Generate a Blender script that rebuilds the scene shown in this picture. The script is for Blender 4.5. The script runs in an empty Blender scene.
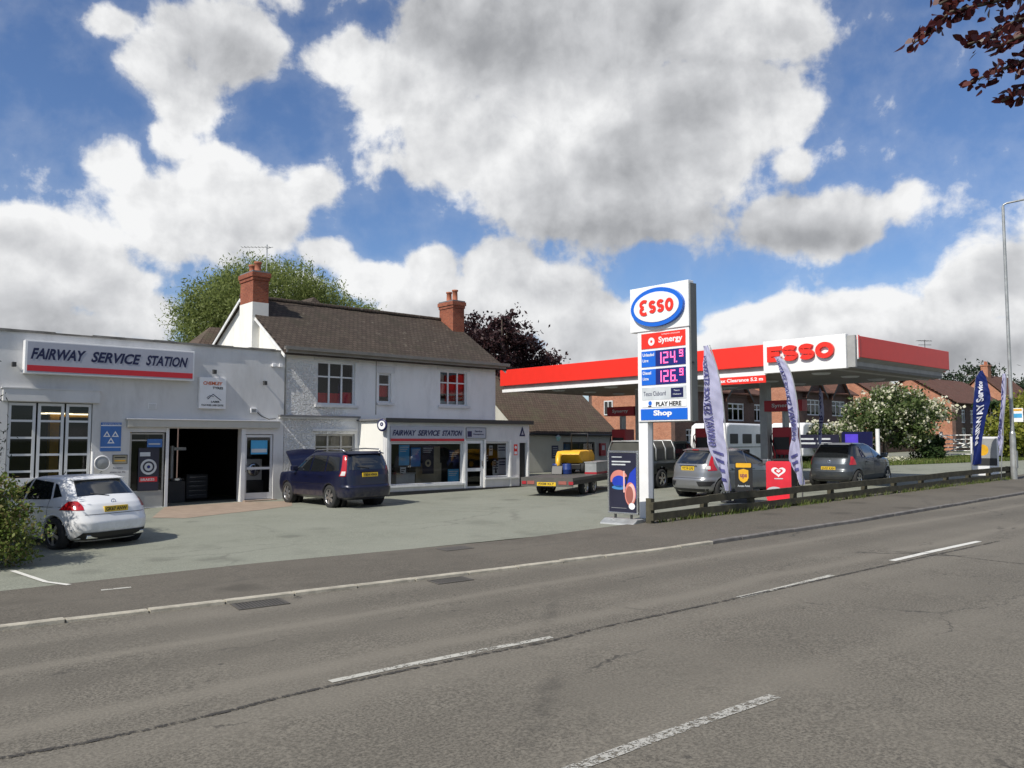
import bpy, math, random
import numpy as np
from mathutils import Vector, Matrix
random.seed(7); rng=np.random.default_rng(7)
scn=bpy.context.scene; COL=scn.collection
R=math.radians
# ---------------------------------------------------------------- camera model
FL=815.; HZ=440.; PH=R(48.7); PT=math.atan((HZ-384)/FL); CZ=2.19
FW=(math.cos(PH),math.sin(PH)); RT=(math.sin(PH),-math.cos(PH))
def gz(x): return .015*max(-20.,min(75.,x))
def ray(u,v):
    a=(u-512)/FL; b=(384-v)/FL
    fw=math.cos(PT)-b*math.sin(PT); up=math.sin(PT)+b*math.cos(PT)
    return (FW[0]*fw+RT[0]*a, FW[1]*fw+RT[1]*a, up)
def onX(u,v,X):
    d=ray(u,v); t=X/d[0]; return (X,t*d[1],CZ+t*d[2])
def onY(u,v,Y):
    d=ray(u,v); t=Y/d[1]; return (t*d[0],Y,CZ+t*d[2])
def onG(u,v,dz=0.):
    d=ray(u,v); t=(CZ-dz)/(.015*d[0]-d[2]); return (t*d[0],t*d[1],CZ+t*d[2])
# ---------------------------------------------------------------- materials
MATS={}
def newmat(name):
    m=bpy.data.materials.new(name); m.use_nodes=True
    nt=m.node_tree; b=nt.nodes['Principled BSDF']; return m,nt,b
def N(nt,t,**k):
    n=nt.nodes.new(t)
    for a,v in k.items():
        if a in n.inputs.keys() if hasattr(n.inputs,'keys') else False: n.inputs[a].default_value=v
        else: setattr(n,a,v)
    return n
def ln(nt,a,b): nt.links.new(a,b)
def mth(nt,op,a,b=None,c=None,clamp=False):
    n=nt.nodes.new('ShaderNodeMath'); n.operation=op; n.use_clamp=clamp
    for i,v in enumerate((a,b,c)):
        if v is None: continue
        if isinstance(v,(int,float)): n.inputs[i].default_value=v
        else: ln(nt,v,n.inputs[i])
    return n.outputs[0]
def mixc(nt,f,a,b,mode='MIX'):
    n=nt.nodes.new('ShaderNodeMix'); n.data_type='RGBA'; n.blend_type=mode
    for i,v in ((0,f),(6,a),(7,b)):
        if isinstance(v,(int,float)): n.inputs[i].default_value=v
        elif isinstance(v,tuple): n.inputs[i].default_value=v+(1,) if len(v)==3 else v
        else: ln(nt,v,n.inputs[i])
    return n.outputs[2]
def ramp(nt,v,p0,p1):
    n=nt.nodes.new('ShaderNodeMapRange'); n.interpolation_type='SMOOTHSTEP'
    n.inputs[1].default_value=p0; n.inputs[2].default_value=p1
    if isinstance(v,(int,float)): n.inputs[0].default_value=v
    else: ln(nt,v,n.inputs[0])
    return n.outputs[0]
def coords(nt,kind='Object'):
    return nt.nodes.new('ShaderNodeTexCoord').outputs[kind]
def noise(nt,vec,scale,detail=4,rough=.55,dim='3D'):
    n=nt.nodes.new('ShaderNodeTexNoise'); n.noise_dimensions=dim
    n.inputs['Scale'].default_value=scale; n.inputs['Detail'].default_value=detail; n.inputs['Roughness'].default_value=rough
    if vec is not None: ln(nt,vec,n.inputs['Vector'])
    return n
def bump(nt,b,h,strength=.3,dist=.01):
    n=nt.nodes.new('ShaderNodeBump'); n.inputs['Strength'].default_value=strength; n.inputs['Distance'].default_value=dist
    ln(nt,h,n.inputs['Height']); ln(nt,n.outputs[0],b.inputs['Normal'])
def M(name,col=None,rough=.6,metal=0,var=.12,vs=3.,bmp=0,bs=40,emit=0,coat=0,spec=.5,dirt=0):
    if name in MATS: return MATS[name]
    m,nt,b=newmat(name); c=tuple(col)
    b.inputs['Roughness'].default_value=rough; b.inputs['Metallic'].default_value=metal
    b.inputs['Specular IOR Level'].default_value=spec
    if coat: b.inputs['Coat Weight'].default_value=coat; b.inputs['Coat Roughness'].default_value=.04
    g=nt.nodes.new('ShaderNodeNewGeometry').outputs['Position']
    n=noise(nt,g,vs,5)
    lo=tuple(x*(1-var) for x in c); hi=tuple(min(1,x*(1+var*.6)) for x in c)
    o=mixc(nt,ramp(nt,n.outputs[0],.3,.7),lo,hi)
    if dirt:
        n3=noise(nt,g,vs*5,6,.7); o=mixc(nt,mth(nt,'MULTIPLY',ramp(nt,n3.outputs[0],.5,.8),dirt),o,(.09,.08,.06))
    ln(nt,o,b.inputs['Base Color'])
    if bmp: bump(nt,b,noise(nt,g,bs,4).outputs[0],bmp,.01)
    if emit:
        b.inputs['Emission Color'].default_value=c+(1,); b.inputs['Emission Strength'].default_value=emit
    MATS[name]=m; return m
def asphalt(name,base,grain=.35,worn=None,tint2=None,road=False,stains=False):
    m,nt,b=newmat(name); g=nt.nodes.new('ShaderNodeNewGeometry').outputs['Position']
    fine=noise(nt,g,38,3,.7); mid=noise(nt,g,3.2,5,.65); big=noise(nt,g,.35,4,.6)
    c=mixc(nt,ramp(nt,fine.outputs[0],.30,.72),tuple(x*(1-grain) for x in base),tuple(x*(1+grain) for x in base))
    c=mixc(nt,mth(nt,'MULTIPLY',ramp(nt,mid.outputs[0],.35,.75),.35),c,tuple(x*.68 for x in base))
    c=mixc(nt,mth(nt,'MULTIPLY',ramp(nt,big.outputs[0],.4,.65),.5),c,tint2 or tuple(x*1.2 for x in base))
    vor=nt.nodes.new('ShaderNodeTexVoronoi'); vor.inputs['Scale'].default_value=75; ln(nt,g,vor.inputs['Vector'])
    c=mixc(nt,ramp(nt,vor.outputs['Distance'],.28,.02),c,tuple(min(1,x*1.75) for x in base))
    if road:
        sp=nt.nodes.new('ShaderNodeSeparateXYZ'); ln(nt,g,sp.inputs[0]); y=sp.outputs[1]; x=sp.outputs[0]
        # gentle drift of the lines with x, and wobble
        wob=mth(nt,'MULTIPLY',mth(nt,'SUBTRACT',noise(nt,g,.25,3).outputs[0],.5),.5)
        yy=mth(nt,'ADD',mth(nt,'ADD',y,mth(nt,'MULTIPLY',x,.05)),wob)
        def band(c,yc,w,col,amt):
            d=mth(nt,'ABSOLUTE',mth(nt,'SUBTRACT',yy,yc))
            f=mth(nt,'MULTIPLY',ramp(nt,d,w,w*.1),amt)
            return mixc(nt,f,c,col)
        lt=tuple(x_*1.42 for x_ in base); dk=tuple(x_*.66 for x_ in base)
        c=band(c,9.05,.20,lt,.5); c=band(c,10.3,.4,lt,.3); c=band(c,8.35,.5,dk,.4); c=band(c,9.65,.5,dk,.35)
        c=band(c,7.2,.28,lt,.5); c=band(c,6.3,.4,lt,.3); c=band(c,5.0,.7,dk,.2); c=band(c,4.2,.3,lt,.2)
        # an old oil trail running across the lanes
        tx=mth(nt,'ADD',mth(nt,'MULTIPLY',mth(nt,'SUBTRACT',y,4.),.98),3.75); dd_=mth(nt,'ABSOLUTE',mth(nt,'SUBTRACT',mth(nt,'ADD',x,mth(nt,'MULTIPLY',mth(nt,'SUBTRACT',noise(nt,g,.9,4).outputs[0],.5),.8)),tx))
        tf=mth(nt,'MULTIPLY',mth(nt,'MULTIPLY',ramp(nt,dd_,.22,.02),ramp(nt,noise(nt,g,2.2,5,.7).outputs[0],.40,.62)),mth(nt,'MULTIPLY',ramp(nt,y,8.6,7.6),.4)); c=mixc(nt,tf,c,(.05,.046,.04))
        # cracks
        wv=noise(nt,g,1.3,6,.7); ad=nt.nodes.new('ShaderNodeVectorMath'); ad.operation='MULTIPLY_ADD'
        ln(nt,wv.outputs['Color'],ad.inputs[0]); ad.inputs[1].default_value=(.9,.9,0); ln(nt,g,ad.inputs[2])
        mp=nt.nodes.new('ShaderNodeMapping'); mp.inputs['Scale'].default_value=(.16,.42,0); ln(nt,ad.outputs[0],mp.inputs[0])
        cr=nt.nodes.new('ShaderNodeTexVoronoi'); cr.feature='DISTANCE_TO_EDGE'; cr.inputs['Scale'].default_value=1; ln(nt,mp.outputs[0],cr.inputs['Vector'])
        br=noise(nt,g,.6,3)
        f=mth(nt,'MULTIPLY',ramp(nt,cr.outputs['Distance'],.008,.001),ramp(nt,br.outputs[0],.5,.62))
        c=mixc(nt,mth(nt,'MULTIPLY',f,.75),c,(.035,.033,.03))
        # small dark spots (old gum, leaf litter)
        sv=nt.nodes.new('ShaderNodeTexVoronoi'); sv.inputs['Scale'].default_value=3.2; sv.inputs['Randomness'].default_value=1; ln(nt,g,sv.inputs['Vector'])
        f=mth(nt,'MULTIPLY',ramp(nt,sv.outputs['Distance'],.11,.07),ramp(nt,noise(nt,g,.5,3).outputs[0],.53,.62))
        c=mixc(nt,mth(nt,'MULTIPLY',f,.6),c,(.04,.038,.034))
    if stains:
        sn=noise(nt,g,.45,6,.65); c=mixc(nt,mth(nt,'MULTIPLY',ramp(nt,sn.outputs[0],.54,.68),.38),c,tuple(x*.55 for x in base))
        pv=nt.nodes.new('ShaderNodeTexVoronoi'); pv.inputs['Scale'].default_value=.55; ln(nt,g,pv.inputs['Vector'])
        f=mth(nt,'MULTIPLY',ramp(nt,mth(nt,'ADD',pv.outputs['Distance'],mth(nt,'MULTIPLY',mth(nt,'SUBTRACT',mid.outputs[0],.5),.35)),.24,.08),.5); c=mixc(nt,f,c,tuple(x*.42 for x in base))
        wv=noise(nt,g,1.1,6,.7); ad=nt.nodes.new('ShaderNodeVectorMath'); ad.operation='MULTIPLY_ADD'; ln(nt,wv.outputs['Color'],ad.inputs[0]); ad.inputs[1].default_value=(1.1,1.1,0); ln(nt,g,ad.inputs[2])
        mp=nt.nodes.new('ShaderNodeMapping'); mp.inputs['Scale'].default_value=(.14,.30,0); ln(nt,ad.outputs[0],mp.inputs[0])
        cr=nt.nodes.new('ShaderNodeTexVoronoi'); cr.feature='DISTANCE_TO_EDGE'; cr.inputs['Scale'].default_value=1; ln(nt,mp.outputs[0],cr.inputs['Vector'])
        c=mixc(nt,mth(nt,'MULTIPLY',mth(nt,'MULTIPLY',ramp(nt,cr.outputs['Distance'],.012,.002),ramp(nt,big.outputs[0],.46,.6)),.32),c,(.07,.066,.058))
    ln(nt,c,b.inputs['Base Color']); b.inputs['Roughness'].default_value=.85; b.inputs['Specular IOR Level'].default_value=.3
    bump(nt,b,fine.outputs[0],.55,.006); MATS[name]=m; return m
def render_wall(name,base,pebble=False):
    m,nt,b=newmat(name); g=nt.nodes.new('ShaderNodeNewGeometry').outputs['Position']
    mp=nt.nodes.new('ShaderNodeMapping'); mp.inputs['Scale'].default_value=(1,1,.35); ln(nt,g,mp.inputs[0])
    st=noise(nt,mp.outputs[0],1.6,6,.65); fine=noise(nt,g,22,4,.6); big=noise(nt,g,.5,4)
    c=mixc(nt,ramp(nt,st.outputs[0],.42,.75),base,tuple(x*.80 for x in base))
    c=mixc(nt,mth(nt,'MULTIPLY',ramp(nt,big.outputs[0],.4,.7),.4),c,tuple(x*y for x,y in zip(base,(.88,.87,.84))))
    dr=noise(nt,g,7,7,.75); c=mixc(nt,mth(nt,'MULTIPLY',ramp(nt,dr.outputs[0],.62,.8),.45),c,(.25,.24,.21))
    ln(nt,c,b.inputs['Base Color']); b.inputs['Roughness'].default_value=.8
    if pebble:
        sp=nt.nodes.new('ShaderNodeSeparateXYZ'); ln(nt,g,sp.inputs[0])
        msk=mth(nt,'MULTIPLY',ramp(nt,sp.outputs[0],15.2,13.8),ramp(nt,sp.outputs[2],5.1,4.5))
        br=nt.nodes.new('ShaderNodeTexBrick'); mp2=nt.nodes.new('ShaderNodeMapping'); mp2.inputs['Rotation'].default_value=(R(90),0,0); ln(nt,g,mp2.inputs[0])
        ln(nt,mp2.outputs[0],br.inputs['Vector']); br.inputs['Scale'].default_value=4.4; br.inputs['Mortar Size'].default_value=.03
        br.inputs['Color1'].default_value=(1,1,1,1); br.inputs['Color2'].default_value=(.6,.6,.6,1); br.inputs['Mortar'].default_value=(0,0,0,1)
        rk=noise(nt,g,10,3,.6)
        h=mth(nt,'ADD',mth(nt,'MULTIPLY',br.outputs['Color'],.25),mth(nt,'MULTIPLY',ramp(nt,rk.outputs[0],.40,.62),1.3))
        h=mth(nt,'ADD',mth(nt,'MULTIPLY',h,msk),mth(nt,'MULTIPLY',fine.outputs[0],.12))
        bump(nt,b,h,1.,.032)
    else: bump(nt,b,fine.outputs[0],.25,.01)
    MATS[name]=m; return m
def brick(name,c1,c2,mortar,scale=4.4,axis='y'):
    m,nt,b=newmat(name); g=nt.nodes.new('ShaderNodeNewGeometry'); p=g.outputs['Position']
    sp=nt.nodes.new('ShaderNodeSeparateXYZ'); ln(nt,p,sp.inputs[0]); cb=nt.nodes.new('ShaderNodeCombineXYZ')
    ln(nt,mth(nt,'ADD',sp.outputs[0],sp.outputs[1]),cb.inputs[0]); ln(nt,sp.outputs[2],cb.inputs[1])
    br=nt.nodes.new('ShaderNodeTexBrick'); ln(nt,cb.outputs[0],br.inputs['Vector']); br.inputs['Scale'].default_value=scale
    br.inputs['Color1'].default_value=c1+(1,); br.inputs['Color2'].default_value=c2+(1,); br.inputs['Mortar'].default_value=mortar+(1,); br.inputs['Mortar Size'].default_value=.018
    n=noise(nt,p,1.3,5,.7); c=mixc(nt,mth(nt,'MULTIPLY',ramp(nt,n.outputs[0],.4,.7),.45),br.outputs['Color'],tuple(x*.55 for x in c1))
    n2=noise(nt,p,14,3,.7); c=mixc(nt,mth(nt,'MULTIPLY',ramp(nt,n2.outputs[0],.5,.7),.3),c,tuple(min(1,x*1.25) for x in c2))
    ln(nt,c,b.inputs['Base Color']); b.inputs['Roughness'].default_value=.9; bump(nt,b,br.outputs['Fac'],-.4,.01); MATS[name]=m; return m
def tiles(name,c1,c2,moss=(.10,.10,.06),rowh=.16,lich=.35):
    m,nt,b=newmat(name); g=nt.nodes.new('ShaderNodeNewGeometry'); p=g.outputs['Position']
    sp=nt.nodes.new('ShaderNodeSeparateXYZ'); ln(nt,p,sp.inputs[0])
    cb=nt.nodes.new('ShaderNodeCombineXYZ'); ln(nt,sp.outputs[0],cb.inputs[0]); ln(nt,mth(nt,'MULTIPLY',sp.outputs[2],1.6),cb.inputs[1])
    br=nt.nodes.new('ShaderNodeTexBrick'); ln(nt,cb.outputs[0],br.inputs['Vector']); br.inputs['Scale'].default_value=1
    br.inputs['Brick Width'].default_value=.19; br.inputs['Row Height'].default_value=rowh; br.inputs['Mortar Size'].default_value=.012
    br.inputs['Color1'].default_value=c1+(1,); br.inputs['Color2'].default_value=c2+(1,); br.inputs['Mortar'].default_value=tuple(x*.35 for x in c1)+(1,)
    n=noise(nt,p,1.1,7,.7); c=mixc(nt,mth(nt,'MULTIPLY',ramp(nt,n.outputs[0],.45,.7),.6),br.outputs['Color'],moss)
    n2=noise(nt,p,4.5,6,.75); c=mixc(nt,mth(nt,'MULTIPLY',ramp(nt,n2.outputs[0],.58,.72),lich),c,(.30,.28,.22))
    ln(nt,c,b.inputs['Base Color']); b.inputs['Roughness'].default_value=.9; b.inputs['Specular IOR Level'].default_value=.25
    bump(nt,b,br.outputs['Fac'],-.4,.015); MATS[name]=m; return m
def glassmat(name,tint=(.03,.035,.04),trans=.75,rough=.02):
    m=bpy.data.materials.new(name); m.use_nodes=True; nt=m.node_tree; nt.nodes.clear()
    o=nt.nodes.new('ShaderNodeOutputMaterial'); tr=nt.nodes.new('ShaderNodeBsdfTransparent'); tr.inputs[0].default_value=(trans,trans,trans,1)
    gl=nt.nodes.new('ShaderNodeBsdfGlossy'); gl.inputs['Roughness'].default_value=rough; gl.inputs[0].default_value=(1,1,1,1)
    fr=nt.nodes.new('ShaderNodeFresnel'); fr.inputs[0].default_value=1.6
    mx=nt.nodes.new('ShaderNodeMixShader'); ln(nt,mth(nt,'MULTIPLY',fr.outputs[0],.8,clamp=True),mx.inputs[0]); ln(nt,tr.outputs[0],mx.inputs[1]); ln(nt,gl.outputs[0],mx.inputs[2])
    ln(nt,mx.outputs[0],o.inputs[0]); MATS[name]=m; return m
def leafmat(name,cs,trl=.35,rough=.55):
    m=bpy.data.materials.new(name); m.use_nodes=True; nt=m.node_tree; nt.nodes.clear()
    o=nt.nodes.new('ShaderNodeOutputMaterial'); g=nt.nodes.new('ShaderNodeNewGeometry')
    cr=nt.nodes.new('ShaderNodeValToRGB'); ln(nt,g.outputs['Random Per Island'],cr.inputs[0]); e=cr.color_ramp.elements
    while len(e)<len(cs): e.new(.5)
    for i,c in enumerate(cs): e[i].position=i/max(1,len(cs)-1); e[i].color=c+(1,)
    n=noise(nt,g.outputs['Position'],.9,3); col=mixc(nt,mth(nt,'MULTIPLY',ramp(nt,n.outputs[0],.35,.65),.35),cr.outputs[0],cs[0])
    pb=nt.nodes.new('ShaderNodeBsdfPrincipled'); pb.inputs['Roughness'].default_value=rough; pb.inputs['Specular IOR Level'].default_value=.3; ln(nt,col,pb.inputs['Base Color'])
    tl=nt.nodes.new('ShaderNodeBsdfTranslucent'); ln(nt,col,tl.inputs[0])
    mx=nt.nodes.new('ShaderNodeMixShader'); mx.inputs[0].default_value=trl; ln(nt,pb.outputs[0],mx.inputs[1]); ln(nt,tl.outputs[0],mx.inputs[2]); ln(nt,mx.outputs[0],o.inputs[0])
    MATS[name]=m; return m
# ---------------------------------------------------------------- mesh building
class MB:
    def __init__(s): s.v=[]; s.f=[]; s.m=[]; s.ms=[]; s.sm=[]
    def mi(s,mat):
        if mat is None: return 0
        if mat not in s.ms: s.ms.append(mat)
        return s.ms.index(mat)
    def add(s,vs,fs,mat=None,smooth=False,T=None):
        o=len(s.v)
        if T is not None: vs=[tuple(T@Vector(v)) for v in vs]
        s.v+=[tuple(v) for v in vs]; k=s.mi(mat)
        for f in fs: s.f.append(tuple(i+o for i in f)); s.m.append(k); s.sm.append(smooth)
        return s
    def box(s,x0,x1,y0,y1,z0,z1,mat=None,T=None):
        vs=[(x,y,z) for z in (z0,z1) for y in (y0,y1) for x in (x0,x1)]
        return s.add(vs,[(0,2,3,1),(4,5,7,6),(0,1,5,4),(2,6,7,3),(0,4,6,2),(1,3,7,5)],mat,False,T)
    def hbox(s,x0,x1,y0,y1,h0,h1,mat=None):   # box following the sloping ground
        vs=[(x,y,gz(x)+h) for h in (h0,h1) for y in (y0,y1) for x in (x0,x1)]
        return s.add(vs,[(0,2,3,1),(4,5,7,6),(0,1,5,4),(2,6,7,3),(0,4,6,2),(1,3,7,5)],mat)
    def cyl(s,p0,p1,r0,r1=None,n=12,mat=None,caps=True,T=None,smooth=True):
        r1=r0 if r1 is None else r1; p0=Vector(p0); p1=Vector(p1); d=(p1-p0)
        if d.length<1e-6: return s
        q=d.to_track_quat('Z','Y'); vs=[]
        for p,r in ((p0,r0),(p1,r1)):
            for i in range(n):
                a=2*math.pi*i/n; vs.append(tuple(p+q@Vector((r*math.cos(a),r*math.sin(a),0))))
        s.add(vs,[(i,(i+1)%n,n+(i+1)%n,n+i) for i in range(n)],mat,smooth,T)
        if caps: s.add(vs,[tuple(range(n-1,-1,-1)),tuple(range(n,2*n))],mat,False,T)
        return s
    def tube(s,pts,r,n=8,mat=None,T=None):
        rs=r if isinstance(r,(list,tuple)) else [r]*len(pts)
        P=[Vector(p) for p in pts]; vs=[]
        for i,p in enumerate(P):
            d=(P[min(i+1,len(P)-1)]-P[max(i-1,0)]).normalized(); q=d.to_track_quat('Z','Y')
            for k in range(n):
                a=2*math.pi*k/n; vs.append(tuple(p+q@Vector((rs[i]*math.cos(a),rs[i]*math.sin(a),0))))
        fs=[(i*n+k,i*n+(k+1)%n,(i+1)*n+(k+1)%n,(i+1)*n+k) for i in range(len(P)-1) for k in range(n)]
        fs+= [tuple(range(n-1,-1,-1)),tuple(range((len(P)-1)*n,len(P)*n))]
        return s.add(vs,fs,mat,True,T)
    def prism(s,poly,axis,a0,a1,mat=None,T=None):  # poly in the two other axes, order x,y,z
        def P(p,a):
            return {'x':(a,p[0],p[1]),'y':(p[0],a,p[1]),'z':(p[0],p[1],a)}[axis]
        n=len(poly); vs=[P(p,a0) for p in poly]+[P(p,a1) for p in poly]
        fs=[tuple(range(n-1,-1,-1)),tuple(range(n,2*n))]+[(i,(i+1)%n,n+(i+1)%n,n+i) for i in range(n)]
        return s.add(vs,fs,mat,False,T)
    def quad(s,a,b,c,d,mat=None,T=None): return s.add([a,b,c,d],[(0,1,2,3)],mat,False,T)
    def lathe(s,prof,mat=None,n=24,T=None,smooth=True): # prof (r,z) around z
        vs=[(r*math.cos(2*math.pi*i/n),r*math.sin(2*math.pi*i/n),z) for r,z in prof for i in range(n)]
        fs=[(j*n+i,j*n+(i+1)%n,(j+1)*n+(i+1)%n,(j+1)*n+i) for j in range(len(prof)-1) for i in range(n)]
        return s.add(vs,fs,mat,smooth,T)
def setp(o,label=None,cat=None,group=None,kind=None):
    if label: o['label']=label
    if cat: o['category']=cat
    if group: o['group']=group
    if kind: o['kind']=kind
    return o
ORG={}
def mkobj(name,me,parent,world):
    o=bpy.data.objects.new(name,me); COL.objects.link(o)
    org=Vector((0,0,0))
    if parent is not None:
        o.parent=parent; org=ORG.get(parent.name,Vector((0,0,0)))
    ORG[o.name]=org
    if world and org.length>0: me.transform(Matrix.Translation(-org)); 
    return o
def build(mb,name,mat=None,parent=None,world=True,bevel=0,smooth=None):
    me=bpy.data.meshes.new(name); me.from_pydata(mb.v,[],mb.f)
    ms=mb.ms if mb.ms else [mat]
    if mat is not None and mb.ms: pass
    for m in ms: me.materials.append(m)
    me.polygons.foreach_set('material_index',mb.m); me.polygons.foreach_set('use_smooth',mb.sm if smooth is None else [smooth]*len(mb.f))
    me.update(); o=mkobj(name,me,parent,world)
    if bevel:
        b=o.modifiers.new('bevel','BEVEL'); b.width=bevel; b.segments=2; b.limit_method='ANGLE'
    return o
def thing(name,label,cat,loc=(0,0,0),group=None,rot=0):
    o=bpy.data.objects.new(name,None); COL.objects.link(o); o.location=loc; o.rotation_euler=(0,0,rot); o.empty_display_size=.2
    ORG[o.name]=Vector(loc) if not rot else Vector((0,0,0)); return setp(o,label,cat,group)
def struct(name,mb,mat,kind='structure'):
    return setp(build(mb,name,mat),kind=kind)
# text -> triangles in a plane
_tc={}
def textmesh(s,bold=.0,shear=0,extrude=0,spacing=1):
    k=(s,bold,shear,extrude,spacing)
    if k in _tc: return _tc[k]
    cu=bpy.data.curves.new('txt','FONT'); cu.body=s; cu.size=1; cu.offset=bold; cu.shear=shear; cu.extrude=extrude; cu.space_character=spacing; cu.resolution_u=3
    o=bpy.data.objects.new('txt',cu); COL.objects.link(o); dg=bpy.context.evaluated_depsgraph_get()
    me=bpy.data.meshes.new_from_object(o.evaluated_get(dg)); vs=[tuple(v.co) for v in me.vertices]; fs=[tuple(p.vertices) for p in me.polygons]
    bpy.data.objects.remove(o); bpy.data.curves.remove(cu); bpy.data.meshes.remove(me)
    _tc[k]=(vs,fs); return vs,fs
def text(mb,s,org,U,V,w,h,mat,bold=.02,shear=0,extrude=0,n=None,spacing=1,keep=False):
    vs,fs=textmesh(s,bold,shear,extrude,spacing)
    if not vs: return
    xs=[v[0] for v in vs]; ys=[v[1] for v in vs]; x0,x1,y0,y1=min(xs),max(xs),min(ys),max(ys)
    U=Vector(U); V=Vector(V); O=Vector(org); Nn=U.cross(V)
    sx=w/(x1-x0); sy=h/(y1-y0)
    if keep: sx=sy=min(sx,sy)
    mb.add([tuple(O+U*((v[0]-x0)*sx)+V*((v[1]-y0)*sy)+Nn*(v[2]*(1 if not extrude else 1))) for v in vs],fs,mat)
def glyph(mb,ch,org,U,V,w,h,t,depth,mat):
    """heavy letters drawn as thick strokes; t = stroke thickness in metres"""
    def arc(cx,cz,rx,rz,a0,a1,n=16): return [(cx+rx*math.cos(R(a0+(a1-a0)*i/n)),cz+rz*math.sin(R(a0+(a1-a0)*i/n))) for i in range(n+1)]
    hx=t/2; W=w; H=h; rx=(W-t)/2; rz=(H-t)/4; m=W/2
    zu=H-hx-rz; zl=hx+rz
    if ch=='S': paths=[arc(m,zu,rx,rz,25,270)+arc(m,zl,rx,rz,90,-155)[1:]]
    elif ch=='O': paths=[arc(m,H/2,rx,(H-t)/2,0,360,36)]
    elif ch=='e': paths=[arc(m+rx*.25,zu,rx*1.15,rz,50,262),arc(m+rx*.25,zl,rx*1.15,rz,98,310)]
    else: paths=[[(hx,0),(hx,H)],[(t,H-hx),(W,H-hx)],[(t,H/2),(W*.86,H/2)],[(t,hx),(W,hx)]]
    U=Vector(U);V=Vector(V);O=Vector(org);Nn=U.cross(V)
    for ip,P in enumerate(paths):
        P=[Vector(p) for p in P]; vs=[]; dp=depth+.0015*ip
        for i,p in enumerate(P):
            d=(P[min(i+1,len(P)-1)]-P[max(i-1,0)])
            if ch=='O' and i in (0,len(P)-1): d=P[1]-P[-2]
            d.normalize(); n=Vector((-d.y,d.x)); 
            for s,k in ((1,0),(-1,0),(1,1),(-1,1)):
                q=p+n*hx*s; vs.append(tuple(O+U*q.x+V*q.y+Nn*(dp*k)))
        fs=[]
        for i in range(len(P)-1):
            a=i*4; b=a+4; fs+=[(a+2,b+2,b+3,a+3),(a,a+2,b+2,b)[::-1],(a+1,b+1,b+3,a+3)[::-1]]
        if ch!='O': fs+=[(0,1,3,2),(len(vs)-4,len(vs)-2,len(vs)-1,len(vs)-3)]
        mb.add(vs,fs,mat)
def wall(mb,x0,x1,z0,z1,y,t,holes,mat,slope=False,axis='x'):
    xs=sorted({x0,x1,*[h[0] for h in holes],*[h[1] for h in holes]}); zs=sorted({z0,z1,*[h[2] for h in holes],*[h[3] for h in holes]})
    xs=[x for x in xs if x0<=x<=x1]; zs=[z for z in zs if z0<=z<=z1]
    def hole(i,j):
        if i<0 or j<0 or i>=len(xs)-1 or j>=len(zs)-1: return True
        cx=(xs[i]+xs[i+1])/2; cz=(zs[j]+zs[j+1])/2
        return any(h[0]<cx<h[1] and h[2]<cz<h[3] for h in holes)
    def P(x,yy,z): return (x,yy,z) if axis=='x' else (yy,x,z)
    for i in range(len(xs)-1):
        for j in range(len(zs)-1):
            if hole(i,j): continue
            a,b,c,d=xs[i],xs[i+1],zs[j],zs[j+1]
            mb.quad(P(a,y,c),P(b,y,c),P(b,y,d),P(a,y,d),mat); mb.quad(P(a,y+t,c),P(a,y+t,d),P(b,y+t,d),P(b,y+t,c),mat)
            if hole(i-1,j): mb.quad(P(a,y,c),P(a,y,d),P(a,y+t,d),P(a,y+t,c),mat)
            if hole(i+1,j): mb.quad(P(b,y,c),P(b,y+t,c),P(b,y+t,d),P(b,y,d),mat)
            if hole(i,j-1): mb.quad(P(a,y,c),P(a,y+t,c),P(b,y+t,c),P(b,y,c),mat)
            if hole(i,j+1): mb.quad(P(a,y,d),P(b,y,d),P(b,y+t,d),P(a,y+t,d),mat)
def window(parent,x0,x1,z0,z1,y,xs,rows,fm,gm,fw=.05,dep=.06,name='window',label=None):
    """frame bars and one pane child; xs = inner mullion positions, rows = transoms"""
    f=MB()
    f.box(x0,x1,y,y+dep,z0,z0+fw); f.box(x0,x1,y,y+dep,z1-fw,z1); f.box(x0,x0+fw,y,y+dep,z0+fw,z1-fw); f.box(x1-fw,x1,y,y+dep,z0+fw,z1-fw)
    for x in xs: f.box(x-fw/2,x+fw/2,y+.003,y+dep-.003,z0+fw,z1-fw)
    for r in rows:
        z,a,b=r if isinstance(r,tuple) else (r,x0,x1); f.box(a+.002,b-.002,y+.006,y+dep-.006,z-fw*.4,z+fw*.4)
    o=build(f,name,fm,parent); 
    if label: o['label']=label
    g=MB(); g.quad((x0+.01,y+dep*.5,z0+.01),(x1-.01,y+dep*.5,z0+.01),(x1-.01,y+dep*.5,z1-.01),(x0+.01,y+dep*.5,z1-.01))
    build(g,'pane',gm,o); return o
def np_obj(name,V,Fq,mat,parent=None,world=True):
    me=bpy.data.meshes.new(name); V=np.asarray(V,dtype=np.float32)
    if world and parent is not None:
        V=V-np.array(ORG[parent.name],dtype=np.float32)
    n=len(V); k=Fq.shape[1]; me.vertices.add(n); me.vertices.foreach_set('co',V.ravel())
    me.loops.add(len(Fq)*k); me.loops.foreach_set('vertex_index',Fq.ravel().astype(np.int32))
    me.polygons.add(len(Fq)); me.polygons.foreach_set('loop_start',np.arange(0,len(Fq)*k,k,dtype=np.int32)); 
    me.update(calc_edges=True); me.validate(); me.materials.append(mat)
    o=bpy.data.objects.new(name,me); COL.objects.link(o)
    if parent is not None: o.parent=parent; ORG[o.name]=ORG[parent.name]
    else: ORG[o.name]=Vector((0,0,0))
    return o
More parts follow.
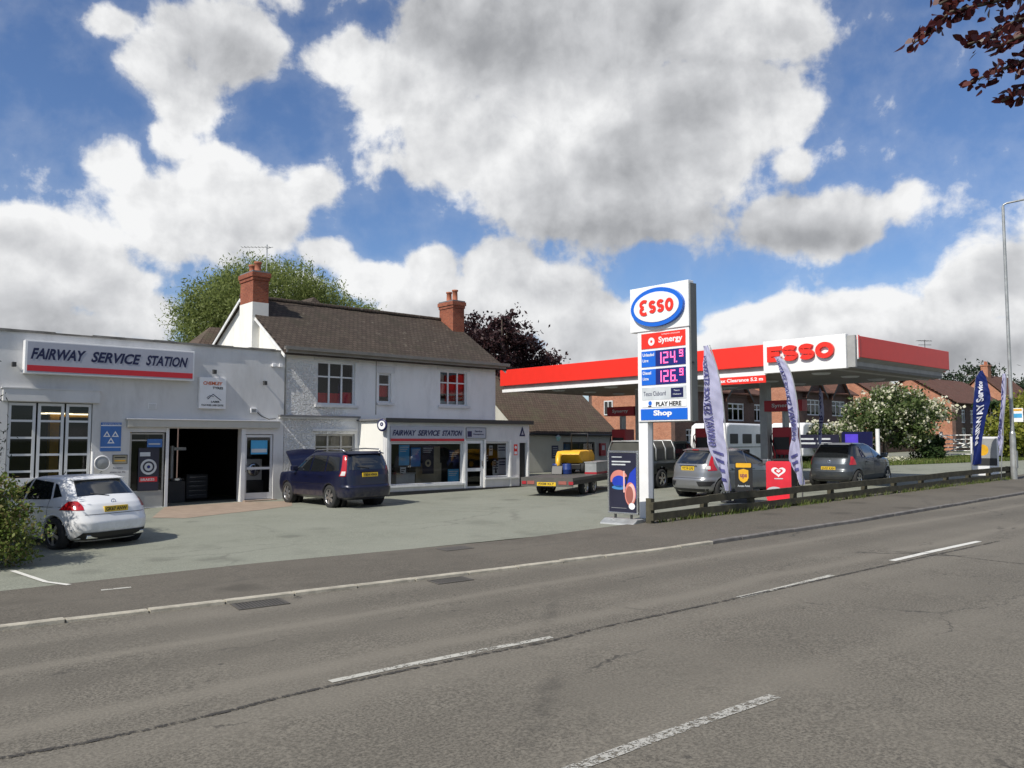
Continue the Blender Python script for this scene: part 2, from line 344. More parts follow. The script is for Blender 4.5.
def leaf_quads(P,size,aspect=.6,droop=0.,jit=.35):
    n=len(P); a=rng.normal(size=(n,3)); 
    if droop: a[:,2]-=droop*1.5
    a/=np.linalg.norm(a,axis=1)[:,None]; b=rng.normal(size=(n,3)); b-=a*(a*b).sum(1)[:,None]; b/=np.linalg.norm(b,axis=1)[:,None]
    s=size*(1+jit*rng.normal(size=(n,1))).clip(.4,2); a=a*s*.5; b=b*s*.5*aspect
    V=np.stack([P-a,P+b*.9-a*.1,P+a,P-b*.9-a*.1],1).reshape(-1,3)
    return V,np.arange(4*n).reshape(n,4)
def clump_points(blobs,n_clump,per,spread,shell=.55):
    out=[]; vol=np.array([b[3]*b[4]*b[5] for b in blobs])**.75; pr=vol/vol.sum()
    for i in rng.choice(len(blobs),size=n_clump,p=pr):
        cx,cy,cz,rx,ry,rz=blobs[i]; d=rng.normal(size=3); d/=np.linalg.norm(d); r=(shell+(1-shell)*rng.random())
        c=np.array([cx,cy,cz])+d*r*np.array([rx,ry,rz]); k=max(3,int(per*rng.uniform(.5,1.4)))
        out.append(c+rng.normal(size=(k,3))*spread*rng.uniform(.6,1.3)*np.array([1,1,.7]))
    return np.concatenate(out)
def tree(name,label,cat,base,blobs,nc,per,size,spread,lmat,bmat,trunk_r=.2,limbs=8,group=None,aspect=.6,droop=0,trunk_top=None,shell=.55):
    t=thing(name,label,cat,base,group); b=MB(); bx,by,bz=base
    zt=trunk_top or (sum(q[2] for q in blobs)/len(blobs)); pts=[(bx,by,bz-.1)]
    for i in range(1,5):
        f=i/4; pts.append((bx+rng.normal()*.06*f*(zt-bz)*.3,by+rng.normal()*.06*f*(zt-bz)*.3,bz+(zt-bz)*f))
    b.tube(pts,[trunk_r*(1-.6*i/4) for i in range(5)],9)
    build(b,'trunk',bmat,t)
    l=MB()
    for i in range(limbs):
        q=blobs[i%len(blobs)]; s=pts[2+i%3]; e=(q[0]+rng.normal()*q[3]*.35,q[1]+rng.normal()*q[4]*.35,q[2]+rng.uniform(-.2,.6)*q[5])
        mid=tuple(s[k]*.5+e[k]*.5+rng.normal()*.1 for k in range(3)); l.tube([s,mid,e],[trunk_r*.42,trunk_r*.26,trunk_r*.07],6)
    build(l,'branch',bmat,t)
    P=clump_points(blobs,nc,per,spread,shell); P=P[P[:,2]>bz+.03]
    V,F=leaf_quads(P,size,aspect,droop); np_obj('crown',V,F,lmat,t); return t
# ================================================================ camera, light, sky
cam=bpy.data.cameras.new('camera'); co=bpy.data.objects.new('camera',cam); COL.objects.link(co); scn.camera=co
cam.sensor_width=36; cam.lens=FL*36/1024; cam.clip_start=.05; cam.clip_end=5000
co.location=(0,0,CZ); co.rotation_euler=(R(90)+PT,0,PH-R(90))
scn.view_settings.view_transform='Standard'; scn.view_settings.look='None'; scn.view_settings.gamma=1; scn.view_settings.use_curve_mapping=False
scn.view_settings.exposure=0
SUN_E=46.; SUN_A=7.
sd=Vector((-math.cos(R(SUN_A))*math.cos(R(SUN_E)),-math.sin(R(SUN_A))*math.cos(R(SUN_E)),math.sin(R(SUN_E))))
sl=bpy.data.lights.new('sun','SUN'); sl.energy=4.8; sl.angle=R(.5); sl.color=(1,.95,.86); so=bpy.data.objects.new('sun',sl); COL.objects.link(so)
so.rotation_euler=sd.to_track_quat('Z','Y').to_euler(); so.location=sd*60
w=bpy.data.worlds.new('World'); scn.world=w; w.use_nodes=True; nt=w.node_tree; nt.nodes.clear()
out=nt.nodes.new('ShaderNodeOutputWorld'); bg=nt.nodes.new('ShaderNodeBackground'); ln(nt,bg.outputs[0],out.inputs[0])
SKY=.1; bg.inputs[1].default_value=SKY
sk=nt.nodes.new('ShaderNodeTexSky'); sk.sky_type='NISHITA'; sk.sun_disc=False; sk.sun_elevation=R(SUN_E); sk.sun_rotation=R(-90-SUN_A); sk.air_density=1; sk.dust_density=.6; sk.ozone_density=1.8
skyc=mixc(nt,1.,sk.outputs[0],(.78,.93,1.18),'MULTIPLY')
D=nt.nodes.new('ShaderNodeTexCoord').outputs['Generated']
sp=nt.nodes.new('ShaderNodeSeparateXYZ'); ln(nt,D,sp.inputs[0])
azn=mth(nt,'ARCTAN2',sp.outputs[1],sp.outputs[0]); eln=mth(nt,'ARCSINE',sp.outputs[2])
cb=nt.nodes.new('ShaderNodeCombineXYZ'); ln(nt,azn,cb.inputs[0]); ln(nt,eln,cb.inputs[1]); P0=cb.outputs[0]
def vma(op,a,b=None,c=None):
    n=nt.nodes.new('ShaderNodeVectorMath'); n.operation=op
    for i,v in enumerate((a,b,c)):
        if v is None: continue
        if isinstance(v,tuple): n.inputs[i].default_value=v
        else: ln(nt,v,n.inputs[i])
    return n
def warp(P,scale,amt,det=3):
    q=noise(nt,P,scale,det,.6); s=vma('SUBTRACT',q.outputs['Color'],(.5,.5,.5)); return vma('MULTIPLY_ADD',s.outputs[0],(amt,amt,0),P).outputs[0]
PW=warp(warp(P0,4.,.05,2),14,.012,2)
def azel(u,v):
    d=ray(u,v); return math.atan2(d[1],d[0]), math.asin(d[2]/math.sqrt(sum(q*q for q in d)))
def field(P,blobs,add=False):
    acc=None
    for (u,v,ru,rv,wt) in blobs:
        a,e=azel(u,v); ra=abs(azel(u-ru,v)[0]-azel(u+ru,v)[0])/2; re=abs(azel(u,v-rv)[1]-azel(u,v+rv)[1])/2
        s=vma('SUBTRACT',P,(a,e,0)).outputs[0]; s=vma('MULTIPLY',s,(1/ra,1/re,0)).outputs[0]
        d=vma('DOT_PRODUCT',s,s).outputs['Value']
        x=mth(nt,'POWER',2.718,mth(nt,'MULTIPLY',d,-1.)); x=mth(nt,'MULTIPLY',x,wt)
        acc=x if acc is None else (mth(nt,'ADD',acc,x) if add else mth(nt,'SMOOTH_MAX',acc,x,.22))
    return acc
CL=[(105,18,34,26,.8),(150,62,50,44,.75),(190,100,52,46,.8),(245,45,56,50,.8),(185,25,60,30,.5),(300,-10,80,24,.4),(235,110,40,30,.35),
(120,168,40,34,.8),(170,205,60,44,.9),(220,180,50,40,.9),(270,215,60,44,.9),(318,190,36,34,.8),(190,240,70,26,.6),(330,150,18,40,.3),(338,118,20,14,.35),
(340,50,45,34,.9),(390,80,50,50,1),(455,45,80,70,1.1),(560,60,110,80,1.2),(680,10,120,60,1.1),(770,20,60,44,.9),(470,150,64,50,1),(540,190,70,50,1.1),(620,170,90,64,1.2),(700,130,80,80,1.1),(770,110,46,50,.9),(640,225,90,26,.8),(560,225,60,24,.6),
(790,160,30,24,.7),(780,225,44,32,.9),(840,222,60,34,1),(905,205,34,30,.8),(950,215,14,10,.2),
(20,235,50,30,1),(60,255,60,40,1),(100,290,50,34,.9),(20,300,60,50,1),(130,312,50,22,.8),(70,330,130,26,.7),
(330,262,40,24,.8),(370,285,50,26,.9),(430,270,40,26,.8),(500,272,50,32,1),(450,310,80,34,1),(540,300,60,34,1),(590,320,60,36,1),(300,290,60,30,.6),(240,330,100,30,.6),(640,340,80,30,.9),
(745,318,44,18,.8),(790,320,60,26,1),(850,312,60,24,.95),(720,345,80,24,.9),(900,320,50,26,.8),(960,300,40,30,1),(1010,285,50,36,1),(1060,300,60,60,1),(960,345,120,34,1),(850,350,120,26,.8),(560,365,400,16,.5),
(175,140,36,30,.8),(225,150,30,24,.5),(150,362,190,22,.55),(420,352,170,22,.8),(700,372,260,20,.8),(1000,378,200,24,.8),(925,5,30,12,.25),(-80,120,40,20,.6),(1150,120,90,50,1),(1180,10,60,40,.8)]
DK=[(520,20,150,60,.60),(640,60,120,70,.42),(420,20,60,26,.3),(600,235,140,26,.75),(660,190,90,36,.4),(520,130,60,30,.3),(800,240,50,18,.7),(870,235,60,16,.5),(790,190,24,20,.5),
(70,345,140,30,.45),(30,310,60,16,.3),(200,225,60,18,.3),(260,60,46,40,.4),(190,20,40,20,.3),(480,338,150,20,.3),(600,345,60,22,.25),(800,350,150,14,.35),(970,350,90,18,.3),(540,290,40,10,.2),(300,240,50,12,.25),(960,370,200,16,.5)]
fb=noise(nt,PW,7,8,.6); fb2=noise(nt,PW,34,5,.6)
gen=mth(nt,'MULTIPLY',ramp(nt,noise(nt,P0,2.2,3).outputs[0],.48,.7),.9)   # clouds beyond the photographed part of the sky
aw,_=azel(512,300); dd=mth(nt,'ABSOLUTE',mth(nt,'SUBTRACT',azn,aw)); outm=mth(nt,'MAXIMUM',ramp(nt,dd,.75,1.0),ramp(nt,eln,.62,.85))
def billow(P,sc,det,rg):
    v=nt.nodes.new('ShaderNodeTexVoronoi'); v.feature='F1'; v.inputs['Scale'].default_value=sc; v.inputs['Detail'].default_value=det; v.inputs['Roughness'].default_value=rg; v.normalize=True; ln(nt,P,v.inputs['Vector']); return mth(nt,'SUBTRACT',1.,v.outputs['Distance'])
bl=billow(PW,12,3,.5)
f0=mth(nt,'ADD',field(PW,CL),mth(nt,'MULTIPLY',gen,outm))
nz=mth(nt,'ADD',mth(nt,'MULTIPLY',mth(nt,'SUBTRACT',fb.outputs[0],.5),1.35),mth(nt,'MULTIPLY',mth(nt,'SUBTRACT',bl,.66),.65)); nz=mth(nt,'ADD',nz,mth(nt,'MULTIPLY',mth(nt,'SUBTRACT',fb2.outputs[0],.5),.4))
dens=mth(nt,'ADD',f0,nz)
alpha=ramp(nt,dens,.24,.52)
thin=mth(nt,'MULTIPLY',ramp(nt,dens,.0,.4),.12)
alpha=mth(nt,'MAXIMUM',alpha,thin)
# sun-side relief: the same noise sampled a little towards the sun (up and left)
Ps=vma('ADD',PW,(.014,.016,0)).outputs[0]; fs=noise(nt,Ps,7,8,.6)
rel=mth(nt,'MULTIPLY',mth(nt,'SUBTRACT',fb.outputs[0],fs.outputs[0]),1.2); rel=mth(nt,'ADD',rel,mth(nt,'MULTIPLY',mth(nt,'SUBTRACT',bl,billow(Ps,12,3,.5)),.8))
Pb=vma('ADD',PW,(.05,.05,0)).outputs[0]; fbb=noise(nt,PW,3.2,4,.5); fsb=noise(nt,Pb,3.2,4,.5)
rel2=mth(nt,'MULTIPLY',mth(nt,'SUBTRACT',fbb.outputs[0],fsb.outputs[0]),1.1)
shade=mth(nt,'ADD',mth(nt,'MULTIPLY',field(PW,DK,True),.68),mth(nt,'MULTIPLY',outm,.35))
shade=mth(nt,'ADD',shade,mth(nt,'MULTIPLY',ramp(nt,dens,.75,1.35),.25))
shade=mth(nt,'SUBTRACT',shade,mth(nt,'ADD',rel,rel2)); shade=mth(nt,'ADD',shade,.10,clamp=True)
cr=nt.nodes.new('ShaderNodeValToRGB'); ln(nt,shade,cr.inputs[0]); e=cr.color_ramp.elements
e[0].position=0; e[0].color=(.92,.925,.93,1); e[1].position=1; e[1].color=(.28,.29,.31,1)
k=e.new(.35); k.color=(.62,.63,.65,1); k=e.new(.7); k.color=(.39,.40,.42,1)
clc=vma('MULTIPLY',cr.outputs[0],(1/SKY,1/SKY,1/SKY)).outputs[0]
ln(nt,mixc(nt,alpha,skyc,clc),bg.inputs[0])
w.cycles.sampling_method='MANUAL'; w.cycles.sample_map_resolution=512
# ================================================================ materials
asphalt('road',(.143,.130,.106),.5,road=True); asphalt('pave',(.118,.106,.086),.40,stains=True); asphalt('fore',(.222,.230,.186),.28,tint2=(.25,.257,.212),stains=True)
render_wall('white_wall',(.65,.65,.65)); render_wall('peb_wall',(.78,.78,.77),True); render_wall('cream_wall',(.50,.49,.44)); render_wall('sunlit_wall',(.80,.79,.74))  # last one: white wall lightened in colour for the sides facing the sun
brick('brick_orange',(.36,.13,.07),(.50,.20,.11),(.38,.33,.27)); brick('brick_shaded',(.085,.05,.04),(.125,.066,.05),(.16,.13,.12)); brick('brick_chim',(.22,.05,.025),(.34,.095,.045),(.24,.17,.12))  # second brick: house fronts, with their shade put into the colour
tiles('roof_tile',(.062,.047,.038),(.085,.066,.052),moss=(.045,.040,.028),lich=.45); tiles('shed_tile',(.095,.068,.052),(.12,.088,.068),lich=.15,rowh=.2); tiles('house_tile',(.12,.06,.045),(.16,.08,.06),moss=(.12,.08,.06),lich=.1)
glassmat('glass',trans=.74); glassmat('car_glass',trans=.25)
M('white_paint',(.78,.78,.76),.45,dirt=.2); M('upvc',(.66,.67,.68),.35,var=.05); M('cream_frame',(.40,.39,.36),.5); M('dark_trim',(.035,.035,.035),.6); M('black',(.015,.015,.016),.5); M('rubber',(.022,.022,.022),.85,bmp=.3)
M('grey_metal',(.35,.36,.36),.45,.4); M('galv',(.42,.43,.42),.42,.5,var=.2); M('silver',(.6,.6,.6),.25,.9); M('chrome',(.8,.8,.8),.1,1)
M('lead',(.16,.16,.165),.6); M('gutter',(.26,.24,.21),.6,dirt=.5); M('coping',(.19,.18,.165),.9,var=.5,vs=2.,bmp=.6)
M('esso_red',(.80,.035,.022),.35,var=.03,spec=.4); M('sign_white',(.82,.82,.82),.35,var=.05,dirt=.10); M('sign_cream',(.85,.85,.83),.3,var=.06,dirt=.12); M('sign_blue',(.010,.13,.62),.35,var=.04); M('navy',(.008,.010,.07),.4,var=.03); M('sign_navy',(.008,.010,.055),.35,var=.04)
M('dull_red',(.35,.02,.03),.4,var=.05); M('stripe_red',(.55,.02,.03),.4,var=.05); M('mot_blue',(.05,.16,.45),.4); M('fr_panel',(.40,.41,.47),.3,var=.04)
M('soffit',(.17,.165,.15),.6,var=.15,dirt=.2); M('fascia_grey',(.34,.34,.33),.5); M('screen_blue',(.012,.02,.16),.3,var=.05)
M('led',(.95,.16,.42),.5,emit=.75,var=0); M('tube_light',(1,.88,.62),.5,emit=2.2,var=0)
M('yellow',(.78,.42,.02),.4,dirt=.3); M('plate_yellow',(.72,.48,.03),.4); M('int_dark',(.035,.034,.032),.8); M('int_wall',(.12,.115,.10),.8); M('concrete',(.30,.23,.175),.9,bmp=.4,dirt=.3); M('red_reflection',(.80,.02,.03),.6); M('terracotta',(.38,.13,.07),.8,dirt=.3)
M('bark',(.10,.08,.06),.95,bmp=.8,bs=20); M('wood_green',(.062,.056,.034),.9,var=.35,vs=4,bmp=.8,bs=30,dirt=.3); M('kerb',(.40,.37,.30),.85,var=.25,vs=5,bmp=.4,dirt=.4); M('kerb_dark',(.16,.15,.14),.9,var=.3,vs=4,bmp=.4,dirt=.4)
M('iron',(.105,.097,.084),.7,.3,bmp=.4); M('line_white',(.62,.61,.58),.7,var=.2,vs=14,bmp=.3,dirt=.9); M('line_worn',(.36,.35,.32),.8,var=.35,vs=30,bmp=.3)
M('posterA',(.05,.22,.50),.5); M('posterB',(.06,.35,.62),.5); M('paper',(.55,.58,.60),.6); M('poster_dark',(.02,.02,.04),.35); M('tan',(.40,.36,.26),.7); M('navy_disc',(.012,.02,.22),.4)
# ================================================================ ground
def sheet(name,xs,ya,yb,h,mat,kind='structure',ny=1):
    """strip following the ground; ya, yb, h may be functions of x"""
    f=lambda q,x:q(x) if callable(q) else q
    mb=MB(); vs=[];
    for x in xs:
        for j in range(ny+1):
            y=f(ya,x)+(f(yb,x)-f(ya,x))*j/ny; vs.append((x,y,gz(x)+f(h,x)))
    k=ny+1; fs=[(i*k+j,(i+1)*k+j,(i+1)*k+j+1,i*k+j+1) for i in range(len(xs)-1) for j in range(ny)]
    mb.add(vs,fs,MATS[mat] if isinstance(mat,str) else mat); return setp(build(mb,name),kind=kind)
def lerp(pts):
    def f(x):
        if x<=pts[0][0]: return pts[0][1]
        for (a,b),(c,d) in zip(pts,pts[1:]):
            if x<=c: return b+(d-b)*(x-a)/(c-a)
        return pts[-1][1]
    return f
kerbY=lerp([(-60,12.2),(1.85,10.93),(4.04,10.56),(8.66,9.88),(12.9,9.32),(18.8,9.02),(30,8.95),(120,8.95)])
XS=[-60,-40,-20,-10,-5,0,2,4,6,8,10,11,12,13,14,15,16,18,20,25,30,40,50,60,75,120,200]
M('earth',(.06,.075,.025),.95,var=.4,vs=1.)
sheet('ground',[-900,-300,-60,-20,0,40,75,200,900,1500],-900,900,-.06,'earth')
sheet('road',XS,-1.2,lambda x:kerbY(x)+.02,0,'road')
pavH=lerp([(-60,.035),(11.5,.035),(14.5,.06),(200,.06)])
foreY=lerp([(-60,13.2),(2.7,13.5),(4,13.4),(6,13.25),(10.8,12.4),(14.3,12.35),(200,12.1)])
sheet('pavement',XS,lambda x:kerbY(x)+.108,lambda x:foreY(x)+.02,pavH,'pave')
sheet('forecourt',[-20,0,4,8,12,14,14.6,15,20,21.5,22.5,30,35.4,36,38,40,47,50,58,60,75,120],lambda x:foreY(x)+.015,lerp([(-20,27),(21.5,27),(22.5,31.4),(35.4,31.4),(36,24.4),(38,24.2),(47,20.9),(58,17.6),(120,14)]),.03,'fore')
sheet('rear_yard',[36,40,50,60,75],lambda x:24,31.5,.024,'fore')
# kerb stones (one strip, joints between the stones)
mb=MB(); x=-20.; i=0
while x<75:
    L=.9; y0=kerbY(x); y1=kerbY(x+L); h=pavH(x)+.012; h2=pavH(x+L)+.012; jx=.012; m=MATS['kerb'] if x<12.6 else MATS['kerb_dark']; dy=rng.normal()*.006; dh=rng.normal()*.004
    vs=[]
    for (xx,yy,hh) in ((x+jx,y0,h),(x+L-jx,y1,h2)):
        z=gz(xx); yy+=dy
        vs+=[(xx,yy,z-.05),(xx,yy,z+hh-.012+dh),(xx,yy+.012,z+hh+dh),(xx,yy+.105,z+hh+dh),(xx,yy+.115,z-.05)]
    mb.add(vs,[(0,1,6,5),(1,2,7,6),(2,3,8,7),(3,4,9,8),(4,3,2,1,0),(5,6,7,8,9)],m); x+=L
struct('kerb',mb,None)
# painted lines
def stroke(name,pts,wd,h,mat,gap=None,kind='structure'):
    mb=MB()
    for (a,b) in zip(pts,pts[1:]):
        a=Vector(a[:2]); b=Vector(b[:2]); d=(b-a); L=d.length; d.normalize(); n=Vector((-d.y,d.x)); k=max(1,int(L/.5))
        for s in range(k):
            p=a+d*(L*s/k); q=a+d*(L*(s+1)/k); w1=wd/2*(1+.06*rng.normal()); w2=wd/2*(1+.06*rng.normal())
            mb.quad(*[(c.x,c.y,gz(c.x)+h) for c in (p-n*w1,q-n*w2,q+n*w2,p+n*w1)],mat)
    return setp(build(mb,name),kind=kind)
def wornline(name,base,cover,brk=9.):
    m=bpy.data.materials.new(name); m.use_nodes=True; nt=m.node_tree; b=nt.nodes['Principled BSDF']; o=nt.nodes['Material Output']
    g=nt.nodes.new('ShaderNodeNewGeometry').outputs['Position']; n=noise(nt,g,brk,6,.8); n2=noise(nt,g,45,3,.7)
    b.inputs['Base Color'].default_value=base+(1,); b.inputs['Roughness'].default_value=.8
    tr=nt.nodes.new('ShaderNodeBsdfTransparent'); mx=nt.nodes.new('ShaderNodeMixShader')
    f=ramp(nt,mth(nt,'ADD',mth(nt,'MULTIPLY',n.outputs[0],.6),mth(nt,'MULTIPLY',n2.outputs[0],.4)),.62-cover*.3,.70-cover*.3)
    ln(nt,f,mx.inputs[0]); ln(nt,b.outputs[0],mx.inputs[1]); ln(nt,tr.outputs[0],mx.inputs[2]); ln(nt,mx.outputs[0],o.inputs[0]); MATS[name]=m; return m
wornline('lineA',(.44,.43,.38),.42,5); wornline('lineB',(.40,.39,.35),.50,14); wornline('lineC',(.62,.61,.56),.15,6)
def G(*q): return [onG(u,v) for u,v in q]
stroke('road_centre_line',G((330,682),(400,667),(470,653),(552,637.5)),.10,.006,MATS['lineA'])
stroke('road_centre_line',G((738,598),(790,586),(832,575.5)),.10,.006,MATS['lineA'])
stroke('road_centre_line',G((892,561),(935,551),(979,541.5)),.12,.006,MATS['lineC'])
stroke('road_lane_line',G((560,774),(640,744),(710,719),(775,696.5)),.11,.006,MATS['lineB'])
stroke('pavement_line',G((12,573),(30,579),(46,584.5),(69,587.5)),.085,.041,MATS['lineC'])
stroke('pavement_line',G((101,593),(131,590)),.09,.041,MATS['lineA'])
# seam along the middle of the road: a dark joint in the asphalt
M('tar',(.028,.026,.024),.7,var=.4,vs=6); wornline('seam',(.045,.041,.035),.50,9)
stroke('road_seam',G((-40,768),(0,759),(80,744),(160,727),(230,711),(275,699),(330,686.5),(400,671.5),(470,657),(552,641),(600,628),(700,606.5),(832,577.5),(900,562.5),(1000,541)),.055,.0065,MATS['seam'])
stroke('road_seam',G((870,551),(930,553),(985,560),(1040,566)),.035,.0074,MATS['seam'])
# ramp of concrete in front of the garage
mb=MB()
vs=[onG(u,v)[:2] for u,v in ((152,519),(185,519.5),(225,515),(262,511),(292,507),(292,502),(240,503),(165,508))]
mb.add([(x,min(y,25.8),gz(x)+.036) for x,y in vs],[tuple(range(8))],MATS['concrete']); struct('concrete_apron',mb,None)
# gully grates and cover
def grate(name,label,x0,x1,y0,y1,h,ang=0.,group=None):
    c=((x0+x1)/2,(y0+y1)/2); t=thing(name,label,'drain cover',(c[0],c[1],gz(c[0])+h),group,ang); W=(x1-x0)/2; Hh=(y1-y0)/2
    f=MB(); sl=.015
    for a,b,cc,d in ((-W,W,-Hh,-Hh+.03),(-W,W,Hh-.03,Hh),(-W,-W+.03,-Hh+.03,Hh-.03),(W-.03,W,-Hh+.03,Hh-.03)): f.box(a,b,cc,d,-.004+.0,.010)
    build(f,'frame',MATS['iron'],t,world=False); g=MB(); k=int(W*2/.045)
    for i in range(k): xx=-W+.04+i*(2*W-.08)/max(1,k-1); g.box(xx-.011,xx+.011,-Hh+.03,Hh-.03,-.004,.007)
    build(g,'grid',MATS['iron'],t,world=False)
    p=MB(); p.box(-W+.03,W-.03,-Hh+.03,Hh-.03,-.006,.0035); build(p,'pit',MATS['tar'],t,world=False); t.rotation_euler=(0,-math.atan(.015),ang)
grate('drain_grate','long iron drain grate in the road against the pale kerb, left of the other',4.3,4.95,9.98,10.42,.002,-.14,'drain grates along the kerb')
grate('drain_grate','small iron drain grate in the road by the kerb, nearest the price pylon',7.1,7.7,9.62,9.98,.002,-.14,'drain grates along the kerb')
mb=MB(); c=onG(455,550.5); mb.box(-.3,.3,-.2,.2,0,.006); o=build(mb,'manhole_cover',MATS['iron'],None); o.location=(c[0],c[1],c[2]+.037); o.rotation_euler=(0,-math.atan(.015),-.1)
setp(o,'dark rectangular iron cover set flush in the pavement','drain cover')
# verge grass far right, other side
M('grass',(.075,.125,.025),.9,var=.45,vs=2.5,bmp=.6)
sheet('far_verge',[36,40,47,52,60,75,120,240],lerp([(36,24.4),(47,20.9),(58,17.6),(120,14.0),(240,13)]),lerp([(36,27),(47,24.3),(60,24.3),(120,26),(240,60)]),.045,'grass',ny=4)
sheet('far_garden',[34,40,60,75,120,240],lambda x:27.2,lambda x:60,.0,'grass',ny=2)
def blades(name,P,h,mat,wd=.012):
    n=len(P); a=rng.uniform(0,2*np.pi,n); hh=h*rng.uniform(.4,1.3,n); lx=rng.normal(size=(n,2))*.35
    b=np.stack([np.cos(a),np.sin(a),np.zeros(n)],1)*wd; tip=np.stack([lx[:,0]*hh,lx[:,1]*hh,hh],1)
    V=np.stack([P-b,P+b,P+b*.3+tip,P-b*.3+tip],1).reshape(-1,3); o=np_obj(name,V,np.arange(4*n).reshape(n,4),mat); return o
leafmat('blade',[(.07,.11,.02),(.13,.18,.04),(.22,.20,.08)],.3)
n=9000; x=rng.uniform(14.9,37,n); off=np.abs(rng.normal(size=n))*.10; y=np.where(rng.random(n)<.75,12.33-(x-14.9)*.022-off-.2,12.3-(x-14.9)*.022+off)
keep=rng.random(n)<np.where((x>16)&(x<22.5),1,.28)*(.3+.7*(np.sin(x*2.1)+np.sin(x*5.3+1)>-.4)); x=x[keep];y=y[keep]
z=np.array([gz(a) for a in x])+.058
setp(blades('kerb_grass',np.stack([x,y,z],1),.13,MATS['blade'],.009),kind='stuff')
n=26000; x=rng.uniform(37,75,n); ya=np.interp(x,[36,47,58,120],[24.4,20.9,17.6,14]); y=ya+rng.random(n)**1.2*5
z=np.array([gz(a) for a in x])+.04
o=blades('verge_grass',np.stack([x,y,z],1),.16,MATS['blade'],.03); setp(o,kind='stuff')
m_=MATS
UX=(1,0,0); UZ=(0,0,1); NY=(0,-1,0)
def tY(mb,s,x,z,y,w,h,mat,bold=.02,shear=0,**k): text(mb,s,(x,y,z),UX,UZ,w,h,m_[mat],bold,shear,**k)     # faces the road
def tX(mb,s,y,z,x,w,h,mat,bold=.02,shear=0,**k): text(mb,s,(x,y,z),NY,UZ,w,h,m_[mat],bold,shear,**k)     # faces left along the road; y = left end
# ================================================================ GARAGE
FY=25.8
g=thing('garage_building','long low white rendered garage with open workshop doorway, left of the slate-roofed house','garage',(8,FY,gz(8)))
H=[(4.34,6.47,1.14,3.24),(7.51,8.55,.16,2.43),(8.64,10.92,.10,2.55),(11.06,12.05,.24,2.38)]
mb=MB(); wall(mb,-1.0,12.40,-.1,5.17,FY,.25,H,m_['white_wall'])
build(mb,'wall',None,g); mb=MB(); wall(mb,-1.0,12.39,-.1,5.17,36.,.25,[],m_['white_wall']); build(mb,'rear_wall',None,g); mb=MB(); wall(mb,26.05,36.,-.1,5.17,-1.,.2,[],m_['white_wall'],axis='y'); build(mb,'side_wall',None,g)
mb=MB(); x=-1.05
while x<12.3:
    L=rng.uniform(.5,1.1); x2=min(12.38,x+L); d=rng.normal()*.008
    mb.box(x,x2-.006,FY-.05+d,FY+.27,5.17,5.215+rng.random()*.03,m_['coping']); x=x2
build(mb,'coping',None,g)
mb=MB(); mb.box(-.9,12.3,26.1,35.9,4.75,4.85,m_['lead']); build(mb,'roof',None,g)
mb=MB(); mb.box(4.2,6.62,FY-.12,FY+.0,3.26,3.60); mb.box(4.16,6.66,FY-.14,FY,3.60,3.63,m_['white_wall']); build(mb,'lintel',m_['white_wall'],g)
mb=MB(); mb.box(7.40,12.2,FY-.14,FY,2.58,2.80,m_['cream_wall']); mb.box(7.36,12.24,FY-.17,FY,2.80,2.83,m_['white_wall']); build(mb,'lintel',None,g,bevel=.005)
# folding glazed doors at left
for i,(a,b) in enumerate(((4.36,5.03),(5.08,5.74),(5.79,6.45))):
    window(g,a,b,.55,3.22,FY+.05,[],[2.72,2.25,1.78,1.32],m_['upvc'],m_['glass'],fw=.075)
mb=MB(); mb.box(4.34,6.47,FY+.03,FY+.11,.05,1.2,m_['upvc'])
mb=MB(); 
for a,b in ((4.36,5.03),(5.08,5.74),(5.79,6.45)): mb.box(a+.01,b-.01,FY-.012,FY-.002,.1,1.12,m_['upvc'])
build(mb,'door_panel',None,g)
# window with posters left of the doorway
window(g,7.53,8.53,.62,2.41,FY+.06,[],[2.18],m_['cream_frame'],m_['glass'],fw=.05)
mb=MB(); mb.box(7.53,8.53,FY+.06,FY+.10,.16,.62,m_['fascia_grey']); build(mb,'stall_riser',None,g)
mb=MB(); mb.box(8.55,8.64,FY-.03,FY+.2,.1,2.57,m_['upvc']); build(mb,'door_post',None,g)
mb=MB(); mb.box(10.925,11.06,FY-.05,FY+.2,.12,2.57,m_['upvc']); build(mb,'door_post',None,g)
# door at right of the opening
f=MB(); dx0,dx1,dz0,dz1=11.08,12.03,.26,2.36
f.box(dx0,dx0+.07,FY+.05,FY+.10,dz0,dz1); f.box(dx1-.07,dx1,FY+.05,FY+.10,dz0,dz1); f.box(dx0+.07,dx1-.07,FY+.05,FY+.1,dz1-.08,dz1); f.box(dx0+.07,dx1-.07,FY+.05,FY+.1,dz0,dz0+.2)
f.box(dx0+.07,dx1-.07,FY+.053,FY+.097,1.22,1.30)
d=build(f,'door',m_['upvc'],g); q=MB(); q.quad((dx0+.05,FY+.075,dz0+.1),(dx1-.05,FY+.075,dz0+.1),(dx1-.05,FY+.075,dz1-.05),(dx0+.05,FY+.075,dz1-.05)); build(q,'pane',m_['glass'],d)
q=MB(); q.tube([(dx0+.035,FY+.03,1.15),(dx0+.035,FY+.0,1.18),(dx0+.035,FY+.0,1.35),(dx0+.035,FY+.03,1.38)],.012,6); build(q,'handle',m_['silver'],d)
mb=MB(); mb.box(11.0,12.1,FY-.25,FY+.04,.12,.235,m_['concrete']); build(mb,'doorstep',None,g)
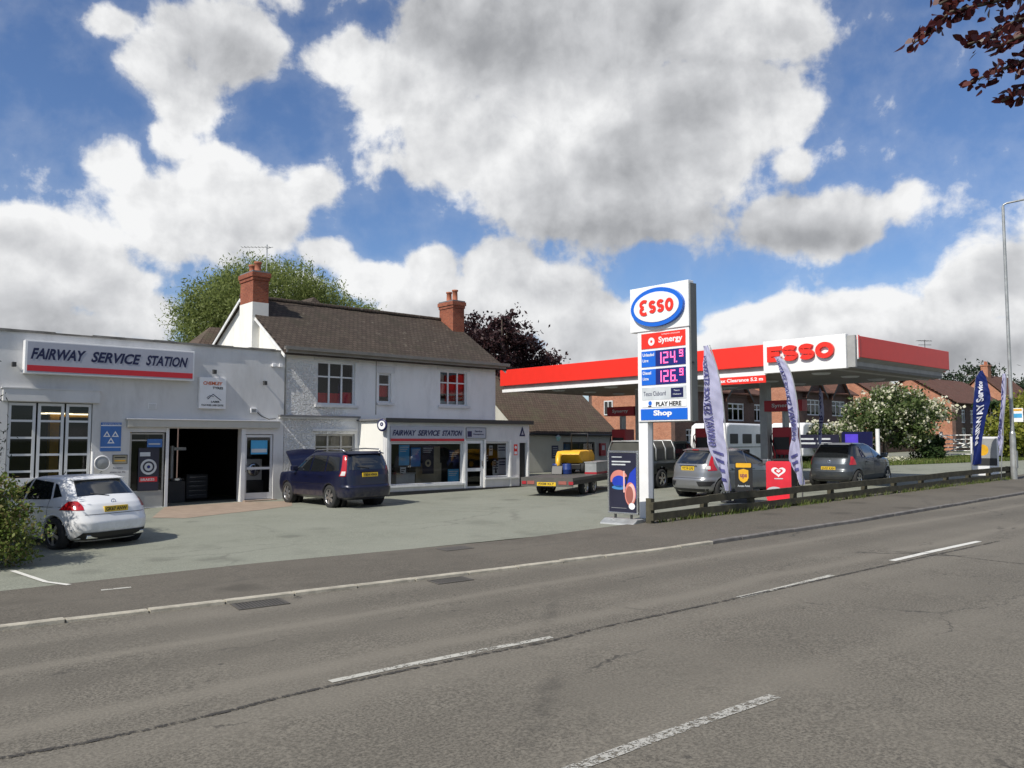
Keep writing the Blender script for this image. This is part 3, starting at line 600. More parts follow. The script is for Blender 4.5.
# interior
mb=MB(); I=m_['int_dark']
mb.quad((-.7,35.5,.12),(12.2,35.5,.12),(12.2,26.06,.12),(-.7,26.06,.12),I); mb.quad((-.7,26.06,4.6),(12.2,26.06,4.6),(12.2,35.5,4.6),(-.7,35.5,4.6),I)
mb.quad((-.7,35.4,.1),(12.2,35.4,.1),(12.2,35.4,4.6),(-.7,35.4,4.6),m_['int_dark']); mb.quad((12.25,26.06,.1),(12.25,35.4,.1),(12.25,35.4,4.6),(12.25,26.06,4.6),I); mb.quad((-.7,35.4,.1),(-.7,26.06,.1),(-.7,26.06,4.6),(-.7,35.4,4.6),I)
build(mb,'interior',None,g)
mb=MB(); mb.box(9.0,9.12,29.2,31,.12,2.5,m_['int_wall']); build(mb,'partition',None,g)
# strip lights
for x,y in ((5.75,28.4),(7.0,28.2)):
    pass
lp=[(*onY(43,413.5,28.4),.22),(*onY(55,413.5,28.4),.55),(*onY(69.5,414,28.4),.16),(*onY(81,414.5,28.4),.62)]
for i,(x,y,z,L) in enumerate(lp[:]):
    t=thing('strip_light',['short fluorescent strip light inside the garage behind the middle folding door','lit fluorescent strip light inside the garage behind the middle pair of panes','stubby lit strip light inside the garage near the right-hand pane','long lit strip light inside the garage behind the right-hand folding door'][i],'strip light',(x,y,z),'strip lights in the garage')
    q=MB(); q.cyl((x-L/2,y,z),(x+L/2,y,z),.022,n=8,mat=m_['tube_light']); build(q,'tube',None,t)
    q=MB(); q.box(x-L/2-.03,x+L/2+.03,y-.04,y+.04,z+.03,z+.08,m_['upvc']); q.cyl((x,y,z+.08),(x,y,4.6),.006,n=5,mat=m_['black']); build(q,'housing',None,t)
# yellow car lift
t=thing('car_lift','yellow two-post vehicle lift standing inside the garage behind the folding doors','car lift',(6.2,28.6,.12))
q=MB(); q.box(5.95,6.2,28.5,28.8,.12,2.9,m_['yellow']); build(q,'post',None,t,bevel=.01)
q=MB(); q.box(8.1,8.35,28.5,28.8,.12,2.9,m_['yellow']); build(q,'post',None,t,bevel=.01)
q=MB(); q.box(5.95,8.35,28.55,28.75,2.91,3.02,m_['yellow']); build(q,'crossbeam',None,t); q=MB(); q.box(6.21,7.0,28.4,28.5,.5,.6,m_['black']); q.box(7.3,8.09,28.4,28.5,.5,.6,m_['black']); build(q,'lift_arm',None,t)
# machinery inside the doorway
t=thing('tyre_machine','grey tyre changing machine with upright column just inside the workshop doorway','machine',(9.5,27.6,.12))
M('plast',(.05,.05,.055),.5); q=MB(); q.box(9.2,9.75,27.4,28.1,.121,.85,m_['dark_trim']); build(q,'cabinet',None,t,bevel=.02); q=MB(); q.cyl((9.4,27.75,.85),(9.4,27.75,2.0),.07,n=10,mat=m_['grey_metal']); q.box(9.36,9.85,27.71,27.79,1.85,1.95,m_['grey_metal']); build(q,'column',None,t)
q=MB(); q.cyl((9.55,27.75,.86),(9.55,27.75,.93),.26,n=20,mat=m_['silver']); build(q,'turntable',None,t)
t=thing('tool_cabinet','low dark tool cabinet with drawers standing on the workshop floor','cabinet',(10.6,28.8,.12))
q=MB(); q.box(10.2,10.95,28.6,29.1,.16,1.0,m_['dark_trim']); build(q,'body',None,t,bevel=.01)
for k in range(5): q=MB(); q.box(10.23,10.92,28.58,28.6,.2+k*.155,.33+k*.155,m_['plast']); q.box(10.3,10.85,28.565,28.58,.28+k*.155,.30+k*.155,m_['silver']); build(q,'drawer',None,t)
# washing-machine-like white unit behind door + blue poster
t=thing('washing_machine','white front loading washing machine seen through the glazed garage door','washing machine',(11.6,26.5,.12))
q=MB(); q.box(11.35,11.95,26.45,27.0,.85,1.55,m_['upvc']); q.box(11.3,12.0,26.4,27.05,.121,.84,m_['dark_trim']); build(q,'body',None,t,bevel=.01); q=MB(); q.lathe([(.0,.0),(.19,.0),(.23,.03),(.19,.05),(.0,.04)],m_['chrome'],24,T=Matrix.Translation((11.65,26.45,1.2))@Matrix.Rotation(R(90),4,'X')); build(q,'door',None,t)
q=MB(); q.lathe([(0,0.006),(.15,.006)],m_['black'],24,T=Matrix.Translation((11.65,26.40,1.2))@Matrix.Rotation(R(90),4,'X'));
def panel(name,label,cat,x0,x1,z0,z1,y,mat,th=.02,group=None,parts=(),frame=None):
    """flat sign facing the road, with printed parts"""
    t=thing(name,label,cat,((x0+x1)/2,y,z0),group); q=MB(); q.box(x0,x1,y-th,y-.002,z0,z1,m_[mat]); build(q,'board',None,t)
    if frame:
        q=MB(); e=frame[1]; F=m_[frame[0]]; q.box(x0-e,x1+e,y-th-.01,y-.004,z1,z1+e,F); q.box(x0-e,x1+e,y-th-.01,y-.004,z0-e,z0,F); q.box(x0-e,x0,y-th-.01,y-.004,z0,z1,F); q.box(x1,x1+e,y-th-.01,y-.004,z0,z1,F); build(q,'frame',None,t)
    return t
t=panel('poster','blue poster fixed at the top inside the glazed door beside the workshop doorway','poster',11.28,11.85,1.72,2.18,FY+.045,'posterB',.008)
q=MB(); q.box(11.30,11.83,FY+.034,FY+.036,1.78,1.90,m_['paper']); build(q,'print',None,t)
# posters in the left window
t=panel('poster','tall dark poster with large round brake disc picture in the window left of the doorway','poster',7.78,8.38,.66,1.95,FY+.05,'poster_dark',.008)
q=MB(); T=Matrix.Translation((8.08,FY+.036,1.38))@Matrix.Rotation(R(90),4,'X')
q.lathe([(.17,0),(.235,0)],m_['paper'],28,T); q.lathe([(.05,0),(.12,0)],m_['paper'],24,T); q.lathe([(0,.001),(.035,.001)],m_['navy_disc'],16,T); build(q,'disc_picture',None,t)
q=MB(); q.box(7.82,8.34,FY+.036,FY+.038,.93,1.08,m_['stripe_red']); tY(q,'BRAKES',7.86,.96,FY+.034,.4,.08,'paper'); q.box(7.82,8.12,FY+.036,FY+.038,1.70,1.82,m_['paper']); build(q,'print',None,t)
t=panel('poster','small blue notice above the brake disc poster in the window','poster',8.02,8.46,1.97,2.22,FY+.05,'mot_blue',.008)
q=MB(); q.box(8.06,8.40,FY+.036,FY+.038,2.05,2.09,m_['paper']); build(q,'print',None,t)
# big FAIRWAY sign
t=thing('fascia_sign','wide boxed FAIRWAY SERVICE STATION sign with red stripe high on the garage wall','sign',(6.95,FY,4.0))
P=.30; q=MB(); q.box(4.64,9.25,FY-P,FY-.002,4.02,4.94,m_['sign_white']); build(q,'box',None,t,bevel=.008)
q=MB(); q.box(4.70,9.20,FY-P-.006,FY-P-.002,4.06,4.90,m_['fr_panel']); build(q,'face',None,t)
q=MB(); q.box(4.70,9.20,FY-P-.010,FY-P-.006,4.09,4.25,m_['stripe_red']); build(q,'red_stripe',None,t)
q=MB(); 
for s,ua,ub in (('FAIRWAY',30.5,86),('SERVICE',91,141),('STATION',146,188)):
    a=onY(ua,360,FY-P)[0]; b=onY(ub,360,FY-P)[0]; tY(q,s,a,4.42,FY-P-.012,b-a,.31,'sign_navy',.035,.3)
build(q,'lettering',None,t)
# small laser-alignment sign
t=thing('wall_sign','small white box sign with orange and black lettering below the end of the big sign','sign',(9.92,FY,3.18))
q=MB(); q.box(9.49,10.34,FY-.13,FY-.002,3.18,4.17,m_['sign_white']); build(q,'box',None,t,bevel=.006)
M('orange',(.60,.12,.03),.5)
q=MB(); tY(q,'CHEMLEY',9.60,3.93,FY-.134,.62,.11,'orange',.04,.1); tY(q,'TYRES',9.90,3.80,FY-.134,.34,.08,'black',.04); tY(q,'FOUR WHEEL LASER CENTRE',9.56,3.26,FY-.134,.70,.06,'black',.03); tY(q,'LASER',9.86,3.37,FY-.134,.28,.06,'black',.04); build(q,'lettering',None,t)
q=MB(); q.tube([(9.75,FY-.136,3.48),(9.92,FY-.136,3.64),(10.18,FY-.136,3.45)],.012,6,m_['sign_navy']); q.tube([(9.72,FY-.136,3.52),(9.82,FY-.136,3.60),(9.94,FY-.136,3.56)],.008,6,m_['sign_navy']); build(q,'emblem',None,t)
# MOT sign
t=panel('mot_sign','blue vehicle testing sign with three white triangles on the garage wall','sign',6.70,7.26,1.86,2.70,FY,'mot_blue',.02)
q=MB(); y=FY-.024
def tri(cx,cz,s):
    for k in range(3):
        a=R(90+120*k); b=R(90+120*(k+1)); p=[(cx+s*math.cos(a),cz+s*math.sin(a)),(cx+s*math.cos(b),cz+s*math.sin(b)),(cx+s*.5*math.cos(b),cz+s*.5*math.sin(b)),(cx+s*.5*math.cos(a),cz+s*.5*math.sin(a))]
        q.add([(u,y,v) for u,v in p],[(0,1,2,3)],m_['sign_white'])
tri(6.865,2.34,.115); tri(7.095,2.34,.115); tri(6.98,2.15,.115); build(q,'triangles',None,t)
q=MB(); q.box(6.70,7.26,y,y+.003,2.60,2.625,m_['sign_white']); q.box(6.70,7.26,y,y+.003,1.97,1.99,m_['sign_white']); tY(q,'VEHICLE TESTING STATION',6.73,2.635,y-.001,.50,.04,'sign_white',.0); build(q,'print',None,t)
t=panel('notice','small cream notice in a thin dark frame below the blue testing sign','notice',7.06,7.44,1.50,1.74,FY,'tan',.012,frame=('dark_trim',.015))
q=MB(); q.box(7.1,7.4,FY-.016,FY-.013,1.66,1.69,m_['black']); q.box(7.1,7.4,FY-.016,FY-.013,1.56,1.60,m_['yellow']); build(q,'print',None,t)
q=MB(); 
for k,(a,b) in enumerate(((.02,.26),(-.06,.42),(.04,.22))): tY(q,['Reception','please use the','shop door'][k],7.10+a-.05,1.34-k*.12,FY-.003,b,.05,'sign_navy',.02)
setp(build(q,'painted_lettering',None,None),'navy painted words on the white wall right of the round wall fan','wall lettering')
# round fan / mirror and post
t=thing('convex_mirror','round white rimmed mirror on a bracket low on the garage wall above the white car','mirror',(6.72,FY-.02,1.4)); T=Matrix.Translation((6.72,FY-.16,1.52))@Matrix.Rotation(R(90),4,'X')
q=MB(); q.lathe([(.0,-.03),(.16,-.02),(.21,.0),(.225,.03),(.20,.05),(.185,.03)],m_['sign_white'],28,T); build(q,'rim',None,t)
q=MB(); q.lathe([(.185,.03),(.12,.045),(0,.055)],m_['grey_metal'],28,T); build(q,'face',None,t)
q=MB(); q.tube([(6.72,FY,1.25),(6.72,FY-.12,1.28),(6.72,FY-.15,1.4)],.02,8,m_['galv']); build(q,'bracket',None,t)
t=thing('bollard','slim white post standing in front of the garage folding doors beside the round mirror','post',(6.42,FY-.35,gz(6.4)))
q=MB(); q.cyl((6.42,FY-.35,gz(6.4)),(6.42,FY-.35,1.86),.045,n=14,mat=m_['sign_white']); build(q,'post',None,t); q=MB(); q.cyl((6.42,FY-.35,gz(6.4)),(6.42,FY-.35,gz(6.4)+.08),.07,n=14,mat=m_['concrete']); build(q,'base',None,t)
# wall fittings
def lampbox(x,z,lab):
    t=thing('security_light',lab,'light',(x,FY,z),'small dark wall lights on the garage'); q=MB(); q.box(x-.02,x+.02,FY-.10,FY,z+.02,z+.05,m_['black']); build(q,'bracket',None,t); q=MB(); q.box(x-.05,x+.05,FY-.20,FY-.08,z-.09,z+.04,m_['dark_trim']); build(q,'lamp',None,t,bevel=.01)
lampbox(9.95,4.38,'small dark light above the small white box sign'); lampbox(11.65,4.10,'small dark light on bare wall left of the drainpipe'); lampbox(4.42,4.28,'small dark round light left of the big sign')
t=thing('air_vent','square white air vent high on the wall above the doorway','vent',(8.1,FY,3.2)); q=MB(); q.box(8.0,8.24,FY-.02,FY-.002,3.13,3.31,m_['sign_white']); build(q,'frame',None,t)
q=MB(); [q.box(8.02,8.22,FY-.026,FY-.021,3.15+k*.03,3.16+k*.03,m_['grey_metal']) for k in range(5)]; build(q,'louvre',None,t)
t=thing('air_vent','small white extractor box with dangling cable near the drainpipe','vent',(11.3,FY,3.1)); q=MB(); q.box(11.2,11.42,FY-.08,FY-.002,3.08,3.24,m_['sign_white']); build(q,'box',None,t,bevel=.005); q=MB(); [q.box(11.23,11.39,FY-.088,FY-.081,3.10+k*.03,3.115+k*.03,m_['dark_trim']) for k in range(4)]; build(q,'louvre',None,t); q=MB(); q.tube([(11.42,FY-.03,3.12),(11.6,FY-.015,2.98),(11.85,FY-.02,2.88),(12.1,FY-.03,2.9)],.012,6,m_['dark_trim']); build(q,'cable',None,t)
# ================================================================ HOUSE
hs=thing('house','two storey white painted house with slate roof and two brick chimneys','house',(17,FY,gz(17)))
X0,X1=12.42,21.75; EZ=5.33; RY,RZ=29.3,7.55; BY=33.1
up=[(13.62,15.13,3.43,4.95),(16.12,16.66,3.57,4.66),(18.92,20.26,3.54,4.92),(13.58,15.15,1.15,2.40)]
mb=MB(); wall(mb,X0,X1,-.1,EZ,FY,.28,up,m_['peb_wall']); build(mb,'wall',None,hs); mb=MB(); wall(mb,X0,X1,-.1,EZ,BY,.28,[],m_['white_wall']); build(mb,'rear_wall',None,hs)
for xg,mt,nm in ((X0,'sunlit_wall','gable_wall'),(X1-.28,'white_wall','gable_wall')):
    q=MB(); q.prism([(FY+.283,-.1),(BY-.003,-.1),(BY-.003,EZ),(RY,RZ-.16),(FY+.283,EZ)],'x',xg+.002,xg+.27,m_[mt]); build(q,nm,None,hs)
def roofslab(name,mat,parent,x0,x1,ye,ze,yr,zr,th=.09,over=.32,seg=28,sag=.03):
    q=MB(); sl=(zr-ze)/(yr-ye); y0=ye-over*(1 if yr>ye else -1); z0=ze-abs(over*sl) 
    rows=10; vs=[]
    for i in range(seg+1):
        x=x0+(x1-x0)*i/seg; s=-sag*math.sin(math.pi*i/seg)+rng.normal()*.006
        for j in range(rows+1): f=j/rows; vs.append((x,y0+(yr-y0)*f,z0+(zr-z0)*f+s*f+rng.normal()*.006))
    k=rows+1; n=len(vs); vs+=[(a,b,c-th) for a,b,c in vs]
    fs=[(i*k+j,(i+1)*k+j,(i+1)*k+j+1,i*k+j+1) for i in range(seg) for j in range(rows)]; fs+=[tuple(reversed([v+n for v in f_])) for f_ in fs]
    for i in range(seg): fs.append((i*k,n+i*k,n+(i+1)*k,(i+1)*k))
    for j in range(rows): fs.append((j,j+1,n+j+1,n+j)); b=seg*k; fs.append((b+j,n+b+j,n+b+j+1,b+j+1))
    q.add(vs,fs,mat); return build(q,name,None,parent)
r=roofslab('roof',m_['roof_tile'],hs,12.25,22.1,FY,EZ+.02,RY,RZ)
roofslab('roof',m_['roof_tile'],hs,12.25,22.1,BY,EZ+.02,RY,RZ)
q=MB(); x=12.25
while x<22.0: q.cyl((x,RY,RZ+.0),(x+.44,RY,RZ+.0),.10,.095,10,m_['roof_tile']); x+=.45
build(q,'ridge_tiles',None,hs)
q=MB(); q.prism([(FY-.34,EZ-.10),(FY-.47,EZ-.10),(FY-.48,EZ+.01),(FY-.46,EZ+.01),(FY-.45,EZ-.08),(FY-.36,EZ-.08),(FY-.35,EZ+.01),(FY-.335,EZ+.01)],'x',12.2,22.15,m_['gutter']); build(q,'gutter',None,hs)
q=MB(); q.box(12.3,22.05,FY-.33,FY-.003,EZ-.2,EZ-.15,m_['gutter']); q.box(12.3,22.05,FY-.335,FY-.305,EZ-.145,EZ-.03,m_['gutter']); build(q,'soffit',None,hs)
# bargeboards
sl=(RZ-EZ)/(RY-FY)
for xg in (12.26,22.07):
    for s,ye in ((1,FY-.3),(-1,BY+.3)):
        q=MB(); ze=EZ+.02-.3*sl; q.prism([(ye,ze-.20),(ye,ze-.10),(RY,RZ-.10),(RY,RZ-.21)],'x',xg-.035,xg+.003,m_['white_paint']); build(q,'bargeboard',None,hs)
q=MB(); q.tube([(12.30,FY-.42,EZ-.1),(12.33,FY-.2,EZ-.24),(12.43,FY-.006,EZ-.30),(12.43,FY-.006,3.05)],.022,8,m_['grey_metal']); build(q,'drainpipe',None,hs)
q=MB(); q.cyl((16.0,FY-.01,EZ-.2),(16.0,FY-.01,3.12),.015,n=6,mat=m_['gutter']); build(q,'drainpipe',None,hs)
# ground floor ledge
q=MB(); q.box(12.2,15.28,FY-.16,FY-.002,2.98,3.04,m_['lead']); q.box(12.22,15.28,FY-.10,FY-.002,2.92,2.98,m_['white_wall']); build(q,'ledge',None,hs)
q=MB(); q.box(13.45,15.22,FY-.09,FY-.002,2.50,2.58,m_['white_wall']); build(q,'lintel',None,hs)
# windows of the house
def hwin(x0,x1,z0,z1,mu,rows,backing=None,lab=None,fm='upvc'):
    w_=window(hs,x0,x1,z0,z1,FY+.08,mu,rows,m_[fm],m_['glass'],fw=.065,label=lab)
    q=MB(); q.box(x0-.1,x1+.1,FY-.09,FY+.08,z0-.09,z0-.002,m_['white_wall']); build(q,'sill',None,w_)
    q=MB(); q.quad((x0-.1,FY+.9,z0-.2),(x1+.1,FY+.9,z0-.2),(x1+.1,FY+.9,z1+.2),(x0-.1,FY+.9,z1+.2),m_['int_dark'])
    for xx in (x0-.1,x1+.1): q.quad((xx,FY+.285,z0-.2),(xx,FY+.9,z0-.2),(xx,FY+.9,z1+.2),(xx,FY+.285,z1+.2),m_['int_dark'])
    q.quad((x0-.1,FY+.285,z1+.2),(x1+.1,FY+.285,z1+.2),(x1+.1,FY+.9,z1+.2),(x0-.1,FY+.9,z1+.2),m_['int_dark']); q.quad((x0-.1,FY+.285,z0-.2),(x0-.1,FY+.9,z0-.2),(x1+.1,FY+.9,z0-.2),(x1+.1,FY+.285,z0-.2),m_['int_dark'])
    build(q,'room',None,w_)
    for (a,b,c,d,mt) in backing or ():
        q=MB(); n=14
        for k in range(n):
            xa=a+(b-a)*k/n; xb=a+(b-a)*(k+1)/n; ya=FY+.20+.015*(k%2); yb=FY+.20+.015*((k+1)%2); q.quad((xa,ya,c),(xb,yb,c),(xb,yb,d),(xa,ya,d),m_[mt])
        build(q,'backing_sheet',None,w_)
    return w_
hwin(13.62,15.13,3.43,4.95,[14.12,14.62],[4.42],[(13.62,14.62,3.43,3.85,'red_reflection'),(14.63,15.12,3.43,3.9,'red_reflection')])  # red sheets behind the upper panes paint in the reflection of the canopy
hwin(16.12,16.66,3.57,4.66,[],[4.25],[(16.12,16.66,3.80,4.22,'red_reflection')])
hwin(18.92,20.26,3.54,4.92,[19.36,19.82],[4.45],[(18.92,20.26,4.02,4.45,'red_reflection'),(19.8,20.26,4.46,4.8,'red_reflection'),(18.92,20.26,3.62,3.74,'paper')])  # red bands and pale strip: reflected canopy painted behind the panes
hwin(13.58,15.15,1.15,2.40,[14.1,14.63],[1.95],[(13.6,15.13,1.2,2.38,'tan')],fm='cream_frame')
for (a,b,c,d) in up[:3]:
    q=MB(); q.box(a-.14,b+.14,FY-.02,FY-.002,d+.02,d+.26,m_['white_wall']); build(q,'lintel',None,hs)
# chimneys
def chimney(x0,x1,y0,y1,zb,zt,pots,nm='chimney'):
    q=MB(); B=m_['brick_chim']; q.box(x0,x1,y0,y1,zb,zt-.32,B); q.box(x0-.03,x1+.03,y0-.03,y1+.03,zt-.32,zt-.20,B); q.box(x0-.065,x1+.065,y0-.065,y1+.065,zt-.20,zt-.04,B); q.box(x0-.03,x1+.03,y0-.03,y1+.03,zt-.04,zt+.02,m_['lead']); c=build(q,nm,None,hs)
    for px,py,h in pots:
        q=MB(); q.lathe([(.13,0),(.15,.02),(.12,.06),(.11,h-.08),(.14,h-.06),(.14,h),(.10,h),(.09,h-.1)],m_['terracotta'],16,T=Matrix.Translation((px,py,zt+.02))); build(q,'pot',None,c)
    return c
q=MB(); q.box(12.14,12.75,27.93,29.06,EZ-.5,7.15,m_['sunlit_wall']); build(q,'chimney_base',None,hs)
chimney(12.15,12.74,27.94,29.05,7.151,8.28,[(12.45,28.25,.38),(12.45,28.72,.34)])
chimney(21.46,22.08,28.35,29.35,6.4,8.32,[(21.77,28.62,.5),(21.77,29.05,.46)])
q=MB(); q.box(22.05,22.5,28.0,29.0,7.0,7.03,m_['lead']); 
t=thing('tv_aerial','thin television aerial on a tall mast beside the left chimney','aerial',(13.05,28.9,7.4)); q=MB(); q.cyl((13.08,28.9,7.3),(13.08,28.9,9.55),.022,n=8,mat=m_['galv']); build(q,'mast',None,t)
q=MB(); q.cyl((12.35,29.5,9.45),(13.25,28.75,9.45),.012,n=6,mat=m_['galv'])
for k in range(9):
    f=k/9; cx,cy=12.35+.9*f,29.5-.75*f; q.cyl((cx-.09,cy-.11,9.45),(cx+.09,cy+.11,9.45),.007,n=5,mat=m_['galv'])
q.cyl((13.0,28.8,9.35),(13.3,29.0,9.5),.01,n=5,mat=m_['galv']); build(q,'antenna',None,t)
# rear wing and rear cottage roofs
t=thing('rear_wing','hipped slate roofed rear wing rising behind the ridge of the white house','house wing',(17.3,34,0))
q=MB(); q.box(15.0,19.6,33.45,40,0,5.4,m_['white_wall']); build(q,'wall',None,t)
q=MB(); a=(14.8,31.5,5.8);b=(19.8,31.5,5.8);c=(19.8,40.3,5.6);d=(14.8,40.3,5.6);e1=(17.3,33.2,8.62);e2=(17.3,38.5,8.62); q.add([a,b,c,d,e1,e2],[(0,1,4),(1,2,5,4),(2,3,5),(3,0,4,5)],m_['roof_tile']); build(q,'roof',None,t)
t=thing('rear_cottage','low building with brown tiled roof behind the garage, left of the house gable','outbuilding',(10.5,38.5,0))
q=MB(); q.box(14.2,17.2,37.8,42,0,5.2,m_['brick_shaded']); build(q,'wall',None,t)
q=MB(); q.add([(13.0,37.5,5.5),(17.6,37.5,5.5),(17.6,42.3,5.5),(13.0,42.3,5.5),(15.15,39.8,7.75),(16.9,39.8,7.8)],[(0,1,5,4),(1,2,5),(2,3,4,5),(3,0,4)],m_['shed_tile']); build(q,'roof',None,t)
# security camera + bulkhead lamps at the pipe
t=thing('floodlight','pair of small white floodlights on the corner by the drainpipe','light',(12.2,FY-.05,4.7)); q=MB(); q.box(11.92,12.04,FY-.10,FY-.04,4.64,4.76,m_['sign_white']); build(q,'lamp',None,t,bevel=.01); q=MB(); q.box(12.16,12.28,FY-.10,FY-.04,4.64,4.76,m_['sign_white']); build(q,'lamp',None,t,bevel=.01); q=MB(); q.box(11.9,12.3,FY-.04,FY-.002,4.66,4.72,m_['sign_white']); build(q,'bracket',None,t)
# ================================================================ SHOP
SY=24.0; SX0,SX1=15.3,22.0
sh=thing('shop_building','flat roofed white shop front built onto the house, with large window and glazed door','shop',(18.6,SY,gz(18.6)))
SH=[(15.52,18.66,.60,2.10),(18.78,19.66,.28,2.2),(19.76,20.92,.76,2.12),(21.48,21.86,.34,2.08)]
mb=MB(); wall(mb,SX0,SX1,-.1,2.86,SY,.18,SH,m_['white_wall']); build(mb,'wall',None,sh)
mb=MB(); mb.box(SX0,SX0+.16,SY+.183,FY-.003,-.1,2.86,m_['sunlit_wall']); build(mb,'side_wall',None,sh)
mb=MB(); mb.box(SX1-.16,SX1,SY+.183,FY-.003,-.1,2.86,m_['white_wall']); build(mb,'side_wall',None,sh)
mb=MB(); mb.box(SX0-.1,SX1+.1,SY-.14,FY-.004,2.87,2.93,m_['lead']); mb.box(SX0-.1,SX1+.1,SY-.16,SY-.142,2.80,2.95,m_['dark_trim']); build(mb,'roof',None,sh)
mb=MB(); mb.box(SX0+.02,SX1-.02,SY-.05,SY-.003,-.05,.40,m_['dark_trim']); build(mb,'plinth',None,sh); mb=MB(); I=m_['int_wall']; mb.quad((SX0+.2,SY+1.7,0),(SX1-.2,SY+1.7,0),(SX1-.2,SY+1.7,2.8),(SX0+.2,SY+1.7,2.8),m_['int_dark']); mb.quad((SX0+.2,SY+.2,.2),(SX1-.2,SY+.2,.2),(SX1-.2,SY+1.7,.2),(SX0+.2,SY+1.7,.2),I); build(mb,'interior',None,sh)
window(sh,15.53,18.65,.62,2.09,SY+.07,[],[],m_['upvc'],m_['glass'],fw=.04)
window(sh,19.77,20.91,.78,2.11,SY+.07,[],[],m_['upvc'],m_['glass'],fw=.05)
mb=MB(); mb.box(15.45,18.74,SY-.08,SY-.002,.55,.615,m_['white_paint']); mb.box(19.70,21.4,SY-.06,SY-.002,.70,.765,m_['white_paint']); build(mb,'sill',None,sh)
f=MB(); f.box(18.80,18.90,SY+.03,SY+.09,.30,2.18); f.box(19.54,19.64,SY+.03,SY+.09,.30,2.18); f.box(18.90,19.54,SY+.03,SY+.09,2.06,2.18); f.box(18.90,19.54,SY+.03,SY+.09,.30,.46); f.box(18.90,19.54,SY+.03,SY+.09,1.02,1.14)
d=build(f,'door',m_['upvc'],sh); q=MB(); q.quad((18.88,SY+.06,.4),(19.56,SY+.06,.4),(19.56,SY+.06,2.1),(18.88,SY+.06,2.1)); build(q,'pane',m_['glass'],d); q=MB(); q.box(19.57,19.60,SY-.01,SY+.03,1.2,1.4,m_['silver']); build(q,'handle',None,d); q=MB(); q.box(19.12,19.34,SY+.022,SY+.029,.35,.40,m_['black']); build(q,'letter_plate',None,d)
for xx in (18.70,19.67,20.95,21.88): q=MB(); q.box(xx,xx+.075,SY-.035,SY-.002,.26,2.2,m_['white_paint']); build(q,'door_post' if xx<20 else 'window_post',None,sh)
f=MB(); f.box(21.49,21.85,SY+.10,SY+.13,.34,2.07,m_['black']); build(f,'side_door',None,sh)
for xx in (SX0+.02,): q=MB(); q.box(xx,xx+.1,SY-.04,SY-.002,.24,2.79,m_['white_paint']); build(q,'corner_trim',None,sh)
# shop sign
t=thing('shop_sign','long flat shop sign reading FAIRWAY SERVICE STATION with red line over the shop window','sign',(17,SY,2.15))
q=MB(); q.box(15.46,18.68,SY-.045,SY-.003,2.14,2.66,m_['fr_panel']); build(q,'board',None,t); q=MB(); q.box(15.46,18.68,SY-.052,SY-.046,2.15,2.24,m_['stripe_red']); build(q,'red_stripe',None,t)
q=MB()
for s,ua,ub in (('FAIRWAY',391.7,415.3),('SERVICE',417,439.5),('STATION',441.2,461.5)):
    a=onY(ua,433,SY)[0]; b=onY(ub,433,SY)[0]; tY(q,s,a,2.34,SY-.054,b-a,.20,'navy',.035,.3)
build(q,'lettering',None,t)
t=panel('reception_sign','small white sign with navy square and the words Service Reception over the shop door','sign',18.80,19.74,2.26,2.64,SY,'fr_panel',.02,frame=('dark_trim',.012))
q=MB(); q.box(18.86,19.06,SY-.028,SY-.022,2.31,2.52,m_['navy']); build(q,'emblem',None,t); q=MB(); tY(q,'Service',19.20,2.48,SY-.024,.36,.08,'navy',.03); tY(q,'Reception',19.14,2.36,SY-.024,.50,.08,'navy',.03); build(q,'lettering',None,t)
t=panel('fire_notice','small red and white prohibition notice on the wall right of the small shop window','notice',21.18,21.36,1.60,2.02,SY,'esso_red',.01); q=MB(); q.box(21.2,21.34,SY-.013,SY-.0105,1.63,1.74,m_['sign_white']); q.cyl((21.27,SY-.013,1.9),(21.27,SY-.0105,1.9),.06,n=18,mat=m_['sign_white']); build(q,'print',None,t)
t=thing('triangle_sign','dark blue triangular emblem sign high on the shop wall near its right end','sign',(21.62,SY,2.4)); q=MB(); q.prism([(21.47,2.34),(21.77,2.34),(21.62,2.72)],'y',SY-.02,SY-.003,m_['navy']); build(q,'board',None,t)
q=MB(); q.prism([(21.56,2.40),(21.68,2.40),(21.62,2.56)],'y',SY-.024,SY-.0205,m_['fr_panel']); build(q,'print',None,t)
# projecting round sign
t=thing('round_sign','round white and navy sign projecting from the shop corner above the blue car','sign',(15.25,SY+.1,2.6)); q=MB(); T=Matrix.Translation((15.12,SY-.05,2.70))@Matrix.Rotation(R(-70),4,'Z')@Matrix.Rotation(R(90),4,'X')
q.lathe([(0,-.03),(.20,-.03),(.22,0),(.20,.03),(.15,.032)],m_['navy'],28,T); build(q,'rim',None,t); q=MB(); q.lathe([(0,.034),(.15,.034)],m_['sign_white'],28,T); build(q,'face',None,t)
q=MB(); q.lathe([(.02,.036),(.07,.036)],m_['navy'],20,T@Matrix.Translation((0,.03,0))); build(q,'emblem',None,t); q=MB(); q.cyl((15.14,SY,2.92),(15.36,SY+.0,2.72),.018,n=6,mat=m_['black']); build(q,'bracket',None,t)
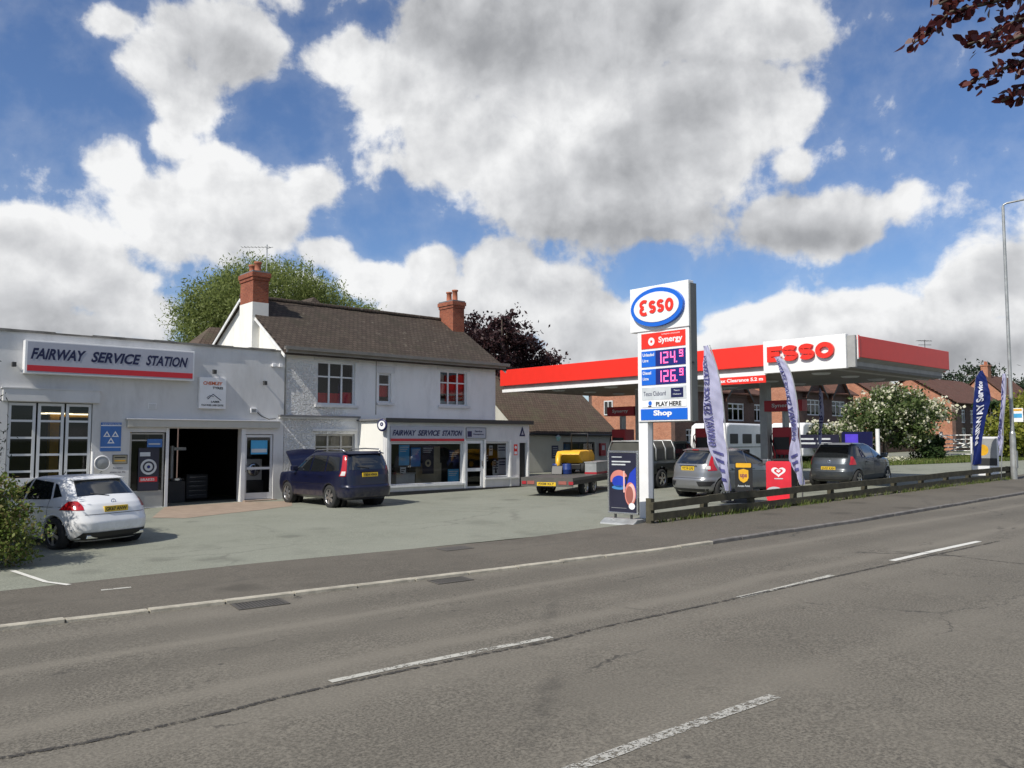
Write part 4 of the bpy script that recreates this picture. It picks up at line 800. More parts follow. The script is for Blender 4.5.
# posters in shop window
PO=[('posterB',15.92,16.36,1.30,2.02,'light blue poster top left in the shop window'),('posterA',16.42,16.84,1.25,1.92,'mid blue poster second from left in the shop window'),('poster_dark',16.92,17.42,.98,1.98,'dark poster with round tyre picture in the middle of the shop window'),('paper',15.98,16.22,1.02,1.24,'small white paper notice low left in the shop window'),
('posterB',18.06,18.56,.66,1.12,'bright blue poster at the bottom right of the shop window'),('navy',18.10,18.58,1.36,1.82,'navy poster with white lines at the right of the shop window')]
for mt,a,b,c,d_,lb in PO:
    t=panel('poster',lb,'poster',a,b,c,d_,SY+.125,mt,.006,'posters in the shop window'); q=MB()
    for k in range(3): q.box(a+.04,b-.04-.05*k,SY+.1165,SY+.1185,d_-.10-.07*k,d_-.07-.07*k,m_['paper'] if mt!='paper' else m_['black'])
    if 'tyre' in lb: q.lathe([(.06,0),(.13,0)],m_['tan'],20,Matrix.Translation(((a+b)/2,SY+.1165,c+.38))@Matrix.Rotation(R(90),4,'X'))
    build(q,'print',None,t)
t=thing('counter_display','cream display cabinet standing inside the shop behind the large window','cabinet',(17.5,SY+.8,.2)); q=MB(); q.box(16.9,18.05,SY+.5,SY+.9,.21,1.35,m_['tan']); build(q,'cabinet',None,t,bevel=.01); q=MB(); q.box(17.5,17.98,SY+.5,SY+.8,1.351,1.95,m_['tan']); build(q,'top_shelf',None,t)
t=thing('freezer','low grey chest freezer inside the shop left of the cream cabinet','freezer',(16.3,SY+.6,.2)); q=MB(); q.box(16.0,16.8,SY+.4,SY+.9,.21,.98,m_['paper']); build(q,'body',None,t,bevel=.02); q=MB(); q.box(15.98,16.82,SY+.38,SY+.92,.981,1.03,m_['grey_metal']); build(q,'lid',None,t)
for k,(a,b,c,d_,mt) in enumerate([(20.02,20.2,1.6,1.98,'paper'),(20.22,20.40,1.2,1.5,'navy'),(20.45,20.86,1.5,2.0,'paper'),(20.2,20.5,.84,1.38,'paper'),(20.5,20.88,.86,1.44,'fr_panel'),(19.86,20.0,1.36,1.7,'poster_dark')]):
    t=panel('notice',['narrow white notice top left of the small shop window','navy sticker in the middle of the small shop window','white notice with dark lettering top right of the small shop window','white notice with a dark figure low in the small shop window','grey lilac notice at the bottom right of the small shop window','dark notice at the left edge of the small shop window'][k],'notice',a,b,c,d_,SY+.125,mt,.006,'notices in the small shop window')
    q=MB(); L=m_['navy'] if mt in('paper','fr_panel') else m_['paper']
    for j in range(2+k%2): q.box(a+.03,b-.03,SY+.1165,SY+.1185,d_-.12-.1*j,d_-.08-.1*j,L)
    if k==3: q.prism([(20.3,.92),(20.42,.92),(20.36,1.2)],'y',SY+.1165,SY+.1185,m_['black'])
    build(q,'print',None,t)
# ================================================================ LOW TILED BUILDING
LY=31.5; KS=LY/24.5
def kz(z): return CZ+(z-CZ)*KS
lo=thing('tiled_outbuilding','single storey grey building with brown tiled roof, right of the shop by the canopy','outbuilding',(31,LY,gz(31)))
lx0,lx1=28.1,35.3
mb=MB(); wall(mb,lx0,lx1,.1,kz(2.62),LY,.2,[(24.4*KS,26.35*KS,kz(1.2),kz(2.1))],m_['cream_wall']); build(mb,'wall',None,lo)
for xg in (lx0+.03,lx1-.25): q=MB(); q.prism([(LY+.203,0),(LY+9,0),(LY+9,kz(2.6)),(LY+4.6,kz(5.3)),(LY+.203,kz(2.62))],'x',xg,xg+.2,m_['cream_wall']); build(q,'gable_wall',None,lo)
roofslab('roof',m_['shed_tile'],lo,lx0-.1,lx1+.3,LY,kz(2.66),LY+4.6,kz(5.55),over=.3)
roofslab('roof',m_['shed_tile'],lo,lx0-.1,lx1+.3,LY+9.2,kz(2.66),LY+4.6,kz(5.55),over=.3)
q=MB(); q.tube([(lx0,LY-.38,kz(2.42)),(lx1+.3,LY-.38,kz(2.40))],.06,8,m_['black']); build(q,'gutter',None,lo)
window(lo,24.42*KS,26.33*KS,kz(1.22),kz(2.08),LY+.05,[25.4*KS],[],m_['dark_trim'],m_['glass'],fw=.06)
q=MB(); q.box(30.6,34.8,LY+1,LY+1.1,.5,2.9,m_['int_dark']); q.box(31.6,32.4,LY+.5,LY+.6,1.2,2.0,m_['posterA']); build(q,'interior',None,lo)
t=panel('notice','navy notice board on the grey wall of the low tiled building','notice',23.72*KS,24.1*KS,kz(1.42),kz(1.96),LY,'sign_navy',.02); q=MB()
for j in range(5): q.box(23.78*KS,24.04*KS,LY-.026,LY-.021,kz(1.5+.09*j),kz(1.52+.09*j),m_['fr_panel'])
build(q,'print',None,t)
t=panel('fire_point','red fire point box on the wall at the right end of the low tiled building','fire box',26.62*KS,26.95*KS,kz(1.5),kz(2.05),LY,'dull_red',.14); q=MB(); q.box(26.7*KS,26.87*KS,LY-.144,LY-.1405,kz(1.75),kz(1.95),m_['paper']); build(q,'print',None,t)
M('lantern_glass',(.35,.62,.62),.2)
for k,(x,yy,z_,wy) in enumerate(((22.06,24.3,2.2,24.1),(30.4,LY-.6,kz(2.2),LY))):
    t=thing('wall_lantern',['pale green tinted lantern on the right hand corner of the shop','pale green tinted lantern hanging under the tiled eave'][k],'lantern',(x,yy,z_),'lanterns by the tiled building'); f_=1+.28*k
    q=MB(); q.lathe([(.05*f_,0),(.11*f_,.17*f_),(.11*f_,.18*f_)],m_['lantern_glass'],6,Matrix.Translation((x,yy,z_-.07))); build(q,'shade',None,t); q=MB(); q.lathe([(.13*f_,0),(.03,.07*f_),(0,.09*f_)],m_['grey_metal'],6,Matrix.Translation((x,yy,z_-.07+.18*f_))); q.cyl((x,yy,z_+.2),(x+(-.1 if k==0 else 0),wy+(0 if k==0 else .0),z_+.25),.014,n=6,mat=m_['black']); build(q,'bracket',None,t)
# ================================================================ CANOPY
cx0,cx1,cy0,cy1=26.5,34.3,12.75,30.9
cp=thing('forecourt_canopy','large flat petrol station canopy with red band and white ESSO letter panel','canopy',(30.3,21,gz(30)))
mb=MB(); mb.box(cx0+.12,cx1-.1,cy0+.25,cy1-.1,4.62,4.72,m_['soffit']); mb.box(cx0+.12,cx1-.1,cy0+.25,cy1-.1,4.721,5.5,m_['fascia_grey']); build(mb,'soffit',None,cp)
mb=MB(); mb.box(cx0+.02,cx0+.11,16.17,cy1+.03,4.56,4.70,m_['sign_white']); mb.box(cx0+.10,cx0+.118,16.17,cy1,4.701,4.90,m_['fascia_grey']); build(mb,'white_fascia',None,cp)
mb=MB(); mb.box(cx0-.06,cx0+.099,16.17,cy1+.1,4.88,5.67,m_['esso_red']); build(mb,'red_fascia',None,cp,bevel=.01)
# road-facing side: red band and sloping grey lower fascia
mb=MB(); mb.box(cx0+.22,cx1,cy0,cy0+.14,4.97,5.69,m_['esso_red']); build(mb,'red_fascia',None,cp,bevel=.01)
mb=MB(); mb.prism([(cy0+.02,4.966),(cy0+.24,4.966),(cy0+.9,4.60),(cy0+.85,4.58)],'x',cx0+.05,cx1-.02,m_['fascia_grey']); build(mb,'lower_fascia',None,cp)
mb=MB(); mb.box(cx1-.099,cx1+.03,cy0+.15,cy1,4.88,5.67,m_['esso_red']); build(mb,'red_fascia',None,cp)
mb=MB(); mb.box(cx0+.1,cx1,cy1,cy1+.08,4.88,5.67,m_['esso_red']); build(mb,'red_fascia',None,cp)
# ESSO panel
mb=MB(); mb.box(cx0-.12,cx0+.099,13.05,16.16,4.60,5.76,m_['sign_cream']); build(mb,'name_panel',None,cp,bevel=.012); mb=MB(); mb.box(cx0-.02,cx0+.098,cy0+.03,13.046,4.63,5.70,m_['fascia_grey']); build(mb,'corner_panel',None,cp)
mb=MB(); mb.box(cx0+.1,cx0+.16,cy0-.01,cy0+.019,4.9,5.70,m_['sign_cream']); mb.box(cx0+.161,cx0+.218,cy0-.02,cy0+.05,4.95,5.71,m_['esso_red']); build(mb,'corner_trim',None,cp)
q=MB(); yl=15.95
for s,w_ in (('E',.56),('S',.58),('S',.58),('O',.66)):
    glyph(q,s,(cx0-.125,yl,4.98),NY,UZ,w_,.56,.165,.10,m_['esso_red']); yl-=w_+.045
build(q,'lettering',m_['esso_red'],cp)
q=MB(); q.box(cx0-.02,cx0+.018,16.14,18.35,4.28,4.55,m_['esso_red']); cs=build(q,'clearance_sign',None,cp); q=MB(); tX(q,'Max Clearance 5.2 m',18.25,4.36,cx0-.023,2.0,.13,'sign_white',.03); build(q,'lettering',None,cs)
for k in range(3):
    for j in range(5):
        x=28+2.2*k; y=14.8+3.4*j; q=MB(); q.lathe([(0,-.05),(.28,-.045),(.34,0)],m_['paper'],20,Matrix.Translation((x,y,4.618))); build(q,'soffit_light',None,cp)
for y in (18.5,25.2):
    q=MB(); q.box(30.12,30.48,y-.17,y+.17,gz(30.3),4.615,m_['grey_metal']); build(q,'column',None,cp,bevel=.01)
def pump(y,lab,side,hdr):
    x=30.3; z=gz(x); t=thing('fuel_pump',lab,'fuel pump',(x,y,z),'fuel pumps under the canopy')
    q=MB(); q.box(x-.35,x+.35,y-.42,y+.42,z+.14,z+2.25,m_['dull_red']); build(q,'body',None,t,bevel=.03)
    for s in (-1,1):
        xx=x+s*.352; q=MB(); q.box(min(xx,xx+s*.02),max(xx,xx+s*.02),y-.34,y+.34,z+1.35,z+1.85,m_['black']); build(q,'display',None,t)
        for k in range(3): q=MB(); q.box(min(xx,xx+s*.09),max(xx,xx+s*.09),y-.3+.2*k,y-.18+.2*k,z+.75,z+1.15,m_['black']); build(q,'nozzle',None,t)
        q=MB(); 
        for k in range(3):
            yy=y-.24+.2*k; q.tube([(xx+s*.05,yy,z+.8),(xx+s*.2,yy+.1,z+.45),(xx+s*.22,yy+.25,z+.9),(xx+s*.08,y+.44,z+1.9),(x,y+.44,z+2.2)],.018,6,m_['black'])
        build(q,'hose',None,t)
    q=MB(); q.box(x-.16,x+.16,y-.06,y+.06,z+2.25,z+2.9,m_['grey_metal']); build(q,'header_post',None,t)
    if hdr: q=MB(); q.box(x-.20,x+.20,y-.85,y+.85,z+2.9,z+3.35,m_['dull_red']); h=build(q,'header_sign',None,t,bevel=.01); q=MB(); tX(q,'Synergy',y+.5,z+3.02,x-.203,1.0,.2,'paper',.02); build(q,'lettering',None,h)
pump(17.6,'dark red fuel pump with tall header sign, nearest the fence under the canopy',1,True)
pump(26.3,'dark red fuel pump and header seen just left of the price pylon',1,True)
pump(21.4,'dark red fuel pump between the other two under the canopy',1,False)
for y,l in ((18.2,'kerbed concrete pump island nearest the road'),(22.7,'kerbed concrete pump island far from the road')):
    q=MB(); q.hbox(29.6,31.0,y-1.7,y+1.7+(3 if y>20 else 0),.03,.15,m_['kerb']); setp(build(q,'pump_island',None,None,bevel=.03),l,'island')
t=thing('squeegee_stand','black bucket and paper towel stand beside the pump nearest the fence','stand',(29.7,19.2,gz(30)+.15)); q=MB(); q.box(29.55,29.85,19.0,19.9,gz(30)+.7,gz(30)+1.35,m_['black']); build(q,'cabinet',None,t,bevel=.02); q=MB(); q.cyl((29.7,19.45,gz(30)+.15),(29.7,19.45,gz(30)+.7),.09,n=10,mat=m_['black']); build(q,'post',None,t)
# ================================================================ PRICE PYLON
PX=15.8; M('side_grey',(.13,.135,.13),.5)
py=thing('price_pylon','tall white petrol price sign with oval ESSO badge, fuel prices and blue Shop panel','sign',(16,12.8,gz(15.8)))
q=MB(); q.box(PX+.02,PX+.20,12.93,13.22,gz(PX)-.05,4.92,m_['sign_white']); build(q,'post',None,py,bevel=.01)
q=MB(); q.box(PX+.201,PX+.26,12.95,13.20,gz(PX)-.05,4.9,m_['grey_metal']); build(q,'post_cover',None,py)
q=MB(); q.box(PX-.02,PX+.16,11.62,13.19,2.64,4.93,m_['sign_white']); build(q,'price_panel_case',None,py,bevel=.01)
q=MB(); q.box(PX-.05,PX+.16,11.60,13.40,4.88,5.99,m_['sign_white']); build(q,'badge_case',None,py,bevel=.012)
q=MB(); q.box(PX+.165,PX+.235,11.66,13.15,2.62,5.95,m_['fascia_grey'])
q.box(PX+.0,PX+.23,11.575,11.598,2.64,5.92,m_['side_grey']); q.box(PX+.0,PX+.10,11.57,11.574,4.0,4.04,m_['black']); build(q,'side_panel',None,py)
q=MB(); n=56; cyv,czv=12.50,5.435
def ell(a,b,x): return [(x,cyv+a*math.cos(2*math.pi*i/n),czv+b*math.sin(2*math.pi*i/n)) for i in range(n)]
def ellp(q,a,b,x0,x1,mat): q.add(ell(a,b,x0)+ell(a,b,x1),[tuple(range(n))]+[(i,(i+1)%n,n+(i+1)%n,n+i) for i in range(n)],mat)
ellp(q,.80,.475,PX-.14,PX-.05,m_['sign_blue']); bd=build(q,'badge_rim',None,py); q=MB(); ellp(q,.69,.37,PX-.150,PX-.14,m_['sign_white']); build(q,'badge_face',None,bd)
q=MB()
yl=13.01
for s,w_,h_ in (('e',.27,.40),('S',.22,.32),('S',.22,.32),('O',.25,.32)):
    glyph(q,s,(PX-.151,yl,5.285 if s!='e' else 5.245),NY,UZ,w_,h_,.082,.015,m_['esso_red']); yl-=w_+.03
build(q,'badge_lettering',None,bd)
def pp(y0,y1,z0,z1,mat,name,th=.012):
    q=MB(); q.box(PX-.02-th,PX-.021,y1,y0,z0,z1,m_[mat]); return build(q,name,None,py)
XF=PX-.036
a=pp(13.06,11.72,4.44,4.82,'esso_red','synergy_panel'); q=MB(); tX(q,'Synergy',12.52,4.52,XF,.72,.19,'sign_white',.03); tX(q,'SUPREME+ UNLEADED',12.42,4.745,XF,.55,.03,'sign_white',.0)
q.lathe([(.035,0),(.10,0)],m_['sign_white'],20,Matrix.Translation((XF,12.74,4.61))@Matrix.Rotation(R(-90),4,'Y')); build(q,'lettering',None,a)
for z0,z1,l1,pr in ((3.99,4.38,'Unleaded','1249'),(3.54,3.93,'Diesel','1269')):
    a=pp(13.06,12.62,z0,z1,'sign_blue','fuel_label'); q=MB(); tX(q,l1,13.02,z1-.13,XF,.36 if l1=='Unleaded' else .26,.08,'sign_white',.02); tX(q,'Litre',13.02,z0+.12,XF,.18,.075,'sign_white',.02); build(q,'lettering',None,a)
    a=pp(12.618,11.72,z0,z1,'screen_blue','price_display'); q=MB()
    SEG={'1':'bc','2':'abged','4':'fgbc','6':'afgedc','9':'abcdfg'}
    def seg(q,ch,y,z,w_,h_,t_):
        x1=XF+.004; x0=XF-.004
        for s in SEG[ch]:
            if s=='a': r=(y-w_,y,z+h_-t_,z+h_)
            if s=='d': r=(y-w_,y,z,z+t_)
            if s=='g': r=(y-w_,y,z+h_/2-t_/2,z+h_/2+t_/2)
            if s=='b': r=(y-w_,y-w_+t_,z+h_/2,z+h_)
            if s=='c': r=(y-w_,y-w_+t_,z,z+h_/2)
            if s=='f': r=(y-t_,y,z+h_/2,z+h_)
            if s=='e': r=(y-t_,y,z,z+h_/2)
            q.box(x0,x1,*r,m_['led'])
    zz=z0+.055; H_=.28
    seg(q,pr[0],12.53,zz,.10,H_,.034); seg(q,pr[1],12.38,zz,.15,H_,.034); seg(q,pr[2],12.17,zz,.15,H_,.034); q.box(XF-.004,XF+.004,11.965,11.995,zz,zz+.035,m_['led']); seg(q,pr[3],11.90,zz+.13,.11,.17,.028); build(q,'digits',None,a)
a=pp(13.06,11.72,3.17,3.48,'paper','clubcard_panel'); q=MB(); tX(q,'Tesco Clubcard',13.0,3.27,XF,.68,.11,'navy',.0); q.box(XF-.003,XF,11.80,12.16,3.21,3.44,m_['navy']); tX(q,'Tesco',12.08,3.36,XF-.005,.18,.035,'paper'); tX(q,'Clubcard',12.10,3.27,XF-.005,.24,.035,'paper'); build(q,'lettering',None,a)
a=pp(13.06,11.72,2.99,3.165,'sign_white','play_panel'); 
a=pp(13.06,11.72,2.93,2.985,'sign_white','play_panel') if False else a
q=MB(); tX(q,'PLAY HERE',12.62,3.01,XF,.76,.11,'black',.035); q.lathe([(0,0),(.055,0)],m_['sign_blue'],14,Matrix.Translation((XF,12.80,3.09))@Matrix.Rotation(R(-90),4,'Y')); q.box(XF-.002,XF,12.76,12.86,3.0,3.03,m_['navy']); build(q,'lettering',None,a)
a=pp(13.10,11.69,2.68,2.95,'sign_blue','shop_panel'); q=MB(); tX(q,'Shop',12.70,2.745,XF,.56,.17,'sign_white',.045); build(q,'lettering',None,a)
# ================================================================ LOW TIMBER FENCE
fn=thing('timber_fence','low mossy two-rail timber fence between pavement and petrol forecourt','fence',(14.9,12.3,gz(15)))
fp=[onG(*q) for q in ((642,524.5),(697,514.5),(757,508.5),(815,502.5),(856,498.5),(885,495),(908,492),(931,489.5),(952,487),(972,484.5),(991,482),(1008,480))]
xs=[14.88,16.9,18.95,21.0,23.05,25.1,27.1,29.15,31.2,33.2,35.2,37.3]; fpos=[(x,12.12-(x-14.88)*.016) for x in xs]
for i,(x,y) in enumerate(fpos):
    h=.62 if i==0 else .52+rng.normal()*.02; z=gz(x); lean=rng.normal()*.012
    q=MB(); q.prism([(x-.07,z-.05),(x+.07,z-.05),(x+.07+lean,z+h),(x-.07+lean,z+h+.01)],'y',y-.075,y+.075,m_['wood_green']); build(q,'post',None,fn,bevel=.01)
for i in range(len(fpos)-1):
    (xa,ya),(xb,yb)=fpos[i],fpos[i+1]
    for z0,z1,nm in ((.40,.575,'rail'),(.13,.29,'rail')):
        q=MB(); off=-.10; j1,j2=rng.normal(size=2)*.012; vs=[(x,y+o,gz(x)+h+j) for (x,y,j) in ((xa+.02 if i else xa-.07,ya,j1),(xb-.003+.02,yb,j2)) for o in (off-.05,off+.024) for h in (z0,z1)]
        q.add(vs,[(0,1,3,2),(4,6,7,5),(0,4,5,1),(2,3,7,6),(1,5,7,3),(0,2,6,4)],m_['wood_green']); build(q,nm,None,fn)
# ================================================================ A-BOARD
bx_,by_=14.62,12.70
ab=thing('pavement_sign','silver framed swing poster board with dark drinks advert standing left of the white pylon','advertising board',(bx_,by_,gz(bx_)),rot=R(-101)+R(0))
# local: x = width, facing -y(local) -> heading so that face looks along -x world
def abox(x0,x1,y0,y1,z0,z1,mat): q=MB(); q.box(x0,x1,y0,y1,z0,z1,m_[mat]); return q
ab.rotation_euler=(0,0,R(-82))
bz=.29; W_=.375; Ht=1.38
q=MB(); e=.045
q.box(-W_-e,W_+e,-.03,.03,bz+Ht,bz+Ht+e,m_['silver']); q.box(-W_-e,W_+e,-.03,.03,bz-e,bz,m_['silver']); q.box(-W_-e,-W_,-.03,.03,bz,bz+Ht,m_['silver']); q.box(W_,W_+e,-.03,.03,bz,bz+Ht,m_['silver']); build(q,'frame',None,ab,world=False,bevel=.006)
q=MB(); q.box(-W_,W_,-.02,.02,bz,bz+Ht,m_['poster_dark']); ps=build(q,'poster',None,ab,world=False)
M('mug',(.62,.22,.18),.3); M('mugl',(.75,.45,.40),.3); M('glow_blue',(.02,.05,.42),.3); M('coffee',(.30,.10,.08),.4)
q=MB(); y=-.0225
def disc(q,cx,cz,rx,rz,mat,y,a0=0,a1=360,n=28):
    vs=[(cx,y,cz)]+[(cx+rx*math.cos(R(a0+(a1-a0)*i/n)),y,cz+rz*math.sin(R(a0+(a1-a0)*i/n))) for i in range(n+1)]
    q.add(vs,[(0,i,i+1) for i in range(1,n+1)],m_[mat])
q.add([(.05,y,.75),(W_-.01,y,.62),(W_-.01,y,1.35),(.2,y,1.2)],[(0,1,2,3)],m_['glow_blue'])
disc(q,-.10,1.05,.24,.22,'mug',y-.001,20,200); disc(q,-.10,1.0,.19,.14,'glow_blue',y-.002); disc(q,-.10,.86,.2,.05,'posterA',y-.002)
q.box(.02,.06,y-.004,y-.002,.75,1.25,m_['mugl']); disc(q,.21,.72,.15,.27,'mug',y-.003); disc(q,.24,.74,.10,.22,'mugl',y-.004); disc(q,.19,.70,.10,.2,'coffee',y-.005); disc(q,.25,.44,.085,.075,'sign_white',y-.006)
for k,(a,b,z,hh) in enumerate(((-.30,-.02,1.56,.022),(-.30,.22,1.45,.03),(-.30,.08,1.38,.03))): q.box(a,b,y-.001,y,z,z+hh,m_['paper'])
q.box(-.32,.1,y-.001,y,.38,.39,m_['grey_metal']); build(q,'print',None,ps,world=False)
q=MB(); q.prism([(-.33,.0),(.33,.0),(.30,.06),(.12,.15),(-.12,.15),(-.30,.06)],'x',-.46,.46,m_['galv']); b_=build(q,'base',None,ab,world=False,bevel=.02)
q=MB(); 
for s in (-.22,.22): q.cyl((s,0,.14),(s,0,.28),.03,n=8,mat=m_['dark_trim'])
build(q,'spring',None,ab,world=False)
# ================================================================ BOARDS BY THE FENCE
def wboard(name,label,x,y,w,h,mat,rot,lift=.0,cat='sign'):
    t=thing(name,label,cat,(x,y,gz(x)+.03),None,0); t.rotation_euler=(0,0,rot); ORG[t.name]=Vector((0,0,0)); return t
def rrect(w,h,r,z0=0,n=5):
    P=[]
    for cx,cz,a0 in ((w/2-r,z0+h-r,0),(-w/2+r,z0+h-r,90),(-w/2+r,z0+r,180),(w/2-r,z0+r,270)):
        for i in range(n+1): a=R(a0+90*i/n); P.append((cx+r*math.cos(a),cz+r*math.sin(a)))
    return P
u1=onG(743,505); t=wboard('parcel_sign','black and yellow upright courier collection board with shield emblem behind the fence',onY(744,490,13.7)[0],13.7,.6,1.35,'black',R(-66))
q=MB(); q.prism(rrect(.50,1.08,.06,.1),'y',-.03,.03,m_['black']); bo=build(q,'board',None,t,world=False); q=MB(); q.prism(rrect(.44,.13,.03,1.03),'y',-.036,-.031,m_['yellow']); build(q,'yellow_header',None,bo,world=False)
q=MB(); q.add([(x_,-.037,z_) for x_,z_ in ((-.14,.95),(0,.99),(.14,.95),(.14,.72),(.10,.64),(0,.58),(-.10,.64),(-.14,.72))],[tuple(range(8))],m_['yellow']); text(q,'ups',(-.10,-.040,.70),UX,UZ,.20,.14,m_['coffee'],.05); text(q,'Access Point',(-.18,-.037,.46),UX,UZ,.36,.06,m_['paper'],.02); build(q,'emblem',None,bo,world=False)
q=MB(); q.box(-.28,.28,-.15,.15,0,.1,m_['dark_trim']); q.cyl((-.235,0,.1),(-.235,0,.2),.02,n=6,mat=m_['silver']); build(q,'base',None,t,world=False,bevel=.02)
t=wboard('ice_cream_sign','red ice cream board with white heart swirl standing behind the timber fence',onY(779,490,12.8)[0],12.8,.7,1.3,'esso_red',R(-66))
M('ice_red',(.72,.03,.05),.35); q=MB(); q.prism(rrect(.70,1.14,.08,.08),'y',-.03,.03,m_['ice_red']); bo=build(q,'board',None,t,world=False)
q=MB()
hp=[]
for i in range(33):
    a=2*math.pi*i/32; hp.append((.16*(math.sin(a)**3)*1.25,-.036,.92+(.13*math.cos(a)-.05*math.cos(2*a)-.02*math.cos(3*a)-.01*math.cos(4*a))))
hi=[(x_*.62,y_,.925+(z_-.92)*.58) for x_,y_,z_ in hp]; q.add(hp+hi,[(i,i+1,33+i+1,33+i) for i in range(32)],m_['sign_white']); hj=[(x_*.3,y_,.93+(z_-.92)*.3) for x_,y_,z_ in hp]; q.add(hj,[tuple(range(32))],m_['sign_white']); build(q,'heart_emblem',None,bo,world=False)
q=MB(); disc(q,-.12,.36,.22,.12,'paper',-.037,0,180); q.box(-.12,.12,-.037,-.0365,.70,.73,m_['paper']); build(q,'print',None,bo,world=False)
q=MB(); q.box(-.36,.36,-.2,.2,0,.08,m_['ice_red']); build(q,'base',None,t,world=False,bevel=.03)
# white poster case far right by the blue flag
t=wboard('poster_case','white framed poster case with grey and yellow advert behind the blue flag',38.6,13.05,.95,1.6,'',R(-52))
q=MB(); q.box(-.55,.55,-.05,.05,.05,1.72,m_['sign_white']); bo=build(q,'case',None,t,world=False,bevel=.02)
q=MB(); q.box(-.47,.47,-.056,-.051,.48,1.64,m_['fascia_grey']); disc(q,-.1,1.15,.24,.24,'yellow',-.058); q.box(-.47,.47,-.058,-.0565,.48,.80,m_['dark_trim']); build(q,'poster',None,bo,world=False)
# banner and display board beyond the small grey hatchback
t=thing('banner','dark banner with two lines of white lettering hung behind the parked cars','banner',(44,22.5,gz(44)))
q=MB(); q.box(43.98,44.02,22.3,25.0,1.72,2.5,m_['poster_dark']); build(q,'sheet',None,t)
q=MB(); [q.box(43.965,43.975,24.7-1.1*k-w__,24.7-1.1*k,z__,z__+.10,m_['paper']) for k,w__,z__ in ((0,.9,2.2),(1,.8,2.2),(0,1.0,1.95),(1,.9,1.95))]; build(q,'lettering',None,t)
q=MB(); q.cyl((44,25.1,gz(44)),(44,25.1,2.6),.04,n=8,mat=m_['wood_green']); q.cyl((44,22.2,gz(44)),(44,22.2,2.6),.04,n=8,mat=m_['wood_green']); build(q,'post',None,t)
t=thing('display_board','dark blue display panel with violet and orange picture beside a short white post','display',(42,20.0,gz(42)))
c1=onX(842,450,42); c2=onX(872,434,42)
q=MB(); q.box(42,42.08,c2[1],c1[1],1.55,2.62,m_['sign_navy']); b_=build(q,'panel',None,t); q=MB(); M('violet',(.10,.06,.60),.4); q.box(41.985,41.999,c1[1]-.9,c1[1]-.2,1.75,2.5,m_['violet']); q.box(41.975,41.984,c1[1]-.75,c1[1]-.3,1.7,2.05,m_['orange']); build(q,'picture',None,b_)
q=MB(); q.cyl((42.04,c1[1]-.2,gz(42)),(42.04,c1[1]-.2,1.55),.04,n=8,mat=m_['grey_metal']); q.cyl((42.04,c2[1]+.2,gz(42)),(42.04,c2[1]+.2,1.55),.04,n=8,mat=m_['grey_metal']); build(q,'leg',None,t)
c=onX(878,450,41); q=MB(); q.cyl((41,c[1],gz(41)),(41,c[1],2.75),.10,n=12,mat=m_['sign_cream']); setp(build(q,'marker_post',None,None),'short cream marker post standing right of the dark blue display panel','post')
